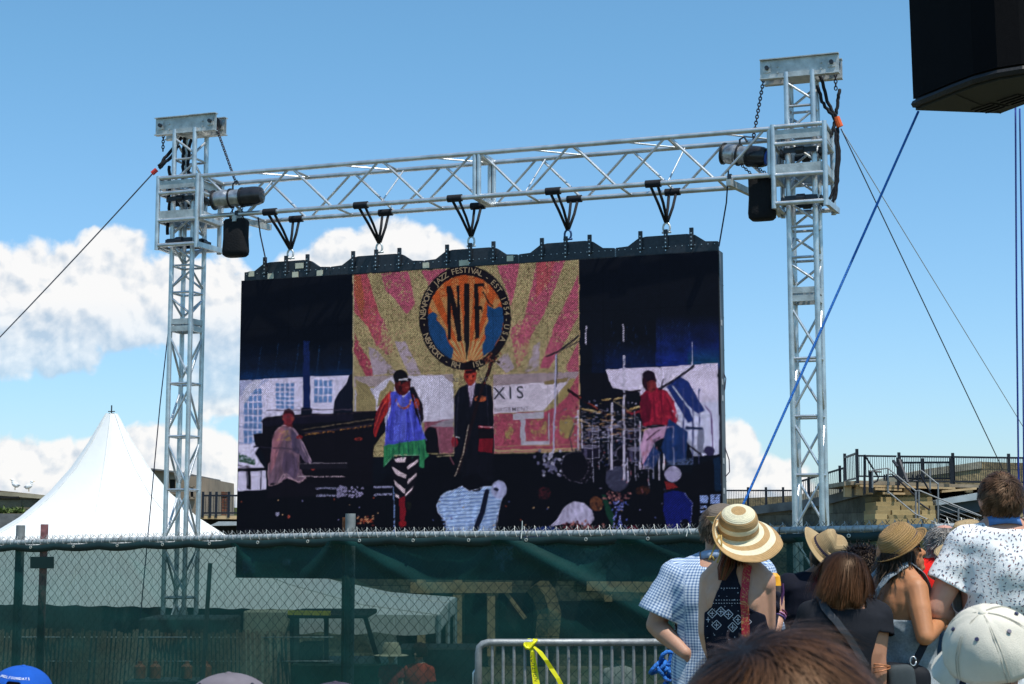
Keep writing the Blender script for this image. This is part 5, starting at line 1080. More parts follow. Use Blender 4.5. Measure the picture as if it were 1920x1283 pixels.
# ------------------------------------------------------------------ speaker array, upper right
def speaker():
    # seen from below; the curved front faces left and towards the camera
    Y = 9.0
    outb = [(1717, 207), (1735, 201), (1760, 192), (1790, 180), (1830, 166), (1880, 153), (1925, 146), (2010, 150)]
    bot = [W(x, y, Y + (x - 1717) * .0008 - .12) for x, y in outb]
    z0 = W(1717, 207, Y).z
    # plan outline of the cabinet underside, at one height, measured along the underside in the photograph
    def flat(px, py, z):
        d = W(px, py, 1) - Vector((0, 0, CAMZ)); return Vector((0, 0, CAMZ)) + d * ((z - CAMZ) / d.z)
    prof = [flat(x, y, z0) for x, y in [(1717, 207), (1735, 199), (1758, 190), (1790, 177), (1830, 162), (1875, 150), (1920, 143), (1990, 140), (2060, 142), (2060, 158), (1968, 178), (1876, 213)]]
    t = thing('speaker_array', prof[0], 'big black hanging loudspeaker cluster cut off by the top right corner', 'loudspeaker')
    lean = Vector((-.03, -.03, 0)); hgt = 2.1
    top = [p + Z * hgt + lean for p in prof]
    mb = MB(); n = len(prof); mb.add(prof + top, [tuple(range(n)), tuple(range(n, 2 * n))[::-1]] + [(i, n + i, n + (i + 1) % n, (i + 1) % n) for i in range(n)]); 
    mb.build('cabinet', mat('speaker_paint', (.012, .013, .011), .7, 0, .3, 30, .25, 150), t)
    # thin bottom lip following the front
    mb = MB(); mb.path([p + Z * .03 + Vector((-.01, -.012, 0)) for p in prof[:9]], .022, 6); mb.build('lip', M_black, t)
    # grille sheets
    gm = mat('speaker_grille', (.0025, .0025, .004), .85, 0, .3, 200, .5, 400, .12)
    cuts = [(0, 3), (3, 6), (6, 8)]
    for (i0, i1) in cuts:
        seg = [prof[i] + Vector((-.018, -.022, .06)) for i in range(i0, i1 + 1)]; seg2 = [p + Z * (hgt - .1) + lean for p in seg]
        rings = [[a, b, b + Vector((.006, .012, 0)), a + Vector((.006, .012, 0))] for a, b in zip(seg, seg2)]
        mb = MB(); mb.loft(rings); mb.build('grille', gm, t)
    # pairs of vertical rods with shackles
    for (i, x) in ((3, 1790), (6, 1905)):
        b0 = flat(x - 2, 172 if x < 1850 else 146, z0 + .05) + Vector((-.03, -.04, 0))
        for o_ in (0, .020): mb = MB(); mb.tube(b0 + Vector((o_, 0, .03)), b0 + Vector((o_, 0, hgt)) + lean, .0085, 8); mb.build('rod', mat('rod_grey', (.12, .12, .14), .35, .6), t, smooth=True)
        mb = MB(); mb.box(b0 + Vector((.01, -.01, .02)), (.05, .02, .022)); mb.tube(b0 + Vector((.02, 0, .03)), b0 + Vector((.055, -.01, .035)), .005, 6); mb.build('clip', M_alu, t)
        mb = MB(); c = b0 + Vector((.01, -.01, -.02)); mb.path([c + Vector((.018 * math.cos(a), 0, .026 * math.sin(a))) for a in [math.pi * 2 * j / 12 for j in range(13)]], .005, 6); mb.build('shackle', mat('brass_shackle', (.45, .35, .2), .35, .8), t, smooth='all')
    for (x, y) in ((1738, 178), (1835, 146)):
        c = flat(x, y, z0 + .11) + Vector((-.03, -.045, 0)); mb = MB(); mb.path([c + Vector((.017 * math.cos(a), 0, .019 * math.sin(a))) for a in [math.pi * 2 * j / 12 for j in range(13)]], .0045, 6); mb.build('ring', mat('rod_grey', (.12, .12, .14), .35, .6), t, smooth='all')
    # recessed vents and a seam underneath
    for (x, y) in ((1856, 203), (1905, 187)):
        c = flat(x, y, z0 - .004); mb = MB()
        mb.box(c, (.13, .16, .006), Vector((1, .5, 0)).normalized()); mb.build('vent', M_black, t)
        mb = MB()
        for q in range(-1, 2): mb.box(c + Vector((.035 * q, .018 * q, -.005)), (.008, .15, .006), Vector((1, .5, 0)).normalized())
        mb.build('vent_bar', gm, t)
    mb = MB(); mb.tube(flat(1790, 177, z0 - .003), flat(1876, 213, z0 - .003), .003, 4); mb.build('seam', M_black, t)
    return z0, flat
spz, spflat = speaker()
a = W(1722, 209, 9.12); b = W(1240, 1290, 9.0); 
d_ = [a, W(1400, 932, 8.95), W(1297, 1150, 8.9)]
mb = MB(); s = []
for p, q in zip(d_[:-1], d_[1:]):
    for k in range(12): s.append(p.lerp(q, k / 12))
s.append(d_[-1]); mb.path(s, .0070, 8); rp = thing('blue_rope', a, 'bright blue rope stretched from the loudspeaker down behind the striped sun hat', 'rope', 'blue ropes of the loudspeaker cluster')
mb.build('line', M_rope_b, rp, smooth='all')
mb = MB(); c0 = W(1291, 1152, 8.85); rs = random.Random(5)
for k in range(4):
    c = c0 + Vector((rs.uniform(-.02, .02), 0, -.02 * k)); mb.path([c + Vector((.028 * math.cos(a_) , .02 * math.sin(a_ * 2), .026 * math.sin(a_))) for a_ in [2 * math.pi * j / 10 for j in range(11)]], .012, 7)
mb.build('knot', M_rope_b, rp, smooth='all')
for k in range(3):
    mb = MB(); w_ = [W(1290 - t_ * 50 + 5 * math.sin(t_ * 9 + k * 2) + k * 3, 1150 + t_ * 150, 8.85 - .02 * k) for t_ in [j / 14 for j in range(15)]]; mb.path(w_, .011, 7); mb.build('tail', M_rope_b, rp, smooth='all')
mb = MB(); c0 = W(1247, 1250, 8.8)
for k in range(5):
    c = c0 + Vector((rs.uniform(-.04, .04), 0, rs.uniform(-.05, .05))); mb.path([c + Vector((.04 * math.cos(a_), .02 * math.sin(a_ * 2), .035 * math.sin(a_ + k))) for a_ in [2 * math.pi * j / 10 for j in range(11)]], .011, 7)
mb.build('knot', M_rope_b, rp, smooth='all')
M_rope_d = mat('navy_blue_rope', (.01, .03, .22), .8, 0, .3, 60)
wire('left of two vertical blue ropes below the loudspeaker at the right edge', [W(1904, 200, 9.3), W(1906, 560, 9.25), W(1911, 1010, 9.2), W(1914, 1552, 9.2)], .0052, M_rope_d, 'blue_rope', 'rope', 'blue ropes of the loudspeaker cluster')
wire('right of two vertical blue ropes below the loudspeaker at the right edge', [W(1912, 204, 9.3), W(1917, 560, 9.25), W(1921, 1010, 9.2), W(1925, 1552, 9.2)], .0048, M_rope_d, 'blue_rope', 'rope', 'blue ropes of the loudspeaker cluster')

# ------------------------------------------------------------------ chain link fence with windscreen
FY0 = 10.4; FT = 0.52
def FYat(px):
    tx = (px - 960) / FPX * math.cos(PITCH); return FY0 / (1 + FT * tx)
def FW(px, py): return W(px, py, FYat(px))
topy = [(-120, 1020), (0, 1018), (350, 1010), (650, 1003), (1000, 1001), (1300, 997), (1600, 992), (1920, 985), (2100, 982)]
def ftop(px):
    for (a, ya), (b, yb) in zip(topy[:-1], topy[1:]):
        if a <= px <= b: return ya + (yb - ya) * (px - a) / (b - a)
    return topy[-1][1]
FU = (FW(1500, 1000) - FW(300, 1000)); FU.z = 0; FU.normalize(); FN = Vector((-FU.y, FU.x, 0))
F0 = FW(-120, 1018); FL = (FW(2080, 983) - F0).dot(FU); F0.z = 0
def fz(a):
    p = F0 + FU * a; px, _ = PROJ([p.x, p.y, CAMZ]); return FW(px, ftop(float(px))).z
FE = thing('chain_link_fence', (F0.x, F0.y, 0), 'galvanised chain link fence hung with translucent green windscreen across the picture', 'fence')
tops = [(F0.x + FU.x * a, F0.y + FU.y * a, fz(a)) for a in np.linspace(0, FL, 30)]
mb = MB(); mb.path(tops, .0195, 10); mb.build('top_rail', mat('rail_zinc', (.42, .44, .44), .45, .35, .2, 24, .15, 80), FE, smooth='all')
def wires():
    p = .0365; dz = .037; r = .0023; vs = []; fs = []
    n = int(FL / p); 
    for i in range(n):
        a = i * p; zt = fz(a) + .032; k = 0; pts = []
        s = 1 if True else -1; z = zt
        while z > zt - 1.45:
            off = (p / 2 + .001) * (1 if (k + i) % 2 else -1); pts.append((a + off, z, .004 * (1 if k % 2 else -1))); z -= dz; k += 1
        # twisted barb at the top
        pts.insert(0, (pts[0][0] + (.012 if i % 2 else -.010), pts[0][1] + .016, .006))
        base = len(vs)
        for (x, zz, b) in pts:
            c = F0 + FU * x + FN * (.030 + b); 
            for (du, dn) in ((r, 0), (0, r), (-r, 0), (0, -r)):
                q = c + FU * du + FN * dn; vs.append((q.x, q.y, zz))
        for j in range(len(pts) - 1):
            for q in range(4): fs.append((base + j * 4 + q, base + j * 4 + (q + 1) % 4, base + (j + 1) * 4 + (q + 1) % 4, base + (j + 1) * 4 + q))
    me = bpy.data.meshes.new('chain_link_mesh'); me.from_pydata(vs, [], fs); me.update(); o = link('chain_link_mesh', me, mat('link_wire_shade', (.035, .04, .04), .6, .2, .3, 30), FE)  # wire colour darkened to hold the shade behind the cloth
wires()
mb = MB()
for i in range(int(FL / .073)):
    a = .073 * i + .036; zt = fz(a); rs_ = random.Random(i); hgt = .040 + rs_.uniform(-.004, .006); o_ = rs_.uniform(-.004, .004); w_ = .033
    def q_(x, n_, z): p = F0 + FU * x - FN * n_; return Vector((p.x, p.y, z))
    mb.path([q_(a - w_, .026, zt - .015), q_(a - w_ * .5, .022, zt + .016), q_(a + o_, -.006, zt + hgt), q_(a + w_ * .5, -.02, zt + .016), q_(a + w_, -.027, zt - .01)], .0022, 4)
    mb.path([q_(a + w_ * .9, .026, zt - .018), q_(a + w_ * .4, .024, zt + .012), q_(a + o_ - .004, 0.0, zt + hgt + .006)], .0022, 4)
mb.build('wire_barb', mat('barb_zinc', (.30, .31, .30), .5, .3), FE)
for px in (28, 648, 1330, 1990):
    y0 = {28: 985, 648: 963, 1330: 992, 1990: 975}[px]; q = FW(px, y0); q += FN * .06
    mb = MB(); mb.tube((q.x, q.y, -.05), q, .034 if px != 1330 else .028, 12); mb.build('post', mat('post_zinc_shade', (.20, .21, .21), .6, .1, .2, 20), FE, smooth=True)  # zinc darkened: the windscreen's shade is put into the post colour
# wind screen cloth
def windscreen():
    nx, nz = 300, 60; vs = []; fs = []
    fold = [(640, 1008, 830, 1120, .022, 14), (640, 1008, 560, 1100, .018, 12), (940, 1005, 1250, 1175, .03, 16), (940, 1005, 860, 1100, .012, 12), (1180, 1005, 1300, 1060, .02, 12), (1500, 1000, 1640, 1120, .02, 14), (440, 1015, 480, 1080, .012, 10), (230, 1020, 330, 1190, .012, 9), (1180, 1000, 1090, 1080, .014, 14), (1430, 995, 1360, 1100, .02, 16)]
    for j in range(nz + 1):
        for i in range(nx + 1):
            a = FL * i / nx; zt = fz(a) - .035; z = zt - 1.5 * (j / nz)
            c = F0 + FU * a; px, py = PROJ([c.x, c.y, z]); d = 0
            for (x1, y1, x2, y2, amp, w) in fold:
                dx, dy = x2 - x1, y2 - y1; l2 = dx * dx + dy * dy; t = ((px - x1) * dx + (py - y1) * dy) / l2; tc_ = min(1, max(0, t)); dd = math.hypot(px - x1 - tc_ * dx, py - y1 - tc_ * dy)
                d += amp * 1.9 * math.exp(-(dd / w) ** 2) * (1 - tc_ * .7)
            d += .022 * noise.noise(Vector((a * 1.2, z * 2.0, 0))) + .010 * noise.noise(Vector((a * 4, z * 5, 3)))
            sc = abs(((a / .41) % 1) - .5) * 2; dzt = -.010 * (1 - sc ** 2) if j == 0 else 0
            q = c - FN * (.004 + d + (.004 if j < 2 else 0)); vs.append((q.x, q.y, z + dzt))
    for j in range(nz):
        for i in range(nx): k = j * (nx + 1) + i; fs.append((k, k + 1, k + nx + 2, k + nx + 1))
    me = bpy.data.meshes.new('windscreen'); me.from_pydata(vs, [], fs); me.polygons.foreach_set('use_smooth', [True] * len(fs)); me.update()
    m = bpy.data.materials.new('windscreen_mesh_cloth'); m.use_nodes = True; t = m.node_tree; b = t.nodes['Principled BSDF']; b.inputs['Roughness'].default_value = .55; b.inputs['Specular IOR Level'].default_value = .25
    co = t.nodes.new('ShaderNodeTexCoord'); n = t.nodes.new('ShaderNodeTexNoise'); n.inputs['Scale'].default_value = 3; n.inputs['Detail'].default_value = 8; mp = t.nodes.new('ShaderNodeMapping'); mp.inputs['Scale'].default_value = (1, 1, 3)
    t.links.new(co.outputs['Object'], mp.inputs[0]); t.links.new(mp.outputs[0], n.inputs['Vector'])
    r = t.nodes.new('ShaderNodeValToRGB'); r.color_ramp.elements[0].position = .3; r.color_ramp.elements[1].position = .75; r.color_ramp.elements[0].color = (.002, .030, .027, 1); r.color_ramp.elements[1].color = (.004, .058, .050, 1)
    t.links.new(n.outputs[0], r.inputs[0]); t.links.new(r.outputs[0], b.inputs['Base Color'])
    tr = t.nodes.new('ShaderNodeBsdfTransparent'); tr.inputs[0].default_value = (.72, .92, .88, 1); mx = t.nodes.new('ShaderNodeMixShader')
    # weave openness: vertical threads and slight unevenness
    se = t.nodes.new('ShaderNodeSeparateXYZ'); t.links.new(co.outputs['Object'], se.inputs[0])
    n2 = t.nodes.new('ShaderNodeTexNoise'); n2.inputs['Scale'].default_value = 30; n2.inputs['Detail'].default_value = 3; mp2 = t.nodes.new('ShaderNodeMapping'); mp2.inputs['Scale'].default_value = (5, 5, .35); t.links.new(co.outputs['Object'], mp2.inputs[0]); t.links.new(mp2.outputs[0], n2.inputs['Vector'])
    q = t.nodes.new('ShaderNodeMapRange'); t.links.new(n2.outputs[0], q.inputs[0]); q.inputs[1].default_value = .25; q.inputs[2].default_value = .75; q.inputs[3].default_value = .16; q.inputs[4].default_value = .27
    t.links.new(q.outputs[0], mx.inputs[0]); t.links.new(b.outputs[0], mx.inputs[1]); t.links.new(tr.outputs[0], mx.inputs[2]); t.links.new(mx.outputs[0], t.nodes['Material Output'].inputs[0])
    o = link('windscreen', me, m, FE)
    # hem: a folded double band along the top
    mbh = MB(); rings = []
    for i in range(nx + 1):
        a = FL * i / nx; c = F0 + FU * a; z = fz(a) - .012; sg = .010 * math.sin(math.pi * ((a / .41) % 1)); w = .048 + .008 * noise.noise(Vector((a * 2, 0, 0)))
        rings.append([c - FN * .028 + Z * (z - sg), c - FN * .033 + Z * (z - w * .5 - sg), c - FN * .028 + Z * (z - w - sg * 1.5), c - FN * .018 + Z * (z - w - sg * 1.5), c - FN * .018 + Z * (z - sg)])
    mbh.loft(rings); mbh.build('hem', mat('hem_green', (.003, .020, .020), .6, 0, .3, 8), FE, smooth='all')
    for i in range(int(FL / .41)):
        a = .41 * (i + .0) + .18; c = F0 + FU * a; z = fz(a) - .038
        mb_ = MB(); mb_.path([c - FN * .036 + FU * (.009 * math.cos(x)) + Z * (z + .009 * math.sin(x)) for x in [2 * math.pi * j / 8 for j in range(9)]], .0032, 5); mb_.build('grommet', mat('brass_ring', (.65, .62, .55), .35, .5), FE)
        if i % 2 == 0:
            mb_ = MB(); mb_.path([c - FN * .036 + Z * z, c - FN * .03 + Z * (z + .04), c + Z * (z + .07), c + FN * .026 + Z * (z + .04)], .0025, 5); mb_.build('cable_tie', M_black, FE)
    mb_ = MB(); q0 = FW(62, 1044) - FN * .03; q1 = FW(106, 1044) - FN * .03; q2 = FW(106, 1066) - FN * .03; q3 = FW(62, 1066) - FN * .03; mb_.prism([q0, q1, q2, q3], FN * .004); mb_.build('patch', mat('patch_green', (.002, .022, .02), .7), FE)
windscreen()
mb = MB(); q = FW(641, 970) + FN * .1; mb.tube((q.x - .02, q.y, -.05), q + Vector((-.025, 0, 0)), .028, 10); onething(mb, 'rusty_pipe', mat('rust', (.22, .07, .025), .8, 0, .4, 15), 'rusty brown pipe standing beside the middle fence post', 'pipe')
mb = MB(); q = FW(62, 983) + FN * .12; mb.bar((q.x, q.y, -.05), q, .05, .03, (0, 1, 0)); onething(mb, 'wooden_stake', mat('red_stake', (.22, .09, .09), .8, 0, .4, 20), 'faded red wooden stake beside the left fence post', 'stake')
mb = MB(); q = FW(984, 977) - FN * .035; mb.path([q, FW(983, 990) - FN * .03, FW(982, 1010) - FN * .036], .003, 5); mb.path([FW(1298, 985) - FN * .035, FW(1293, 994) - FN * .03, FW(1291, 1006) - FN * .036], .003, 5); mb.build('cable_tie', mat('white_tie', (.7, .7, .65), .5), FE)

def gy(Y): return 1010 + (CAMZ - gz(0, Y) + .03) / Y * FPX
# things just behind the windscreen ---------------------------------------------
sf = thing('snow_fence', W(250, 1200, 17), 'leaning wooden slat snow fence seen through the green windscreen at lower left', 'fence')
rs = random.Random(9)
mb = MB()
for i in range(78):
    x = -30 + i * 7.4 + rs.uniform(-1.5, 1.5); y = 1182 + rs.uniform(-4, 5) + .006 * x; t_ = W(x, y, 17.2 + .3 * math.sin(i * .2)); l = 10 * (1 if x < 350 else -.2) + rs.uniform(-2, 2); b_ = W(x - l * 2, gy(17.0), 17.0); mb.bar(b_, t_, .028, .012, (0, 1, 0))
mb.build('slat', mat('grey_slats', (.15, .125, .09), .9, 0, .35, 14, .2, 50, stretch=(1, 1, 6)), sf)
mb = MB()
for yy in (1195, 1240, 1285): mb.path([W(-40 + k * 35, yy, 17.22 + .3 * math.sin(k * .95)) for k in range(20)], .006, 4)
mb.build('wire', M_galv, sf)
mb = MB(); mb.bar(W(394, 1056, 15.5), W(372, gy(15.5), 15.5), .035, .035, (0, 1, 0)); onething(mb, 'leaning_stake', M_st_grey if False else mat('dark_stake', (.05, .06, .06), .8), 'dark stake leaning right of the left tower, behind the windscreen', 'stake')
CY = 19.0
ct = thing('utility_cart', W(630, gy(CY), CY), 'dark roofed utility cart parked behind the windscreen, left of the tent curtain', 'cart')
def wb(x0, y0, x1, y1, Y, d, name, m, par):
    p = W(x0, y0, Y); q = W(x1, y1, Y); m_ = MB(); m_.box(((p.x + q.x) / 2, Y + d / 2, (p.z + q.z) / 2), (abs(q.x - p.x), d, abs(p.z - q.z))); return m_.build(name, m, par, bevel=.02)
wb(538, 1150, 690, 1160, CY, 1.3, 'roof', M_black, ct); wb(545, 1245, 722, gy(CY) - 45, CY, 1.3, 'body', mat('cart_green', (.01, .03, .02), .4), ct)
for (xa, xb) in ((548, 545), (685, 712), (612, 612)):
    for dd in (.05, 1.25): mb = MB(); mb.bar(W(xa, 1158, CY + dd), W(xb, 1250, CY + dd), .05, .05, (0, 1, 0)); mb.build('pillar', M_black, ct)
wb(560, 1205, 600, 1250, CY + .4, .35, 'seat', mat('tan_seat', (.18, .15, .10), .7), ct)
for x in (575, 690):
    for dd in (-.05, 1.2):
        mb = MB(); c = W(x, gy(CY), CY + dd); c.z = gz(0, CY) + .26; mb.tube(c, c + Vector((0, .2, 0)), .27, 20); wh = mb.build('wheel', M_black, ct, smooth=True)
        mb = MB(); mb.tube(c - Vector((0, .01, 0)), c, .12, 14); r_ = mb.build('rim', M_galv, None); r_.parent = wh
mb = MB(); mb.bar(W(540, 1149, CY - .02), W(620, 1150, CY - .02), .05, .05); mb.build('yellow_strip', mat('yellow_paint', (.45, .38, .03), .5), ct)
# crates, trunks and signs lower down, seen dimly
for (x0, y0, x1, y1, Y, d, c, nm, lab, cat) in [(260, 1160, 420, gy(20), 20, 1.0, (.03, .05, .05), 'equipment_case', 'large dark equipment case at the foot of the left tower', 'case'), (456, 1146, 536, gy(19), 19.4, .5, (.35, .33, .24), 'cardboard_panel', 'pale cardboard panel between tower and cart behind the windscreen', 'panel'), (745, 1215, 900, gy(19), 19, .8, (.02, .03, .03), 'equipment_case', 'low dark case behind the windscreen right of the hat wearer', 'case')]:
    o = wb(x0, y0, x1, y1, Y, d, nm, mat(nm + str(x0), c, .6), None); tag(o, lab, cat)
for (x, y, w_) in ((291, 1258, 'second'), (350, 1258, 'third'), (386, 1258, 'fourth and rightmost'), (262, 1258, 'leftmost')):
    c = W(x, y, 15.9); mb = MB(); mb.tube(c - Z * .07, c + Z * .04, .055, 12, .055); mb.tube(c + Z * .04, c + Z * .07, .055, 12, .02); mb.tube(c + Z * .07, c + Z * .09, .022, 12)
    onething(mb, 'traffic_cone' if False else 'bottle_jug', mat('orange_jug', (.22, .08, .04), .6), w_ + ' of the four small orange jugs behind the windscreen at the tower foot', 'jug', 'orange jugs behind the windscreen', smooth=True)

ft = thing('folding_table', W(325, gy(15.9), 15.9), 'low dark folding table carrying four orange jugs behind the windscreen', 'table')
zt_ = W(325, 1258, 15.9).z - .08; xa_, xb_ = W(245, 1258, 15.9).x, W(410, 1258, 15.9).x
mb = MB(); mb.box(((xa_ + xb_) / 2, 15.9, zt_ - .015), (xb_ - xa_, .5, .03)); mb.build('tabletop', M_st_grey if False else mat('table_top', (.05, .06, .06), .6), ft)
for x in (xa_ + .05, xb_ - .05):
    for dd in (-.2, .2): mb = MB(); mb.tube((x, 15.9 + dd, gz(0, 15.9)), (x, 15.9 + dd, zt_ - .02), .014, 8); mb.build('leg', M_iron, ft, smooth=True)
# ------------------------------------------------------------------ crowd barrier
BY = 9.15
M_barr = mat('barrier_zinc', (.25, .265, .27), .5, .35, .2, 24, .15, 80)
br = thing('crowd_barrier', W(1080, 1300, BY), 'galvanised steel crowd barrier with yellow tape tied on its top rail', 'barrier')
x1_ = 1480
pts = [W(897, 1400, BY), W(897, 1225, BY), W(899, 1214, BY), W(905, 1208, BY), W(916, 1205, BY), W(930, 1205, BY), W(x1_, 1204, BY)]
mb = MB(); mb.path(pts, .0205, 10); mb.path([W(897, 1440, BY), W(x1_, 1440, BY)], .02, 10); mb.build('frame', M_barr, br, smooth='all')
for i in range(28):
    x = 923 + i * 20.4; 
    if x > x1_: break
    mb = MB(); mb.tube(W(x, 1206, BY), W(x, 1440, BY), .0085, 8); mb.build('upright', M_barr, br, smooth=True)
mb = MB(); mb.path([W(888, 1310, BY + .02), W(888, 1262, BY + .02), W(890, 1258, BY + .02), W(899, 1258, BY + .02)], .008, 6); mb.build('hook', M_galv, br, smooth='all')
for x in (930, 1440):
    mb = MB(); c = W(x, 1440, BY); mb.path([c, Vector((c.x, c.y - .3, .02)), Vector((c.x, c.y + .3, .02)), c], .016, 6); mb.build('foot', M_galv, br)
mb = MB(); mb.path([W(1076, 1211, BY - .03), W(1070, 1216, BY - .03), W(1072, 1222, BY - .03)], .003, 5); mb.build('hook', M_iron, br)
M_yel = mat('caution_tape', (.80, .74, .01), .35, 0, .08, 10)
tp = thing('caution_tape', W(993, 1205, BY), 'yellow caution tape knotted round the barrier rail and trailing down', 'tape')
def ribbon(pts, w, m, name, par, tw=None, thick=.001):
    mb = MB(); rings = []
    for i, (x, y, dw, dy) in enumerate(pts):
        c = W(x, y, BY - .03 + dy); e = Vector((w * dw * .72, 0, 0)); k = Vector((0, thick * 2, 0)); rings.append([c - e, c + e, c + e + k, c - e + k])
    mb.loft(rings); return mb.build(name, m, par)
ribbon([(994, 1204, .9, 0), (995, 1212, .55, 0), (998, 1222, .35, -.01), (1000, 1240, .5, 0), (1003, 1262, .55, .01), (1008, 1300, .6, 0)], .045, M_yel, 'strip', tp)
ribbon([(1000, 1212, .3, -.01), (1012, 1222, .5, -.02), (1024, 1238, .45, -.03), (1034, 1254, .5, -.02), (1046, 1272, .45, -.03), (1060, 1300, .5, -.03)], .040, M_yel, 'strip', tp)
mb = MB(); c = W(994, 1208, BY - .02)
for k in range(5): mb.path([c + Vector((.022 * math.cos(a_) + .006 * k - .01, .025 * math.sin(a_), .022 * math.sin(a_ + .4 * k))) for a_ in [2 * math.pi * j / 9 for j in range(10)]], .008, 5)
mb.build('knot', M_yel, tp, smooth='all')
mb = MB()
for ch, x, y, r_ in [('C', 995, 1231, -1.5), ('A', 996, 1239, -1.5), ('U', 1000, 1246, -1.5), ('T', 1001, 1254, -1.5), ('I', 1002, 1261, -1.5), ('O', 1003, 1267, -1.5), ('N', 1005, 1275, -1.5), ('C', 1049, 1269, -1), ('A', 1053, 1277, -1)]:
    vs, fs = glyph(ch); c_, s_ = math.cos(r_), math.sin(r_); mb.add([W(x + 8.5 * (p[0] * c_ + p[1] * s_), y - 8.5 * (-p[0] * s_ * -1 * -1 + p[1] * c_), BY - .05) for p in vs], fs)
mb.build('lettering', mat('tape_print', (.02, .02, .02), .5), tp, recalc=False)
# ------------------------------------------------------------------ people
from mathutils.bvhtree import BVHTree
def voxel_mesh(mb, voxel, smooth=5, fac=.5):
    me = bpy.data.meshes.new('tmp'); me.from_pydata(mb.v, [], mb.f); bm = bmesh.new(); bm.from_mesh(me); bmesh.ops.recalc_face_normals(bm, faces=bm.faces); bm.to_mesh(me); bm.free()
    o = bpy.data.objects.new('tmp', me); COL.objects.link(o); r = o.modifiers.new('r', 'REMESH'); r.mode = 'VOXEL'; r.voxel_size = voxel
    s = o.modifiers.new('s', 'SMOOTH'); s.factor = fac; s.iterations = smooth
    dg = bpy.context.evaluated_depsgraph_get(); out = bpy.data.meshes.new_from_object(o.evaluated_get(dg)); bpy.data.objects.remove(o); bpy.data.meshes.remove(me)
    return out
def mesh_np(me):
    v = np.empty(len(me.vertices) * 3); me.vertices.foreach_get('co', v); n = np.empty(len(me.vertices) * 3); me.vertices.foreach_get('normal', n); return v.reshape(-1, 3), n.reshape(-1, 3)
def displace(me, fn):
    v, n = mesh_np(me); d = np.array([fn(Vector(p)) for p in v]); v += n * d[:, None]; me.vertices.foreach_set('co', v.ravel()); me.update()
def cut(me, keep, smooth_edge=6):
    """keep the faces whose centre passes; round off the cut edge"""
    bm = bmesh.new(); bm.from_mesh(me); dead = [f for f in bm.faces if not keep(f.calc_center_median())]; bmesh.ops.delete(bm, geom=dead, context='FACES')
    bv = [v for v in bm.verts if v.is_boundary]
    nb = {v: [e.other_vert(v) for e in v.link_edges if e.is_boundary] for v in bv}
    for _ in range(smooth_edge):
        new = {v: (v.co * .4 + sum((w.co for w in nb[v]), Vector()) / len(nb[v]) * .6) if nb[v] else v.co for v in bv}
        for v, c in new.items(): v.co = c
    bm.to_mesh(me); bm.free(); me.update(); return me
def inflate(me, d):
    v, n = mesh_np(me); v += n * d; me.vertices.foreach_set('co', v.ravel()); me.update(); return me
def xf(me, M): me.transform(M); me.update(); return me
def skin(name, c, red=.1):
    return mat(name, c, .5, 0, .10, 14, .12, 300, .35, sub=.12)
def cone(mb, a, b, r0, r1, n=12):
    mb.tube(a, b, r0, n, r1); mb.ell(a, (r0, r0, r0), None, 12, 8); mb.ell(b, (r1, r1, r1), None, 12, 8)
def hand_prims(mb, wr, d, up, side=1, curl=.6, sc=1.0, spread=.35):
    """palm with five separate bent fingers; d = direction of the palm, up = back of the hand, side = thumb side sign"""
    d = d.normalized(); up = (up - d * up.dot(d)).normalized(); lat = d.cross(up) * side
    palm = wr + d * (.045 * sc)
    for k in (-1, 0, 1):
        cone(mb, wr + d * .012 * sc + lat * (.012 * k * sc), wr + d * .078 * sc + lat * (.024 * k * sc), .018 * sc, .013 * sc)
    for i, (o, l, r) in enumerate(((.031, .068, .0092), (.0105, .077, .0095), (-.0105, .071, .009), (-.031, .056, .008))):
        p = wr + d * (.080 * sc) + lat * (o * sc); dd = (d + lat * (o * 5 * spread)).normalized(); a = curl * .55
        for s_, fr in enumerate((.45, .32, .23)):
            dd = (dd * math.cos(a) - up * math.sin(a)).normalized(); q = p + dd * (l * fr * sc * 1.15); cone(mb, p, q, r * (1 - .1 * s_) * sc, r * (.92 - .1 * s_) * sc, 8); p = q; a = curl * .75
    p = wr + d * .022 * sc + lat * .026 * sc; dd = (d * .65 + lat * .75 - up * .35 * curl).normalized()
    for l, r in ((.038, .0125), (.030, .0105), (.022, .009)):
        q = p + dd * l * sc; cone(mb, p, q, r * sc, r * .9 * sc, 8); p = q; dd = (dd + d * .35 - up * .3 * curl).normalized()

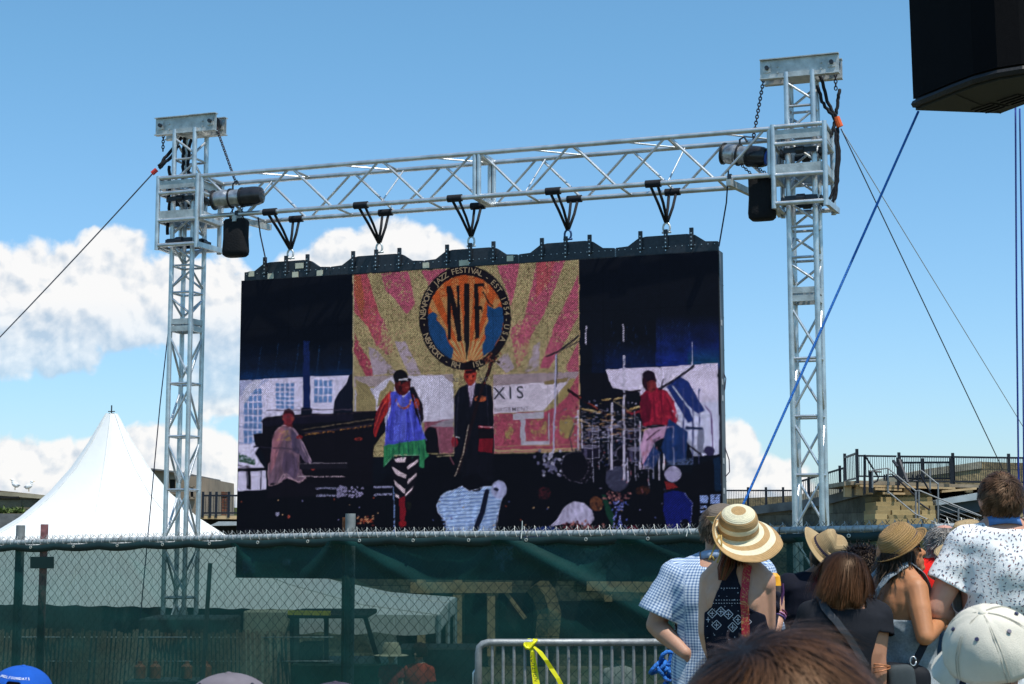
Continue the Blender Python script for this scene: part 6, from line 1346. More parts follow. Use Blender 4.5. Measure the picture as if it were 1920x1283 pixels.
class Person:
    def __init__(s, lab, neck_px, top_py, Y, sh=None, yaw=0, sw=.17, sex='m', build=1.0, skincol=(.50, .30, .21), head_yaw=0, head_pitch=0, head_roll=0, cat='person', ground=0.0, hs=.93, back=0.0, arms=None, hunch=0, group=None):
        top = W(neck_px, top_py, Y); s.H = (top.z - ground) / 1.735 if sh is None else (W(neck_px, sh, Y).z - ground) / 1.445; s.Y = Y; s.hs = hs; hcz = (top.z - ground) / s.H - .104 * hs
        s.M = Matrix.Translation(Vector((top.x, Y, ground))) @ Matrix.Rotation(R(yaw), 4, 'Z') @ Matrix.Scale(s.H, 4); s.Mi = s.M.inverted()
        s.root = thing('person', (top.x, Y, ground), lab, cat, group); s.sw = sw; s.sex = sex; s.b = build; s.skin = skincol; s.top = top
        s.hm = Matrix.Rotation(R(head_yaw), 3, 'Z') @ Matrix.Rotation(R(head_pitch), 3, 'X') @ Matrix.Rotation(R(head_roll), 3, 'Y')
        s.hc = Vector((0, .005 + hunch * .6 - back, hcz)); s.hunch = hunch
        s.arms = arms or {}
    def L(s, px, py, dy=0.0):
        """place measured in the photo at this person's own distance (+dy), in the body's frame"""
        return s.Mi @ W(px, py, s.Y + dy)
    def hp(s, x, y, z): return s.hc + s.hm @ (Vector((x, y, z)) * s.hs)
    def torso_rings(s, g=0.0, w=1.0):
        f = s.sex == 'f'; b = s.b
        if f: T = [(.80, .150, .115, 0), (.90, .172, .125, -.012), (.98, .165, .115, -.01), (1.08, .122, .09, 0), (1.16, .122, .088, .004), (1.26, .140, .100, .006), (1.35, .150, .098, .0), (1.41, .142, .080, -.004), (1.45, .105, .064, -.006), (1.485, .056, .05, -.002), (1.505, .046, .046, .0)]
        else: T = [(.80, .150, .115, 0), (.90, .165, .122, -.005), (1.0, .160, .115, 0), (1.09, .150, .108, .004), (1.18, .155, .110, .004), (1.28, .172, .118, .0), (1.36, .178, .112, -.006), (1.42, .165, .092, -.010), (1.46, .120, .075, -.010), (1.495, .068, .060, -.004), (1.515, .056, .056, .0)]
        out = []
        k = s.sw / (.128 if f else .165)
        for z, rx, ry, yo in T:
            bb = b if z < 1.3 else 1 + (b - 1) * .5
            kk = 1 if z > 1.48 else (1 + (k - 1) * min(1, max(0, (z - 1.05) / .25))); ring = []
            for i in range(28):
                a = 2 * math.pi * i / 28; c, si = math.cos(a), math.sin(a); q = (abs(c) ** 2.5 + abs(si) ** 2.5) ** -.4
                gg = g if z < 1.48 else g * .5
                sp = 0.008 * math.exp(-((c) / .18) ** 2) if (si < 0 and z < 1.42 and g == 0) else 0
                ring.append(Vector(((rx * bb * kk * w + gg) * q * c, yo + s.hunch * max(0, z - 1.2) + (ry * bb + gg) * q * si + sp, z)))
            out.append(ring)
        return out
    def arm_pts(s, side):
        sh = Vector((s.sw * side, -.004 + s.hunch * .2, 1.405)); d = s.arms.get('L' if side < 0 else 'R')
        if d is None: el = sh + Vector((.035 * side, .0, -.30)); wr = el + Vector((.0, .10, -.24)); return sh, el, wr
        return sh, d[0], d[1]
    def body(s, hands=(), voxel=.0055, legs=True):
        mb = MB(); f = s.sex == 'f'; mb.loft(s.torso_rings()); ar = .043 * (1 + (s.b - 1) * .8) if f else .050 * s.b
        # shoulder blades and neck slope
        for sd in (-1, 1):
            mb.ell((sd * s.sw * .55, -.055 + s.hunch * .15, 1.33), (.05, .045, .075)); cone(mb, Vector((sd * .035, -.012, 1.50)), Vector((sd * s.sw * .82, -.006, 1.425)), .034, .046)
            sh, el, wr = s.arm_pts(sd); mb.ell(sh - Vector((sd * .006, 0, .01)), (ar * 1.22, ar * 1.2, ar * 1.35)); cone(mb, sh, sh.lerp(el, .45), ar * 1.08, ar * 1.0); cone(mb, sh.lerp(el, .45), el, ar * 1.0, ar * .80)
            m_ = el.lerp(wr, .3); cone(mb, el, m_, ar * .80, ar * .83); cone(mb, m_, wr, ar * .83, ar * .52)
            h = dict(hands).get('L' if sd < 0 else 'R'); dd = (wr - el).normalized()
            if h is None: hand_prims(mb, wr, dd, Vector((sd, 0, 0.1)), 1 if sd > 0 else -1, .5)
            else: hand_prims(mb, wr, Vector(h[0]), Vector(h[1]), h[2], h[3])
            if legs:
                hip = Vector((sd * .085, 0, .88)); kn = Vector((sd * .10, .01, .48)); an = Vector((sd * .11, -.02, .08)); cone(mb, hip, kn, .085, .055); cone(mb, kn, Vector((sd * .105, -.02, .33)), .052, .054); cone(mb, Vector((sd * .105, -.02, .33)), an, .054, .035); cone(mb, Vector((sd * .11, -.03, .035)), Vector((sd * .125, .14, .028)), .036, .028)
        # head
        hp = s.hp; sz = .95 if f else 1.0; m3 = s.hm * s.hs
        mb.ell(hp(0, -.008, .012), (.076 * sz, .097 * sz, .092 * sz), m3, 20, 14); mb.ell(hp(0, .028, -.03), (.062 * sz, .066, .075), m3, 16, 12); mb.ell(hp(0, .052, -.072), (.036 * sz, .036, .036), m3)
        cone(mb, Vector((0, s.hunch * .25, 1.48)), hp(0, -.012, -.05), .050 * sz, .050 * sz)
        cone(mb, hp(0, .086, .012), hp(0, .106, -.018), .009, .0125); mb.ell(hp(0, .083, .032), (.05, .016, .012), m3)
        for sd in (-1, 1):
            mb.ell(hp(sd * .078 * sz, -.008, -.008), (.0085, .018, .031), m3 @ Matrix.Rotation(.25 * sd, 3, 'Y') @ Matrix.Rotation(-.2, 3, 'X')); mb.ell(hp(sd * .010, .098, -.022), (.007, .009, .007), m3); mb.ell(hp(sd * .032, .074, -.012), (.02, .018, .016), m3); mb.ell(hp(sd * .028, .078, .014), (.013, .011, .009), m3)
        mb.ell(hp(0, .090, -.046), (.021, .012, .0055), m3); mb.ell(hp(0, .088, -.056), (.018, .012, .0065), m3); mb.ell(hp(0, .082, -.078), (.018, .016, .014), m3)
        me = voxel_mesh(mb, voxel, 4); s.bodyme = me; w = me.copy(); me2 = xf(w, s.M)
        me2.name = 'body'; me2.polygons.foreach_set('use_smooth', [True] * len(me2.polygons))
        sk = skin('skin_%02d' % int(s.skin[0] * 100), s.skin); s.sk = sk; s.bodyobj = link('body', me2, sk, s.root)
        s.bvh = BVHTree.FromPolygons([v.co for v in me2.vertices], [p.vertices for p in me2.polygons]); return me
    def finish(s, me, name, m, smooth=True, solid=.003):
        xf(me, s.M); me.name = name; me.polygons.foreach_set('use_smooth', [smooth] * len(me.polygons)); o = link(name, me, m, s.root)
        if solid: k = o.modifiers.new('s', 'SOLIDIFY'); k.thickness = solid; k.offset = -1
        return o
    def hug(s, name, keep, off, m, wr=.0, solid=.003):
        """close fitting garment over the body surface"""
        me = s.bodyme.copy(); cut(me, keep); inflate(me, off)
        if wr: displace(me, lambda p: wr * noise.noise(Vector((p.x * 9, p.y * 9, p.z * 22))) + wr)
        return s.finish(me, name, m, solid=solid)
    def shirt(s, name, m, sleeve=.6, hem=.92, neck=1.485, g=.018, wr=.007, sr=.075, voxel=.008, long=False, seed=0, coords=False, tank=None):
        mb = MB(); mb.loft(s.torso_rings(g, 1.02)); ends = []
        for sd in (-1, 1):
            sh, el, wr_ = s.arm_pts(sd); cone(mb, Vector((sd * .04, -.012, 1.475)), Vector((sd * s.sw * .85, -.006, 1.42)), .045, .062)
            e = sh.lerp(el, sleeve + .12); mb.ell(sh, (sr * .98, sr * .98, sr * 1.0)); cone(mb, sh, e, sr * .95, sr * 1.12); ends.append((sh, (el - sh).normalized(), (el - sh).length * sleeve, sd))
        me = voxel_mesh(mb, voxel, 7)
        def keep(c):
            if c.z < hem or (c.z > neck + c.y * .3 and abs(c.x) < .074) or c.z > 1.56: return False
            for sh, d, l, sd in ends:
                t = (c - sh).dot(d); perp = ((c - sh) - d * t).length
                if t > l and perp < sr * 1.35 and (c.x - sh.x) * sd > -.055 + max(0, .0): return False
            return True
        cut(me, keep)
        def wrk(p):
            a = noise.noise(Vector((p.x * 7 + seed, p.y * 7, p.z * 5 + p.x * 5))); b = noise.noise(Vector((p.x * 14 + seed, p.y * 14 + p.z * 9, p.z * 11))); c = 1 - abs(noise.noise(Vector((p.x * 5 - p.z * 6, p.y * 5, p.z * 6 + seed)))) * 2.2
            return wr * (a * 1.1 + b * .6 + c * .5)
        displace(me, wrk)
        if coords:
            v, _ = mesh_np(me); tcd = np.empty((len(v), 3))
            for i, p in enumerate(v):
                p = Vector(p); u_, v_ = math.atan2(p.x, -p.y) * .16, p.z
                for sh, d, l, sd in ends:
                    t = (p - sh).dot(d); pr = (p - sh) - d * t
                    if (p.x - sh.x) * sd > -.035 and t > -.05:
                        fx = d.cross(Vector((0, 1, 0))).normalized(); fy = d.cross(fx); u_, v_ = math.atan2(pr.dot(fx), pr.dot(fy)) * .075, t
                tcd[i] = (u_, v_, 0)
            at = me.attributes.new('Tc', 'FLOAT_VECTOR', 'POINT'); at.data.foreach_set('vector', tcd.ravel())
        return s.finish(me, name, m)
    def trousers(s, name, m, top=.98, skirt=False, legl=.1):
        mb = MB()
        rings = [[Vector((.178 * math.cos(a) * k, .13 * math.sin(a) * k - .004, z)) for a in [2 * math.pi * i / 20 for i in range(20)]] for z, k in ((.80, .98), (.9, 1.03), (top, .95 * s.b))]
        mb.loft(rings)
        for sd in (-1, 1):
            cone(mb, Vector((sd * .085, 0, .86)), Vector((sd * .10, .01, .48)), .098, .072); cone(mb, Vector((sd * .10, .01, .48)), Vector((sd * .11, -.02, legl)), .072, .062)
        me = voxel_mesh(mb, .014, 5); return s.finish(me, name, m, solid=0)
    # strips that lie on the body or on a garment ---------------------------------
    def strap(s, name, pts, w, m, off=.004, th=.004, parent=None, bvh=None):
        """band through local points snapped onto the surface"""
        bvh = bvh or s.bvh; q = []
        for p, n_ in [(a.lerp(b, t / 5), None) for a, b in zip(pts[:-1], pts[1:]) for t in range(5)] + [(pts[-1], None)]:
            co, no, _, _ = bvh.find_nearest(s.M @ Vector(p)); q.append((co + no * off, no))
        mb = MB(); rings = []
        for i, (c, no) in enumerate(q):
            t = (q[min(i + 1, len(q) - 1)][0] - q[max(i - 1, 0)][0]).normalized(); sd = t.cross(no).normalized() * (w / 2); rings.append([c - sd, c + sd, c + sd + no * th, c - sd + no * th])
        mb.loft(rings); return mb.build(name, m, parent or s.root)
def surf_bvh(o):
    me = o.data; return BVHTree.FromPolygons([v.co for v in me.vertices], [p.vertices for p in me.polygons])

def hair(par, name, c, rad, Mx, n, length, whorl, m, region, col0, col1, width=.0016, lift=.06, grav=.5, curl=0.0, seg=9, stiff=.55, wave=0.0, jitter=.25, floor=None, seed=1, lenvar=.25, clump=0, base=True, tipw=.25, bscale=1.004):
    """strands of hair as thin ribbons growing over an ellipsoidal scalp. all lengths in metres"""
    g = np.random.default_rng(seed); rad = np.array(rad) * .93; c = np.array(c, float); Mx = np.array(Mx); wl = np.array(whorl, float); wl /= np.linalg.norm(wl)
    d = g.normal(size=(n * 4, 3)); d /= np.linalg.norm(d, axis=1)[:, None]; keep = np.array([region(x) for x in d]); d = d[keep][:n]; n = len(d)
    p = d * rad; grv = np.linalg.inv(Mx) @ np.array((0, 0, -1.0)); ln = length * (1 - lenvar * g.random(n)) if not callable(length) else np.array([length(x) for x in d]) * (1 - lenvar * g.random(n))
    lf = 1 + lift * (.25 + .75 * g.random(n)); ph = g.random(n) * 6.28; jit = g.normal(size=(n, 3)) * jitter
    if clump:
        cid = g.integers(0, n, clump); cd = d[cid]; near = np.argmax(d @ cd.T, axis=1); jit = jit * .4 + g.normal(size=(clump, 3))[near] * jitter * 1.1; lf = 1 + lift * (.15 + .45 * g.random(n) + .4 * g.random(clump)[near]); ccol = g.random(clump)[near]
    else: ccol = g.random(n)
    def tang(p, prev):
        q = p / rad; nn = q / np.linalg.norm(q, axis=1)[:, None]; t = -(wl - nn * (nn @ wl)[:, None]); sw = np.cross(nn, wl) * .35
        t = t + sw * (1 if True else 0); t /= (np.linalg.norm(t, axis=1)[:, None] + 1e-6); t = t * (1 - grav) + grv * grav + jit
        if prev is not None: t = t / np.linalg.norm(t, axis=1)[:, None] * (1 - stiff) + prev * stiff
        t -= nn * np.minimum(0, (t * nn).sum(1))[:, None] * (np.linalg.norm(q, axis=1) < 1.15)[:, None]
        return t / np.linalg.norm(t, axis=1)[:, None], nn
    P = [p.copy()]; T = []; NN = []; t = None
    for k in range(seg):
        t, nn = tang(p, t); T.append(t); NN.append(nn)
        p = p + t * (ln / seg)[:, None]
        if curl: p = p + curl * np.stack([np.sin(ph + k * 1.9), np.cos(ph + k * 1.7), np.sin(ph * 2 + k * 2.3)], 1) * (ln / seg)[:, None]
        if wave: p = p + np.cross(t, nn) * (wave * np.sin(k * 1.1 + ph))[:, None] * (ln / seg)[:, None]
        q = p / rad; r = np.linalg.norm(q, axis=1); tgt = 1 + (lf - 1) * min(1, (k + 1) / 3); f = np.where(r < tgt, tgt / r, 1); p = p * f[:, None]; P.append(p.copy())
    T.append(t); NN.append(nn)
    K = seg + 1; V_ = np.empty((n, K, 2, 3))
    for k in range(K):
        tn = T[k]; sd = np.cross(tn, NN[k]); sd /= np.linalg.norm(sd, axis=1)[:, None] + 1e-6; w = width * (1 if k < seg - 1 else tipw if k == seg else .7) * .5; V_[:, k, 0] = P[k] - sd * w; V_[:, k, 1] = P[k] + sd * w
    V_ = V_.reshape(-1, 3) @ Mx.T + c
    i0 = (np.arange(n)[:, None] * K + np.arange(seg)[None]).reshape(-1) * 2; F = np.stack([i0, i0 + 1, i0 + 3, i0 + 2], 1)
    tone = (.42 + 1.0 * ccol ** 1.6) * (.85 + .3 * g.random(n)); fr = np.linspace(0, 1, seg); colr = (np.array(col0)[None, None] * (1 - fr[None, :, None]) + np.array(col1)[None, None] * fr[None, :, None]) * tone[:, None, None]
    colr = np.concatenate([colr.reshape(-1, 3), np.ones((n * seg, 1))], 1)
    verts = V_; faces = F; nb = 0
    if base:
        b = []; bf = []; nu, nv = 40, 28
        for i in range(nv + 1):
            a = math.pi * i / nv
            for k in range(nu): t_ = 2 * math.pi * k / nu; b.append((math.sin(a) * math.cos(t_), math.sin(a) * math.sin(t_), math.cos(a)))
        b = np.array(b)
        for i in range(nv):
            for k in range(nu):
                f = (i * nu + k, i * nu + (k + 1) % nu, (i + 1) * nu + (k + 1) % nu, (i + 1) * nu + k)
                if region(b[list(f)].mean(0) / (np.linalg.norm(b[list(f)].mean(0)) + 1e-9)): bf.append(f)
        bw = (b * rad * bscale) @ Mx.T + c; off = len(verts); verts = np.concatenate([verts, bw]); faces = np.concatenate([faces, np.array(bf) + off]); colr = np.concatenate([colr, np.tile([*(np.array(col0) * .55), 1], (len(bf), 1))])
    me = bpy.data.meshes.new(name); me.vertices.add(len(verts)); me.vertices.foreach_set('co', verts.ravel().astype(np.float32)); me.loops.add(faces.size); me.loops.foreach_set('vertex_index', faces.ravel().astype(np.int32)); me.polygons.add(len(faces)); me.polygons.foreach_set('loop_start', np.arange(0, faces.size, 4, dtype=np.int32)); me.update(); me.validate()
    at = me.color_attributes.new('Col', 'FLOAT_COLOR', 'CORNER')
    if len(me.loops) == len(colr) * 4: at.data.foreach_set('color', colr.repeat(4, 0).ravel().astype(np.float32))
    me.polygons.foreach_set('use_smooth', [True] * len(me.polygons))
    return link(name, me, m, par)
def hairmat(name, rough=.45, spec=.28):
    m = matc(name, rough, spec); m.node_tree.nodes['Principled BSDF'].inputs['Specular Tint'].default_value = (1, .72, .5, 1); return m
M_hair = hairmat('hair_strands')
def straw(name, freq=900, sheen=.2, bump=.5):
    """plaited straw: fine ribs round the hat, colour from the hat's own stripes"""
    if name in MATS: return MATS[name]
    m = bpy.data.materials.new(name); m.use_nodes = True; t = m.node_tree; b = t.nodes['Principled BSDF']; b.inputs['Roughness'].default_value = .75
    a = t.nodes.new('ShaderNodeAttribute'); a.attribute_name = 'Col'; uv = t.nodes.new('ShaderNodeAttribute'); uv.attribute_name = 'Tc'; se = t.nodes.new('ShaderNodeSeparateXYZ'); t.links.new(uv.outputs['Vector'], se.inputs[0])
    def M(op, x, y):
        n = t.nodes.new('ShaderNodeMath'); n.operation = op
        for i, v in enumerate((x, y)):
            if v is None: continue
            if isinstance(v, (int, float)): n.inputs[i].default_value = v
            else: t.links.new(v, n.inputs[i])
        return n.outputs[0]
    w1 = M('SINE', M('MULTIPLY', se.outputs[1], freq), None); w2 = M('SINE', M('ADD', M('MULTIPLY', se.outputs[0], 260), M('MULTIPLY', se.outputs[1], freq / 2)), None); h = M('ADD', w1, M('MULTIPLY', w2, .6))
    no = t.nodes.new('ShaderNodeTexNoise'); no.inputs['Scale'].default_value = 60; co = t.nodes.new('ShaderNodeTexCoord'); t.links.new(co.outputs['Object'], no.inputs['Vector'])
    v = M('ADD', M('MULTIPLY', h, .06), M('MULTIPLY_ADD', no.outputs[0], .3)); 
    v = M('ADD', M('MULTIPLY', h, .07), M('ADD', M('MULTIPLY', no.outputs[0], .35), .78))
    mx = t.nodes.new('ShaderNodeVectorMath'); mx.operation = 'SCALE'; t.links.new(a.outputs['Color'], mx.inputs[0]); t.links.new(v, mx.inputs['Scale']); t.links.new(mx.outputs[0], b.inputs['Base Color'])
    bp = t.nodes.new('ShaderNodeBump'); bp.inputs['Strength'].default_value = bump; bp.inputs['Distance'].default_value = .002; t.links.new(h, bp.inputs['Height']); t.links.new(bp.outputs[0], b.inputs['Normal'])
    MATS[name] = m; return m
def lathe(name, prof, c, Mx, m, par, deform=None, n=72, solid=.003, col=None, fine=4, sx=1.0, sy=1.0):
    """prof: list of (radius, height, colour) from the crown centre to the brim; finely resampled"""
    pr = []
    for (a, b) in zip(prof[:-1], prof[1:]):
        for k in range(fine): t = k / fine; pr.append((a[0] * (1 - t) + b[0] * t, a[1] * (1 - t) + b[1] * t, b[2]))
    pr.append(prof[-1]); vs = []; tc_ = []; s_ = 0
    for i, (r, z, cc) in enumerate(pr):
        if i: s_ += math.hypot(r - pr[i - 1][0], z - pr[i - 1][1])
        for k in range(n):
            a = 2 * math.pi * k / n; p = Vector((r * math.cos(a) * sx, r * math.sin(a) * sy, z))
            if deform: p = deform(p, r, a)
            vs.append(tuple(Vector(c) + Mx @ p)); tc_.append((a, s_, 0))
    fs = [(i * n + k, i * n + (k + 1) % n, (i + 1) * n + (k + 1) % n, (i + 1) * n + k) for i in range(len(pr) - 1) for k in range(n)]
    cols = [pr[i + 1][2] for i in range(len(pr) - 1) for k in range(n)]
    me = bpy.data.meshes.new(name); me.from_pydata(vs, [], fs); at = me.color_attributes.new('Col', 'FLOAT_COLOR', 'CORNER'); at.data.foreach_set('color', np.array([(*c_, 1) for c_ in cols]).repeat(4, 0).ravel().astype(np.float32))
    a2 = me.attributes.new('Tc', 'FLOAT_VECTOR', 'POINT'); a2.data.foreach_set('vector', np.array(tc_, float).ravel()); me.polygons.foreach_set('use_smooth', [True] * len(fs)); me.update()
    o = link(name, me, m, par)
    if solid: k = o.modifiers.new('s', 'SOLIDIFY'); k.thickness = solid
    return o
def R3(x=0, y=0, z=0): return Matrix.Rotation(R(z), 3, 'Z') @ Matrix.Rotation(R(y), 3, 'Y') @ Matrix.Rotation(R(x), 3, 'X')
def cloth(name, c, rough=.85, vary=.08, scale=60, bump=.25, bs=500): return mat(name, c, rough, 0, vary, scale, bump, bs, .2)

# ---- plaid shirt material (pattern woven in the shirt's own coordinates)
def plaid():
    m = bpy.data.materials.new('blue_gingham'); m.use_nodes = True; t = m.node_tree; b = t.nodes['Principled BSDF']; b.inputs['Roughness'].default_value = .85; b.inputs['Specular IOR Level'].default_value = .2
    uv = t.nodes.new('ShaderNodeAttribute'); uv.attribute_name = 'Tc'; se = t.nodes.new('ShaderNodeSeparateXYZ'); t.links.new(uv.outputs['Vector'], se.inputs[0]); outs = []
    for i in (0, 1):
        a = t.nodes.new('ShaderNodeMath'); a.operation = 'MULTIPLY'; a.inputs[1].default_value = 2 * math.pi / .0125; t.links.new(se.outputs[i], a.inputs[0]); s_ = t.nodes.new('ShaderNodeMath'); s_.operation = 'SINE'; t.links.new(a.outputs[0], s_.inputs[0])
        g = t.nodes.new('ShaderNodeMapRange'); g.inputs[1].default_value = -.25; g.inputs[2].default_value = .45; t.links.new(s_.outputs[0], g.inputs[0]); outs.append(g.outputs[0])
    ad = t.nodes.new('ShaderNodeMath'); ad.operation = 'ADD'; t.links.new(outs[0], ad.inputs[0]); t.links.new(outs[1], ad.inputs[1]); h = t.nodes.new('ShaderNodeMath'); h.operation = 'MULTIPLY'; h.inputs[1].default_value = .5; t.links.new(ad.outputs[0], h.inputs[0])
    r = t.nodes.new('ShaderNodeValToRGB'); r.color_ramp.elements[0].color = (.62, .68, .76, 1); r.color_ramp.elements[1].color = (.085, .15, .30, 1); r.color_ramp.elements.new(.5).color = (.30, .39, .54, 1); t.links.new(h.outputs[0], r.inputs[0]); t.links.new(r.outputs[0], b.inputs['Base Color']); return m
M_plaid = plaid()

def collar(P, name, m, r=.066, z=1.475, h=.035, y=-.006, tilt=-.25, out=.012):
    mb = MB(); rings = []
    for (rr, zz) in ((r, z + h), (r + out, z), (r + out + .006, z), (r + .006, z + h + .002)):
        rings.append([Vector((rr * math.cos(a), y + rr * 1.0 * math.sin(a), zz + tilt * (rr * math.sin(a)))) for a in [2 * math.pi * k / 32 for k in range(32)]])
    rings.append(rings[0]); mb.loft(rings, cap=False); o = mb.build(name, m, P.root, smooth='all'); o.data.transform(P.M); return o

def marks_on(P, me_obj, specs, m, name, parent):
    """small printed marks projected from behind onto a garment"""
    bvh = surf_bvh(me_obj); mb = MB()
    for (pl, w, colr) in specs:
        q = []
        for (x, y) in pl:
            o = Vector((0, 0, CAMZ)); d = (W(x, y, 1.0) - o).normalized(); hit = bvh.ray_cast(o, d)
            if hit[0] is None: q = []; break
            n_ = hit[1] if hit[1].dot(d) < 0 else -hit[1]
            q.append((hit[0] + n_ * .0022, n_))
        if len(q) < 2: continue
        mb.cur = colr
        for (a, n1_), (b, n2_) in zip(q[:-1], q[1:]):
            t = (b - a)
            if t.length < 1e-5: continue
            s_ = t.normalized().cross(n1_).normalized() * (w / 2); e = t.normalized() * 0.0; mb.add([a - s_, a + s_, b + s_, b - s_], [(0, 1, 2, 3)])
    o = mb.build(name, m, parent, recalc=False); return o

# ======================= plaid shirt man, behind the striped hat
pl = Person('man in blue checked shirt, hand on hip, half hidden behind the striped sun hat', 1342, 952, 7.7, sh=1066, yaw=-6, sw=.182, build=1.10, skincol=(.46, .25, .17), head_pitch=12)
pl.arms = {'L': (pl.L(1229, 1172, .02), pl.L(1284, 1224, -.10))}
pl.body(hands={'L': (pl.Mi.to_3x3() @ Vector((.8, .35, -.25)), (0, -1, .2), 1, .5)}.items())
pl.shirt('shirt', M_plaid, sleeve=.80, hem=.86, sr=.088, g=.022, wr=.009, coords=True, seed=3); pl.trousers('trousers', cloth('navy_trousers', (.02, .025, .04)))
collar(pl, 'collar', cloth('pale_blue_collar', (.30, .38, .52)))
hair(pl.root, 'hair', pl.M @ pl.hp(0, -.01, .015), (.081, .101, .094), (pl.hm * pl.H), 900, .03, (0, -.5, 1), M_hair, lambda d: d[2] > -.55 - .0 and d[1] < .35, (.10, .07, .05), (.16, .11, .08), .003, seed=2)
lathe('cap', [(0, .085, (.16, .12, .09)), (.03, .084, (.16, .12, .09)), (.06, .072, (.17, .13, .10)), (.082, .045, (.16, .12, .09)), (.092, .0, (.14, .10, .08)), (.094, -.012, (.12, .09, .07))], pl.M @ pl.hp(.03, -.01, .03), R3(18, -4, 0), straw('cap_weave', 500), pl.root, sy=1.15)

# ======================= woman in the striped sun hat
hw = Person('woman in wide striped straw sun hat and black halter top with red bag strap', 1381, 962, 7.1, sh=1070, yaw=-26, sw=.118, sex='f', build=1.0, skincol=(.56, .31, .21), head_yaw=22, head_pitch=20)
hw.arms = {'R': (hw.L(1438, 1222, .03), hw.L(1462, 1152, .13)), 'L': (hw.L(1324, 1185, .02), hw.L(1345, 1260, .08))}
hw.body(hands={'R': (hw.Mi.to_3x3() @ Vector((.02, .12, 1)), hw.Mi.to_3x3() @ Vector((.85, -.5, 0)), -1, 1.0)}.items())
def halter(c):
    if c.z > 1.495 or c.z < .93: return False
    if abs(c.x) > .125 and c.z > 1.0 and c.z > 1.05: return False
    if c.y > .02: return c.z < 1.44
    w = .022 if c.z > 1.44 else .022 + (1.44 - c.z) * .38 if c.z > 1.30 else .075 + (1.30 - c.z) * 1.6
    return abs(c.x + .004) < w
M_halter = cloth('black_halter', (.008, .010, .022))
ho = hw.hug('halter_top', halter, .0045, M_halter)
hw.trousers('shorts', cloth('dark_denim', (.02, .03, .06)))
sp = []; wht = (.62, .64, .74); rs = random.Random(2)
for row, y0 in enumerate((1110, 1117)):
    sp.append(([(1318 + i * 4, y0 + (4 if i % 2 else 0) + .1 * i) for i in range(16)], .0032, wht))
for row, y0 in enumerate((1103, 1125, 1131)):
    for i in range(14): x = 1322 + i * 5; sp.append(([(x, y0), (x + 2.2, y0 + .5)], .0028, wht))
for i, (x, y) in enumerate(((1336, 1150), (1352, 1147), (1366, 1152), (1384, 1162), (1400, 1166), (1344, 1172), (1328, 1162), (1374, 1176))):
    r = 9; sp.append(([(x, y - r), (x + r, y), (x, y + r), (x - r, y), (x, y - r)], .0030, wht)); sp.append(([(x, y - 5), (x, y + 5)], .003, wht)); sp.append(([(x - 4, y), (x + 4, y)], .003, wht))
for i in range(60): x = rs.uniform(1320, 1410); y = rs.uniform(1095, 1200); sp.append(([(x, y), (x + rs.uniform(-2.5, 2.5), y + rs.uniform(-2, 2))], .0025, wht))
marks_on(hw, ho, sp, matc('print_ink', .8), 'printed_pattern', hw.root)
hat_c = W(1384, 995, 7.03); CRE = (.80, .72, .50); TAN = (.48, .29, .12)
def floppy(p, r, a):
    if r > .0875:
        fr, ri, bk_, le = max(0, -math.sin(a)), max(0, math.cos(a)), max(0, math.sin(a)), max(0, -math.cos(a))
        w = fr ** 2, ri ** 2, bk_ ** 2, le ** 2; ph = (8 * w[0] + 26 * w[1] + 60 * w[2] - 84 * w[3]) + 4 * math.sin(5 * a + 1)
        if bk_ > 0 and le > 0: ph += 40 * bk_ * le; r = .0875 + (r - .0875) * (1 - .5 * (bk_ * le) - .25 * le)
        s_ = (r - .0875); ph = R(ph) * (.6 + .5 * s_ / .115); q = .0875 + s_ * math.cos(ph); p = Vector((q * math.cos(a), q * math.sin(a), -s_ * math.sin(ph)))
    return p
prof = [(0, .104, TAN), (.015, .105, TAN), (.036, .102, TAN), (.037, .1015, CRE), (.058, .094, CRE), (.072, .082, CRE), (.078, .068, TAN), (.081, .050, TAN), (.082, .0495, CRE), (.083, .028, CRE), (.0835, .0275, TAN), (.086, .004, TAN), (.090, .0, CRE), (.116, 0, CRE), (.1165, 0, TAN), (.143, 0, TAN), (.1435, 0, CRE), (.170, 0, CRE), (.1705, 0, TAN), (.200, 0, TAN)]
HM = R3(38, -4, 0)
hs = lathe('sun_hat', prof, hat_c, HM, straw('sun_hat_straw'), hw.root, floppy, n=96)
mb = MB()
for pts in ([(1349, 1003), (1344, 1015), (1338, 1030), (1333, 1042), (1340, 1050)], [(1352, 1003), (1353, 1022), (1350, 1040), (1347, 1050)], [(1333, 1042), (1329, 1050)], [(1336, 1043), (1340, 1052)], [(1347, 1048), (1345, 1056)]):
    mb.path([W(x, y, 6.90) for x, y in pts], .0042, 6)
mb.build('straw_tie', mat('straw_cord', (.42, .27, .08), .8), hw.root, smooth='all')
hair(hw.root, 'hair', hw.M @ hw.hp(0, -.02, -.0), (.078, .096, .098), (hw.hm * hw.H), 900, .06, (0, .4, 1), M_hair, lambda d: d[1] < .15 and d[2] < -.15 and d[2] > -.85, (.10, .03, .015), (.22, .075, .03), .0024, lift=.03, grav=.75, seed=5, clump=60)
mb = MB(); 
for k in range(70):
    o_ = Vector((random.gauss(0, .012), random.gauss(0, .008), 0)); a = W(1366, 1040, 7.02) + o_; b = W(1359, 1064, 6.985) + o_ * 1.2; c = W(1353, 1088, 6.975) + o_ * .5
    mb.cur = (.18 * random.uniform(.5, 1.2), .06 * random.uniform(.5, 1.2), .025); mb.path([a, b, c], .0022, 4)
mb.build('ponytail', M_hair, hw.root)
M_strap = None
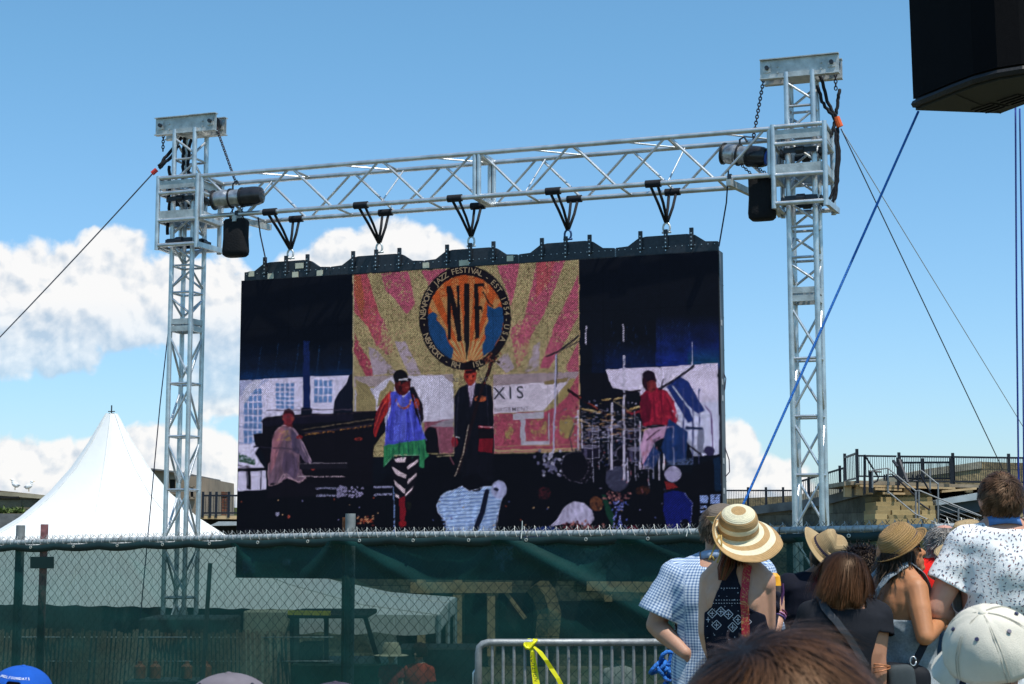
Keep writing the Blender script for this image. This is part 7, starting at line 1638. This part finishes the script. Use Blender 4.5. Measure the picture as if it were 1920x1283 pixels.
def brocade():
    m = bpy.data.materials.new('red_brocade'); m.use_nodes = True; t = m.node_tree; b = t.nodes['Principled BSDF']; b.inputs['Roughness'].default_value = .6
    co = t.nodes.new('ShaderNodeTexCoord'); vo = t.nodes.new('ShaderNodeTexNoise'); vo.inputs['Scale'].default_value = 55; vo.inputs['Distortion'].default_value = 3; t.links.new(co.outputs['Object'], vo.inputs['Vector'])
    r = t.nodes.new('ShaderNodeValToRGB'); r.color_ramp.elements[0].position = .54; r.color_ramp.elements[1].position = .58; r.color_ramp.elements[0].color = (.42, .012, .035, 1); r.color_ramp.elements[1].color = (.5, .22, .08, 1); t.links.new(vo.outputs[0], r.inputs[0]); t.links.new(r.outputs[0], b.inputs['Base Color']); return m
hw.strap('bag_strap', [hw.L(1412, 1052, .06), hw.L(1403, 1062, -.03), hw.L(1398, 1085, -.12), hw.L(1396, 1120, -.12), hw.L(1397, 1160, -.12), hw.L(1400, 1230, -.1)], .034, brocade(), off=.006)
cup = thing('drink_cup', W(1455, 1110, 7.2), 'clear tumbler with a yellow-orange top held up beside the striped hat woman', 'cup')
c0 = W(1452, 1120, 7.235); mb = MB(); mb.tube(c0 - Z * .02, c0 + Z * .05, .026, 18, .032); mb.build('tumbler', mat('smoky_plastic', (.12, .10, .10), .15, 0, .2, 10), cup, smooth=True)
mb = MB(); mb.tube(c0 + Z * .05, c0 + Z * .09, .031, 16, .026); mb.tube(c0 + Z * .09, c0 + Z * .105, .026, 16, .012); mb.build('orange_top', mat('orange_rind', (.85, .38, .02), .4, 0, .25, 30), cup, smooth=True)
mb = MB(); mb.path([c0 + Vector((.034, -.01, .06)), c0 + Vector((.036, -.012, .02)), c0 + Vector((.02, -.02, -.05)), c0 + Vector((.0, -.02, -.09))], .007, 6); mb.build('purple_cord', mat('purple_cord', (.06, .02, .09), .7), cup)
for k, (yy, cc) in enumerate(((1137, (.12, .02, .06)), (1142, (.6, .25, .45)), (1146, (.10, .06, .25)))):
    wr = hw.M @ hw.arms['R'][1]; ax = (hw.M.to_3x3() @ (hw.arms['R'][1] - hw.arms['R'][0])).normalized(); x, y = frame_of(ax); c = wr + ax * (.01 - .014 * k)
    mb = MB(); mb.path([c + x * .027 * math.cos(a) + y * .027 * math.sin(a) for a in [2 * math.pi * j / 16 for j in range(17)]], .004, 6); mb.build('wristband', mat('band%d' % k, cc, .6), hw.root, smooth='all')

# ======================= man in black shirt with tan fedora
bm_ = Person('man in black shirt and tan straw fedora with dark band', 1545, 1010, 8.3, sh=1090, yaw=8, sw=.185, build=1.12, skincol=(.26, .13, .08), head_pitch=15, head_roll=12)
bm_.arms = {'L': (bm_.L(1483, 1170, .02), bm_.L(1490, 1250, .1))}
bm_.body(); bm_.shirt('shirt', cloth('black_cotton', (.005, .006, .014)), sleeve=.85, hem=.84, sr=.08, wr=.007, seed=8); bm_.trousers('trousers', cloth('dark_denim', (.02, .03, .06)))
hair(bm_.root, 'hair', bm_.M @ bm_.hp(0, -.01, .012), (.080, .10, .095), (bm_.hm * bm_.H), 500, .015, (0, -.5, 1), M_hair, lambda d: d[2] > -.5 and d[1] < .3, (.012, .010, .012), (.02, .018, .018), .003, seed=3)
FT1 = (.40, .27, .13); FT2 = (.46, .32, .16)
def fed(p, r, a):
    if r < .085: p.z -= .018 * math.exp(-(p.x / .022) ** 2) * (1 if p.z > .05 else 0); p.x *= 1 - .10 * max(0, math.sin(a)) * (p.z > .03)
    else: t = (r - .088) / .065; p.z += .016 * abs(math.cos(a)) ** 2 * t - .022 * t * max(0, math.sin(a)) - .006 * t * max(0, -math.sin(a)); 
    return p
fp = [(0, .105, FT1), (.03, .108, FT1), (.055, .103, FT1), (.068, .088, FT2), (.078, .05, FT1), (.084, .012, FT1), (.088, .0, FT2), (.12, .002, FT2), (.150, .006, FT2)]
FM = R3(38, 36, 12)
fc = W(1547, 1033, 8.28); f_ = lathe('fedora', fp, fc, FM, straw('fedora_straw', 800), bm_.root, fed, n=64)
mb = MB(); rings = []
for (r, z) in ((.0865, .004), (.0845, .030), (.0825, .030), (.084, .004)): rings.append([fc + FM @ Vector((r * math.cos(a) * 1.01, r * math.sin(a) * 1.01, z)) for a in [2 * math.pi * k / 40 for k in range(40)]])
rings.append(rings[0]); mb.loft(rings, cap=False); mb.build('hat_band', cloth('dark_band', (.02, .015, .03)), bm_.root, smooth='all')

# ======================= woman with big dark curls, light blue top
cw = Person('woman with big black curly hair in a light blue top with pink straps', 1617, 1034, 8.0, sh=1120, yaw=5, sw=.135, sex='f', skincol=(.14, .07, .045))
cw.body(); cw.shirt('top', cloth('light_blue_top', (.28, .50, .60)), sleeve=.18, hem=.9, sr=.06, wr=.004, seed=12); cw.trousers('trousers', cloth('dark_denim', (.02, .03, .06)))
hair(cw.root, 'curly_hair', cw.M @ cw.hp(0, -.02, -.02), (.092, .105, .110), (cw.hm * cw.H), 11000, .075, (0, 0, 1), M_hair, lambda d: d[1] < .35 and d[2] > -.85, (.006, .005, .007), (.016, .012, .014), .0036, bscale=1.30, lift=.50, grav=.25, curl=1.1, stiff=.1, jitter=.7, seed=7, seg=8)
for sx_ in (-1, 1):
    cw.strap('backpack_strap', [Vector((sx_ * .085, .04, 1.50)), Vector((sx_ * .095, -.05, 1.46)), Vector((sx_ * .105, -.11, 1.36)), Vector((sx_ * .12, -.12, 1.15))], .05, mat('pink_strap', (.50, .27, .25), .8), off=.022)
cw.strap('bag_cord', [Vector((.14, -.02, 1.45)), Vector((.145, -.1, 1.3)), Vector((.13, -.12, 1.0))], .012, M_web, off=.03)

# ======================= short woman, brown bob, black T-shirt
bw = Person('short woman with brown bob in a black T-shirt with a dark strap across her back', 1581, 1033, 6.55, sh=1140, yaw=0, sw=.138, sex='f', build=1.12, skincol=(.42, .20, .12), head_pitch=8)
bw.arms = {'L': (bw.L(1500, 1236, .03), bw.L(1522, 1320, .12)), 'R': (bw.L(1645, 1232, -.03), bw.L(1648, 1335, -.03))}
bw.body(); o = bw.shirt('t_shirt', cloth('black_tee', (.011, .012, .017)), sleeve=.42, hem=.86, sr=.070, g=.02, wr=.006, seed=21, neck=1.47); bw.trousers('trousers', cloth('dark_trousers', (.015, .017, .022)))
bw.strap('bag_strap', [bw.L(1536, 1118, .02), bw.L(1545, 1135, -.1), bw.L(1575, 1170, -.14), bw.L(1600, 1205, -.14), bw.L(1625, 1250, -.12)], .028, mat('grey_strap', (.03, .032, .04), .6), off=.004, bvh=surf_bvh(o))
hair(bw.root, 'bob_hair', bw.M @ bw.hp(0, -.012, .004), (.088, .106, .098), (bw.hm * bw.H), 11000, lambda d: .095 * math.asin(max(-1, min(1, d[2]))) + .125 + .018 * math.sin(6 * math.atan2(d[0], d[1])), (.1, .1, 1), M_hair, lambda d: d[1] < .45 and d[2] > -.62, (.026, .014, .010), (.15, .058, .024), .0017, lift=.20, grav=.66, seed=9, clump=110, lenvar=.16, stiff=.62, wave=.09, jitter=.13, seg=11, tipw=.5)
mb = MB(); c = bw.M @ bw.arms['R'][0] + Vector((.0, -.01, -.02))
for k in range(3): mb.path([c + Vector((.046 * math.cos(a), .046 * math.sin(a), .008 * k - .03 + .010 * math.cos(a + k))) for a in [2 * math.pi * j / 18 for j in range(19)]], .0028, 5)
mb.build('bracelet', mat('copper_band', (.45, .18, .08), .4, .3), bw.root, smooth='all')

# ======================= grey haired person in red, behind
rd = Person('grey haired person in a bright red shirt, mostly hidden between two people', 1770, 984, 8.2, sh=1066, yaw=10, sw=.17, skincol=(.55, .27, .20), head_pitch=5)
rd.body(); rd.shirt('shirt', cloth('red_cotton', (.72, .012, .008)), sleeve=.6, hem=.86, sr=.08, wr=.006, seed=31); rd.trousers('trousers', cloth('dark_trousers', (.015, .017, .022)))
hair(rd.root, 'grey_hair', rd.M @ rd.hp(0, -.01, .01), (.083, .103, .097), (rd.hm * rd.H), 1500, .06, (0, -.2, 1), M_hair, lambda d: d[1] < .3 and -.65 < d[2] < .85, (.22, .20, .19), (.40, .37, .34), .0026, lift=.16, grav=.3, curl=.5, seed=13, jitter=.4)
sh_ = thing('person', (W(1800, 1000, 7.4).x, 7.4, 0), 'straw hat wearer almost wholly hidden behind the tall man in the printed shirt', 'person')
c = W(1818, 1022, 7.3)
lathe('straw_hat', [(0, .10, FT2), (.05, .10, FT2), (.075, .06, FT1), (.085, 0, FT1), (.12, -.01, FT2), (.155, -.02, FT2)], c, R3(15, -10, 0), straw('fedora_straw'), sh_)
mb = MB(); mb.ell(c - Z * .06, (.075, .09, .11), None, 20, 14); mb.loft([[c + Vector((rx * math.cos(a), ry * math.sin(a), z)) for a in [2 * math.pi * k / 20 for k in range(20)]] for z, rx, ry in ((-.12, .052, .055), (-.2, .055, .055), (-.25, .13, .08), (-.32, .19, .10), (-.6, .16, .11), (-.85, .15, .11))])
for sd in (-1, 1): cone(mb, c + Vector((sd * .09, 0, -.8)), c + Vector((sd * .1, 0, -c.z + .05)), .09, .05)
me = voxel_mesh(mb, .012, 4); me.polygons.foreach_set('use_smooth', [True] * len(me.polygons)); me.name = 'body'; link('body', me, cloth('teal_dress', (.05, .10, .16)), sh_)

# ======================= woman in grey tank top and straw trilby, profile to the right
tw = Person('woman in grey tank top, sunglasses and brown straw trilby, in profile to the right', 1683, 996, 6.8, sh=1084, yaw=-74, sw=.142, build=1.04, sex='f', skincol=(.45, .19, .085), head_yaw=-12, head_pitch=14)
tw.arms = {'R': (tw.L(1734, 1194, -.235), tw.L(1770, 1160, -.06)), 'L': (tw.L(1722, 1200, .25), tw.L(1765, 1172, .32))}
tw.body()
def tank(c):
    if c.z < .86 or c.z > 1.462: return False
    sx = abs(c.x)
    if c.z > 1.30:
        t = (c.z - 1.30) / .16; return (.062 - .004 * t < sx < .098 + .0 * t) or (c.y > .0 and c.z < 1.37 and sx < .1)
    if c.z > 1.16:
        lim = .07 + (1.30 - c.z) * .55; side = .1 + (1.30 - c.z) * .05
        if c.y < 0: return (sx < .105 and c.z < 1.30 - .10 * max(0, 1 - sx / .075)) or (sx < .105 and sx > .06)
        return sx < .13
    return sx < .175
M_tank = cloth('grey_marl', (.27, .31, .34), .9, .18, 120, .4, 700)
# loose tank: voxel shell bigger than the body, cut to shape
mb = MB(); mb.loft(tw.torso_rings(.022, 1.0))
for sd in (-1, 1): mb.ell((sd * tw.sw * .5, -.062, 1.31), (.06, .048, .085)); cone(mb, Vector((sd * .035, -.012, 1.50)), Vector((sd * tw.sw * .82, -.006, 1.425)), .038, .052)
me = voxel_mesh(mb, .007, 6)
def tk(c):
    if c.z < .80: return False
    sx = abs(c.x)
    if c.z > 1.285:
        if c.y < -.01: w_ = .028 + max(0, 1.31 - c.z) * 3.0 + max(0, c.z - 1.36) * .55; return (sx < w_) if c.z < 1.40 else (w_ - .03 < sx < w_ + .01)
        return (.045 < sx < .085) if c.z > 1.36 else sx < .10
    if c.z > 1.235: return True
    return True
cut(me, tk, 8); displace(me, lambda p: .009 * noise.noise(Vector((p.x * 8, p.y * 8, p.z * 13))) + .007 * (1 - 2 * abs(noise.noise(Vector((p.x * 12 + p.z * 10, p.y * 10, p.z * 7))))) + .006 * min(1, max(0, (1.2 - p.z) / .2)))
tko = tw.finish(me, 'tank_top', M_tank); tw.trousers('trousers', cloth('black_trousers', (.012, .014, .02)))
M_pale = cloth('pale_piping', (.5, .52, .54))
TB = (.45, .26, .09); TBs = (.50, .29, .11)
def tri(p, r, a):
    if r > .08: t = (r - .08) / .03; p.z += .018 * t * max(0, -math.cos(a)) + .004 * t - .02 * t * max(0, math.cos(a)) * 0
    return p
TM = R3(10, -38, 0)
tcn = W(1693, 1027, 6.78)
lathe('trilby', [(0, .100, TB), (.025, .099, TB), (.046, .092, TBs), (.063, .075, TB), (.073, .045, TBs), (.077, .016, TB), (.079, .0, TB), (.095, .0, TBs), (.109, .003, TB)], tcn, TM, straw('trilby_straw', 700, bump=.8), tw.root, tri, n=64, sx=1.12)
mb = MB(); rings = []
for (r, z) in ((.0805, .003), (.0785, .028), (.0765, .028), (.078, .003)): rings.append([tcn + TM @ Vector((r * math.cos(a) * 1.12, r * math.sin(a), z)) for a in [2 * math.pi * k / 40 for k in range(40)]])
rings.append(rings[0]); mb.loft(rings, cap=False); mb.build('hat_band', cloth('navy_band', (.03, .03, .055)), tw.root, smooth='all')
hair(tw.root, 'hair', tw.M @ tw.hp(0, -.012, .0), (.079, .099, .096), (tw.hm * tw.H), 1500, .10, (0, .3, 1), M_hair, lambda d: d[1] < .1 and -.8 < d[2] < .35, (.014, .010, .010), (.03, .02, .015), .0024, lift=.10, grav=.7, seed=15)
hp = lambda x, y, z: tw.M @ tw.hp(x, y, z)
mb = MB()
for sd in (-1, 1):
    rings = [[hp(sd * (.012 + .042 * (.5 + .5 * math.cos(a))), .092 - .012 * (.5 + .5 * math.cos(a)) + dy, .010 + .018 * math.sin(a)) for a in [2 * math.pi * k / 16 for k in range(16)]] for dy in (0, .004)]; mb.loft(rings)
mb.build('sunglasses', mat('dark_lens', (.01, .008, .015), .12, 0, .1, 5, spec=.7), tw.root)
mb = MB()
for sd in (-1, 1): mb.path([hp(sd * .054, .078, .02), hp(sd * .074, .03, .018), hp(sd * .078, -.012, .01)], .003, 5)
mb.build('glasses_arm', mat('dark_lens', (.01, .008, .015)), tw.root)
# shoulder bag on long strap
bag = thing('shoulder_bag', W(1690, 1262, 6.65), 'black shoulder bag hanging behind the woman in the grey tank top', 'bag')
def softbox(c, sx, sy, sz, M3=None, p=4.0, nu=28, nv=16):
    mb = MB(); rings = []
    for i in range(1, nv):
        ph = math.pi * i / nv - math.pi / 2; cz = math.copysign(abs(math.sin(ph)) ** (2 / p), math.sin(ph)); cr = abs(math.cos(ph)) ** (2 / p); ring = []
        for k in range(nu):
            t = 2 * math.pi * k / nu; x = math.copysign(abs(math.cos(t)) ** (2 / p), math.cos(t)) * cr; y = math.copysign(abs(math.sin(t)) ** (2 / p), math.sin(t)) * cr; v = Vector((x * sx, y * sy, cz * sz)); ring.append(Vector(c) + (M3 @ v if M3 else v))
        rings.append(ring)
    mb.loft(rings); return mb
softbox(W(1688, 1284, 6.62), .115, .07, .085, R3(0, 4, 0)).build('bag_body', cloth('black_nylon', (.010, .011, .015), .6), bag, smooth='all')
softbox(W(1690, 1280, 6.55), .055, .03, .07, R3(0, -4, 0)).build('pocket', cloth('grey_nylon', (.05, .06, .065), .6), bag, smooth='all')
mb = MB(); rings = []
for (x, y, Yy) in ((1752, 1178, 6.9), (1742, 1192, 6.72), (1733, 1208, 6.57), (1720, 1235, 6.56), (1706, 1262, 6.56)):
    c = W(x, y, Yy); e = Vector((.022, 0, .010)); rings.append([c - e, c + e, c + e + Vector((0, .004, 0)), c - e + Vector((0, .004, 0))])
mb.loft(rings); mb.build('strap', cloth('black_nylon', (.010, .011, .015)), bag)
mb = MB(); c = W(1712, 1240, 6.54); mb.path([c + Vector((.012 * math.cos(a), 0, .018 * math.sin(a))) for a in [2 * math.pi * j / 10 for j in range(11)]], .003, 5); mb.build('ring', M_alu, bag, smooth='all')

# ======================= tall man in white printed shirt
tm = Person('tall man with short brown hair in a white printed short sleeved shirt', 1874, 890, 6.7, sh=1010, yaw=4, sw=.140, build=1.0, skincol=(.52, .27, .19), head_pitch=6)
tm.arms = {'L': (tm.L(1754, 1142, -.02), tm.L(1800, 1165, .22)), 'R': (tm.L(1936, 1150, -.04), tm.L(1880, 1178, -.12))}
tm.body(hands={'R': (tm.Mi.to_3x3() @ Vector((-1, .1, .05)), tm.Mi.to_3x3() @ Vector((0, -1, .1)), 1, .4)}.items())
ts = tm.shirt('shirt', cloth('white_cotton', (.78, .77, .77), .85, .04), sleeve=.60, hem=.86, sr=.064, g=.016, wr=.016, seed=41, neck=1.50)
tm.trousers('trousers', cloth('dark_denim', (.02, .03, .06)))
rs = random.Random(8); sp = []
for i in range(1500):
    x = rs.uniform(1735, 1935); y = rs.uniform(972, 1200); a = rs.uniform(0, 3.14); k = rs.random()
    if k < .55: l = rs.uniform(1.8, 3.0); w = .0026
    else: l = rs.uniform(1.0, 1.6); w = .0045
    if any((x - q[0]) ** 2 + (y - q[1]) ** 2 < 38 for q in sp[-260:] if False): continue
    sp.append((x, y, a, l, w))
grid = {}; out = []
for (x, y, a, l, w) in sp:
    key = (int(x / 7.6), int(y / 7.6))
    if key in grid: continue
    grid[key] = 1; c = rs.choice([(.03, .03, .10), (.03, .03, .10), (.12, .02, .05), (.05, .05, .09), (.20, .05, .05)]); out.append(([(x - l * math.cos(a), y - l * math.sin(a)), (x + l * math.cos(a), y + l * math.sin(a))], w, c))
marks_on(tm, ts, out, matc('print_ink', .8), 'printed_pattern', tm.root)
collar(tm, 'collar', cloth('blue_collar', (.10, .22, .50)), r=.056, z=1.478, h=.036, out=.012, tilt=-.30)
hair(tm.root, 'short_hair', tm.M @ tm.hp(0, -.012, .012), (.082, .103, .097), (tm.hm * tm.H), 5200, lambda d: .034 if d[2] > -.2 else .02, (.1, -.62, .8), M_hair, lambda d: (d[1] < .55 and d[2] > -.62 - .1 * d[1]) and not (abs(d[0]) > .86 and d[2] < .1), (.060, .030, .018), (.13, .068, .038), .0020, lift=.10, grav=.12, seed=17, clump=120, jitter=.22, seg=6)

# ======================= man in cream baseball cap, near right
M_stitch = mat('cream_thread', (.42, .39, .32), .9)
def cap_obj(par, c, M3, rad, m, name='cap', bill=True, bill_a=math.pi / 2, seams=6, squash=.92, eyelets=True, m_eye=None, hole=False, bill_drop=.02, seam=False, bill_len=.62):
    """six panel cap; M3 turns its axis, bill_a = direction of the bill in the cap's frame"""
    n = 72; rings = []; pr = [(0.0, .0), (.12, .004), (.3, .035), (.5, .11), (.68, .22), (.83, .38), (.94, .56), (1.0, .78), (1.02, 1.0)]; vs = []; fs = []
    for j, (r, dz) in enumerate(pr):
        for k in range(n):
            a = 2 * math.pi * k / n; ph = (a * seams / (2 * math.pi)) % 1; dip = -.018 * math.exp(-(min(ph, 1 - ph) / .05) ** 2) * (r > .1) + .006 * math.sin(a * 5 + j) * (j > 4)
            vs.append(Vector(c) + M3 @ Vector((rad * r * (1 + dip) * math.cos(a), rad * 1.1 * r * (1 + dip) * math.sin(a), rad * squash * (1 - dz))))
    for j in range(len(pr) - 1):
        for k in range(n):
            if hole and j >= 5 and abs(((2 * math.pi * (k + .5) / n) - (bill_a + math.pi) + math.pi) % (2 * math.pi) - math.pi) < (.55 if j == 7 else .48 if j == 6 else .3) and j < 8: continue
            fs.append((j * n + k, j * n + (k + 1) % n, (j + 1) * n + (k + 1) % n, (j + 1) * n + k))
    mb = MB(); mb.add(vs, fs); o = mb.build('crown', m, par, smooth='all', recalc=False); k = o.modifiers.new('s', 'SUBSURF'); k.levels = k.render_levels = 1; k = o.modifiers.new('t', 'SOLIDIFY'); k.thickness = .002
    if seam:
        displace(o.data, lambda p: .0050 * noise.noise(p * 20) + .0026 * (1 - 2 * abs(noise.noise(p * 40 + Vector((3, 1, 2))))))
        for q in range(seams):
            for off in (-.035, .035):
                a = 2 * math.pi * q / seams + off; mb = MB(); pp = [Vector(c) + M3 @ (Vector((rad * r * .992 * math.cos(a), rad * 1.1 * r * .992 * math.sin(a), rad * squash * (1 - dz))) * 1.006) for r, dz in pr[1:]]; mb.path(pp, .0009, 5); mb.build('stitching', M_stitch, par)
    mb = MB(); b = Vector(c) + M3 @ Vector((0, 0, rad * squash)); mb.ell(b, (.0085, .0085, .005), M3); mb.build('button', m, par, smooth='all')
    if eyelets:
        for q in range(seams):
            a = 2 * math.pi * (q + .5) / seams; p = Vector(c) + M3 @ Vector((rad * .66 * math.cos(a), rad * 1.1 * .66 * math.sin(a), rad * squash * (1 - .20))); nrm = M3 @ Vector((.6 * math.cos(a), .6 * math.sin(a), .8))
            mb = MB(); mb.tube(p - nrm * .001, p + nrm * .0025, .0045, 10); mb.build('eyelet', m_eye or M_iron, par, smooth=True)
    if bill:
        mb = MB(); rings = []
        for i in range(9):
            t = i / 8 * 2 - 1; a = bill_a + t * 1.05; ring = []
            e = rad * (1.02 + bill_len * (1 - t * t) ** .6); inn = rad * 1.0
            for rr, zz in ((inn, .004), (e, -.004 - bill_drop * (1 - t * t) - .012 * t * t), (e, -.008 - bill_drop * (1 - t * t) - .012 * t * t), (inn, .0)): ring.append(Vector(c) + M3 @ Vector((rr * math.cos(a), rr * 1.1 * math.sin(a), zz)))
            rings.append(ring)
        mb.loft(rings); mb.build('bill', m, par, smooth=True)
    return o
wc = Person('man in a cream baseball cap with dark eyelets, near the lower right corner', 1862, 1152, 3.45, yaw=35, sw=.17, skincol=(.55, .26, .18), head_pitch=10, head_roll=-12, head_yaw=-5)
wc.body(voxel=.006); wc.shirt('shirt', cloth('pale_blue_shirt', (.50, .56, .64)), sleeve=.6, hem=.86, sr=.08, wr=.006, seed=51); wc.trousers('trousers', cloth('dark_trousers', (.015, .017, .022)))
cm = mat('cream_canvas', (.62, .57, .48), .95, 0, .13, 9, .25, 500, .1)
cap_obj(wc.root, W(1864, 1232, 3.45), R3(24, -20, 0) @ R3(0, 0, 20), .096, cm, bill_a=math.pi * .62, squash=1.12, seam=True, bill_len=.36, m_eye=mat('navy_eyelet', (.03, .03, .08), .5))
hair(wc.root, 'hair', wc.M @ wc.hp(0, -.01, .0), (.080, .10, .095), (wc.hm * wc.H), 900, .02, (0, -.5, 1), M_hair, lambda d: d[2] < .1 and d[2] > -.5 and d[1] < .2, (.16, .14, .13), (.3, .27, .25), .0012, seed=23)

# ======================= foreground head of brown hair
fg = Person('head of glossy brown hair seen from behind, closest to the camera at the bottom edge', 1460, 1196, 1.42, yaw=-4, hs=1.0, sw=.17, skincol=(.50, .30, .22))
fg.body(voxel=.007); fg.shirt('shirt', cloth('grey_tee', (.10, .11, .12)), sleeve=.5, hem=.86, seed=61); fg.trousers('trousers', cloth('dark_trousers', (.015, .017, .022)))
hair(fg.root, 'brown_hair', fg.M @ fg.hp(0, -.012, .006), (.104, .124, .110), (fg.hm * fg.H), 16000, .11, (-.45, -.35, 1), M_hair, lambda d: d[2] > -.55 and d[1] < .6, (.012, .006, .004), (.125, .055, .026), .0010, lift=.05, grav=.25, seed=27, clump=240, jitter=.15, seg=10, stiff=.6, wave=.05)
hair(fg.root, 'stray_hair', fg.M @ fg.hp(0, -.012, .006), (.106, .126, .112), (fg.hm * fg.H), 120, .06, (-.45, -.35, 1), M_hair, lambda d: d[2] > -.3 and d[1] < .6, (.05, .022, .012), (.16, .075, .035), .0005, lift=.05, grav=.35, seed=28, jitter=.25, seg=10, stiff=.5, wave=.06, base=False)

# ======================= caps at the bottom left edge
bc = Person('person in bright blue cap with white lettering at the lower left corner', 40, 1266, 4.5, yaw=-8, sw=.16, skincol=(.45, .24, .16), head_roll=-4)
bc.body(voxel=.009); bc.shirt('shirt', cloth('grey_tee', (.10, .11, .12)), sleeve=.5, hem=.86, seed=62); bc.trousers('trousers', cloth('dark_trousers', (.015, .017, .022)))
blue = cloth('royal_blue', (.010, .085, .42), .85, .06, 30, .3)
bcc = W(38, 1305, 4.48); BM = R3(4, 6, 0); cap_obj(bc.root, bcc, BM, .082, blue, bill_a=math.pi / 2, eyelets=False, hole=True, squash=.95)
hair(bc.root, 'hair', bc.M @ bc.hp(0, -.012, .0), (.082, .102, .095), (bc.hm * bc.H), 1200, .03, (0, -.3, 1), M_hair, lambda d: d[2] < .75 and d[2] > -.6 and d[1] < .1, (.05, .022, .012), (.12, .05, .03), .002, seed=29)
mb = MB(); txt = '#WOLFSUNDAYS'
for i, ch in enumerate(txt):
    az_ = math.radians(-40 + i * 6.6); vs, fs = glyph(ch)
    for_pts = []
    for p in vs:
        a = -math.pi / 2 + az_ + p[0] * .0105 / .075; el = math.radians(44) + p[1] * .0125 / .09; rr = .0845 * math.cos(el * .94); for_pts.append(bcc + BM @ Vector((rr * math.cos(a), rr * 1.1 * math.sin(a), (.0815) * math.sin(el) * 1.0 + .001)))
    mb.add(for_pts, fs)
mb.build('lettering', cloth('white_thread', (.8, .8, .8)), bc.root, recalc=False)
gc = Person('person in a faded grey cap at the bottom edge below the white tent', 428, 1264, 3.6, yaw=0, sw=.16, skincol=(.45, .24, .16))
gc.body(voxel=.010); gc.shirt('shirt', cloth('grey_tee', (.10, .11, .12)), sleeve=.5, hem=.86, seed=63); gc.trousers('trousers', cloth('dark_trousers', (.015, .017, .022)))
cap_obj(gc.root, W(428, 1344, 3.58), R3(3, 0, 0), .098, cloth('faded_grey', (.16, .14, .16), .9, .15, 20), bill_a=math.pi / 2)
dc = Person('person in a dark cap barely showing at the bottom edge near the middle post', 628, 1287, 3.9, yaw=0, sw=.16, skincol=(.35, .18, .12))
dc.body(voxel=.012); dc.shirt('shirt', cloth('grey_tee', (.10, .11, .12)), sleeve=.5, hem=.86, seed=64); dc.trousers('trousers', cloth('dark_trousers', (.015, .017, .022)))
cap_obj(dc.root, W(628, 1352, 3.88), R3(3, 0, 0), .094, cloth('dark_plum', (.05, .04, .06), .9), bill_a=math.pi / 2)

# ======================= people beyond the windscreen
def back_person(px, top, Y, lab, shirtc, hat=None, yaw=0, sk=(.5, .28, .2)):
    p = Person(lab, px, top, Y, yaw=yaw, sw=.165, skincol=sk, ground=gz(0, Y) + .0)
    p.body(voxel=.016); p.shirt('shirt', cloth('cloth_%d' % px, shirtc), sleeve=.5, hem=.86, voxel=.016, wr=.004); p.trousers('trousers', cloth('dark_trousers', (.015, .017, .022)))
    if hat: lathe('hat', [(0, .10, hat), (.06, .10, hat), (.08, .05, hat), (.085, 0, hat), (.15, -.01, hat)], p.M @ p.hp(0, 0, .05), R3(0, 0, 0), straw('fedora_straw'), p.root, n=28)
    else: lathe('hair', [(0, .1, (.03, .02, .015)), (.05, .09, (.03, .02, .015)), (.08, .05, (.03, .02, .015)), (.086, 0, (.03, .02, .015)), (.08, -.05, (.03, .02, .015))], p.M @ p.hp(0, -.015, .01), R3(0, 0, 0), straw('fedora_straw'), p.root, n=24)
back_person(734, 1222, 14.5, 'person in a pale banded hat beyond the windscreen, below the gathered tent curtain', (.30, .06, .06), (.55, .48, .33), 170)
back_person(786, 1210, 18, 'person in red and blue beyond the windscreen, right of the tent curtain', (.45, .08, .05), None, 150)
back_person(1160, 1216, 18, 'person in pale clothes beyond the windscreen, behind the crowd barrier', (.5, .45, .42), None, 190)
